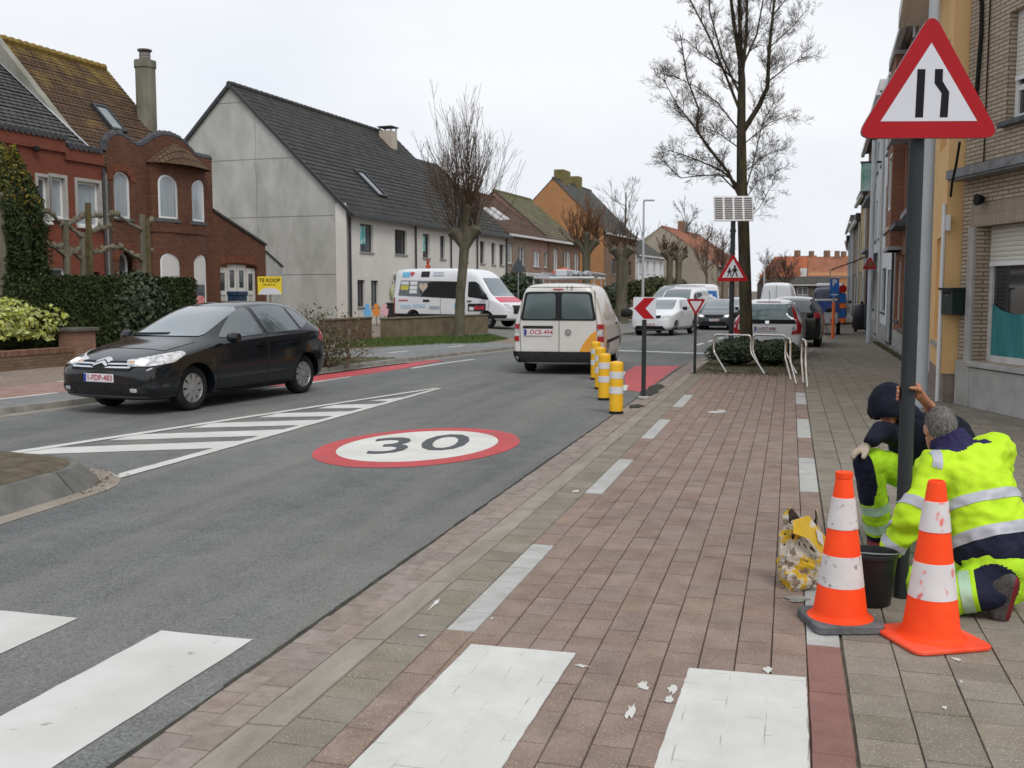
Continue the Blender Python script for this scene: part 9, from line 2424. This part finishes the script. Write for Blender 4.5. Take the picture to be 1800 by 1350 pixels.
sh = unit(ran - rkn)
score(tr_, rkn.lerp(ran, 0.62), sh)
zone(tr_, lambda c: (Vector(c) - rkn).dot(sh) > (ran - rkn).length * 0.62 and (Vector(c) - ran).length < 0.15, 1)
band(tr_, rkn.lerp(ran, 0.36), sh, 0.055, 'reflective_band', m_tape2, w2, lambda c: (Vector(c) - rkn.lerp(ran, 0.36)).length < 0.13)
bt_ = MB(); capsule(bt_, ran, rheel, 0.058, 0.046); capsule(bt_, rheel, rtoe, 0.045, 0.044); capsule(bt_, ran, rtoe + Vector((-0.02, 0.0, 0.035)), 0.052, 0.038)
zb_ = min(rtoe.z - 0.044, 0);
for v_ in range(len(bt_.v)): bt_.v[v_] = (bt_.v[v_][0], bt_.v[v_][1], max(0.004, bt_.v[v_][2]))
bo_ = flesh('boot', bt_, [m_boot, m_bred], w2, 0.007, 3)
sn = unit((rheel - ran) - (rtoe - rheel).normalized() * (rheel - ran).dot((rtoe - rheel).normalized()))
zone(bo_, lambda c: (Vector(c) - rheel).dot(sn) > 0.018, 1)
bt_ = MB(); lt = lan + Vector((0.03, 0.17, -0.01)); capsule(bt_, lan, lt, 0.055, 0.042); flesh('boot', bt_, m_boot, w2, 0.009, 3)
# --- rear worker, crouching behind the pole with his hood up
B1 = gr(1560, 960); o1 = Vector((B1.x, B1.y, 0))
def k1(px, py, d): return K(px, py, d) - o1
head, neck = k1(1563, 715, 6.22), k1(1590, 742, 6.28)
chest, back, hips = k1(1612, 778, 6.30), k1(1655, 772, 6.45), k1(1690, 835, 6.66)
rsh, rel, rwr = k1(1580, 768, 6.24), k1(1549, 756, 6.12), k1(1532, 776, 6.05)       # his right arm, rests on the knee
lsh, lel, lwr = k1(1664, 752, 6.18), k1(1658, 752, 5.84), k1(1632, 712, 5.62)       # his left arm, reaches to the pole
rhip, rkn, ran = k1(1670, 850, 6.55), k1(1526, 812, 6.14), k1(1545, 938, 6.34)
lhip, lkn, lan = k1(1705, 850, 6.7), k1(1640, 930, 6.22), k1(1690, 940, 6.6)
lkn, lan = clampz(lkn, 0.075), clampz(lan, 0.05)
foot_ = gr(1538, 966) - o1
look = unit(K(1590, 800, 5.9) - K(1563, 715, 6.22))
q3 = look.to_track_quat('Y', 'Z').to_matrix(); sidev = unit(look.cross(Vector((0, 0, 1)))); upv = unit(sidev.cross(look))
b = MB(); ellipsoid(b, head, (0.074, 0.092, 0.105), q3)
fc = head + look * 0.07 - upv * 0.06; capsule(b, head + look * 0.02 - upv * 0.05, fc, 0.055, 0.038)
nose = head + look * 0.105 - upv * 0.03; capsule(b, head + look * 0.09, nose, 0.012, 0.016, 8)
capsule(b, fc + look * 0.02 + sidev * 0.02, fc + look * 0.02 - sidev * 0.02, 0.014, 0.014, 8)
for sg in (1, -1): ellipsoid(b, head + look * 0.086 + sidev * 0.032 * sg + upv * 0.008, (0.014, 0.012, 0.01), None, 8); ellipsoid(b, head + sidev * 0.074 * sg, (0.012, 0.022, 0.032), q3, 10)
pol = Vector((sp.x, sp.y, 0)) - o1
zh = k1(1600, 688, 5.52).z
camr = Vector((math.cos(YAW), math.sin(YAW), 0)); camf = Vector((-math.sin(YAW), math.cos(YAW), 0))
for (p, q, r0, r1) in ((neck, head, 0.06, 0.055), (neck, chest, 0.09, 0.14), (chest, back, 0.14, 0.15), (back, hips, 0.145, 0.15), (chest, rsh, 0.1, 0.055), (back, lsh, 0.11, 0.055), (rsh, rel, 0.048, 0.04), (rel, rwr, 0.04, 0.028), (lsh, lel, 0.05, 0.044), (lel, lwr, 0.043, 0.031),
                       (rhip, rkn, 0.08, 0.055), (rkn, ran, 0.052, 0.036), (lhip, lkn, 0.08, 0.055), (lkn, lan, 0.05, 0.036), (ran, foot_ + Vector((0, 0, 0.04)), 0.036, 0.034)): capsule(b, p, q, r0, r1)
palm = pol + camr * 0.060 + camf * 0.030 + Vector((0, 0, zh + 0.010))
tips = []
for i in range(4):                                    # fingers close round the far side of the pole
 zz = Vector((0, 0, zh + 0.032 - 0.021 * i)); R_ = 0.041 + 0.011
 A = lambda deg: pol + (camr * math.cos(R(deg)) + camf * math.sin(R(deg))) * R_ + zz
 tips.append([A(50), A(95), A(140), A(182 - 6 * abs(i - 1))])
thumb = [pol + camr * 0.056 - camf * 0.020 + Vector((0, 0, zh + 0.022)), pol + camr * 0.020 - camf * 0.050 + Vector((0, 0, zh + 0.034)), pol - camr * 0.006 - camf * 0.053 + Vector((0, 0, zh + 0.036))]
hand(b, lwr, palm, tips, thumb, 0.0098)
w1 = flesh('person', b, m_skin2, None, 0.0065, 2)
w1.location = (o1.x, o1.y, 0)
tag(w1, 'crouching worker in a dark hooded jacket gripping the sign pole', 'person', 'workers setting the sign')
j = MB()
for (p, q, r0, r1) in ((neck, chest, 0.12, 0.17), (chest, back, 0.175, 0.185), (back, hips, 0.185, 0.18), (chest, rsh, 0.14, 0.07), (back, lsh, 0.15, 0.095), (rsh, rel, 0.068, 0.058), (rel, rwr.lerp(rel, 0.12), 0.056, 0.046), (lsh, lel.lerp(lsh, 0.25), 0.09, 0.075)): capsule(j, p, q, r0, r1, 16)
flesh('jacket', j, m_navy2, w1, 0.010, 5, 0.010, 9)
hm = MB(); ellipsoid(hm, head - look * 0.012 + upv * 0.012, (0.108, 0.118, 0.124), q3, 20); capsule(hm, head - look * 0.04 - upv * 0.06, neck, 0.10, 0.11)
hoo = flesh('hood', hm, m_navy2, w1, 0.008, 3, 0.006, 10)
bm = bmesh.new(); bm.from_mesh(hoo.data)
bmesh.ops.bisect_plane(bm, geom=bm.verts[:] + bm.edges[:] + bm.faces[:], plane_co=head + look * 0.055 - upv * 0.035, plane_no=look * 0.75 - upv * 0.66, clear_outer=True)
bm.to_mesh(hoo.data); bm.free(); sol = hoo.modifiers.new('t', 'SOLIDIFY'); sol.thickness = 0.012; sol.offset = 1
gl = MB(); gp = rkn + Vector((0, 0, 0.085)) - camr * 0.055 - camf * 0.055
tips = []
for i in range(4):
 s0 = gp - camr * (0.030 - 0.004 * i) - camf * (0.045 - 0.021 * i) + Vector((0, 0, -0.002)); tips.append([s0, s0 - camr * 0.028 + Vector((0, 0, -0.018)), s0 - camr * 0.040 + Vector((0, 0, -0.046 + 0.006 * abs(i - 1)))])
hand(gl, rwr, gp, tips, [gp - camf * 0.055 + Vector((0, 0, -0.01)), gp - camf * 0.072 - camr * 0.018 + Vector((0, 0, -0.034))], 0.0145)
flesh('glove', gl, m_glove, w1, 0.0055, 2)
t_ = MB()
for (p, q, r0, r1) in ((hips, rhip, 0.17, 0.15), (rhip, rkn, 0.125, 0.088), (rkn, ran, 0.086, 0.078), (lhip, lkn, 0.12, 0.085), (lkn, lan, 0.08, 0.07)): capsule(t_, p, q, r0, r1, 16)
tr_ = flesh('trousers', t_, [m_hv2, m_navy], w1, 0.009, 4, 0.010, 9)
sh = unit(ran - rkn); Ls = (ran - rkn).length
tt = lambda c: (Vector(c) - rkn).dot(sh) / Ls
front = lambda c: (Vector(c) - (rkn + sh * ((Vector(c) - rkn).dot(sh)))).dot(-camr - camf * 0.3) > 0.012
nf = -camr - camf * 0.3; score(tr_, rkn.lerp(ran, 0.5), sh); score(tr_, rkn.lerp(ran, 0.94), sh); score(tr_, rkn + unit(nf - sh * nf.dot(sh)) * 0.012, nf - sh * nf.dot(sh))
zone(tr_, lambda c: (Vector(c) - rkn).length < 0.36 and -0.30 < tt(c) < 0.50 and front(c) and (Vector(c) - rkn).dot(camr) < 0.05, 1)
zone(tr_, lambda c: tt(c) > 0.94 and (Vector(c) - ran).length < 0.14, 1)
near = lambda c: (Vector(c) - rkn.lerp(ran, 0.7)).length < 0.2
band(tr_, rkn.lerp(ran, 0.58), sh, 0.065, 'reflective_band', m_tape2, w1, near); band(tr_, rkn.lerp(ran, 0.84), sh, 0.065, 'reflective_band', m_tape2, w1, near)
bt_ = MB(); f0 = Vector((foot_.x, foot_.y, 0.045)); toe = f0 - camf * 0.13 - camr * 0.05; capsule(bt_, ran, f0 + camf * 0.02, 0.056, 0.046); capsule(bt_, f0 + camf * 0.03, toe, 0.044, 0.040)
bt_.v = [(v[0], v[1], max(0.004, v[2])) for v in bt_.v]
bo_ = flesh('boot', bt_, [m_boot, m_bred], w1, 0.007, 3); zone(bo_, lambda c: 0.05 < c.z < 0.10, 1)
bt_ = MB(); capsule(bt_, lan, lan + camf * 0.15, 0.052, 0.042); flesh('boot', bt_, m_boot, w1, 0.009, 3)
# ================================================================ let the far ground sink a little and set things down on it
def displace_sheet(o):
 me = o.data
 ys_ = [v.co.y for v in me.vertices]; xs_ = [v.co.x for v in me.vertices]
 if not ys_ or max(ys_) < 22.01: return
 bm = bmesh.new(); bm.from_mesh(me)
 if len(me.polygons) < 60:
  for y in [22 + 3 * k for k in range(10)] + [60, 80, 100]:
   if min(ys_) < y < max(ys_): bmesh.ops.bisect_plane(bm, geom=bm.verts[:] + bm.edges[:] + bm.faces[:], plane_co=(0, y, 0), plane_no=(0, 1, 0), dist=1e-5)
  for x in (-20, -17, -15.5, -14, -12.5, -11, -9.5, -8, -6.5, -5):
   if min(xs_) < x < max(xs_): bmesh.ops.bisect_plane(bm, geom=bm.verts[:] + bm.edges[:] + bm.faces[:], plane_co=(x, 0, 0), plane_no=(1, 0, 0), dist=1e-5)
 for v in bm.verts:
  v.co.z += dip(v.co.x, v.co.y)
 bm.to_mesh(me); bm.free(); me.update()
done = set()
for o in list(scene.objects):
 root = o
 while root.parent: root = root.parent
 if root.get('kind') in ('structure', 'stuff') and o.type == 'MESH' and o.matrix_basis == Matrix.Identity(4) and o.data.name not in done:
  done.add(o.data.name)
  if root.name == 'ground':
   for v in o.data.vertices: v.co.z -= 0.4
   continue
  displace_sheet(o)
 elif o.parent is None and o.get('category') and o.get('category') not in ('house',):
  o.location.z += dip(o.location.x, o.location.y)
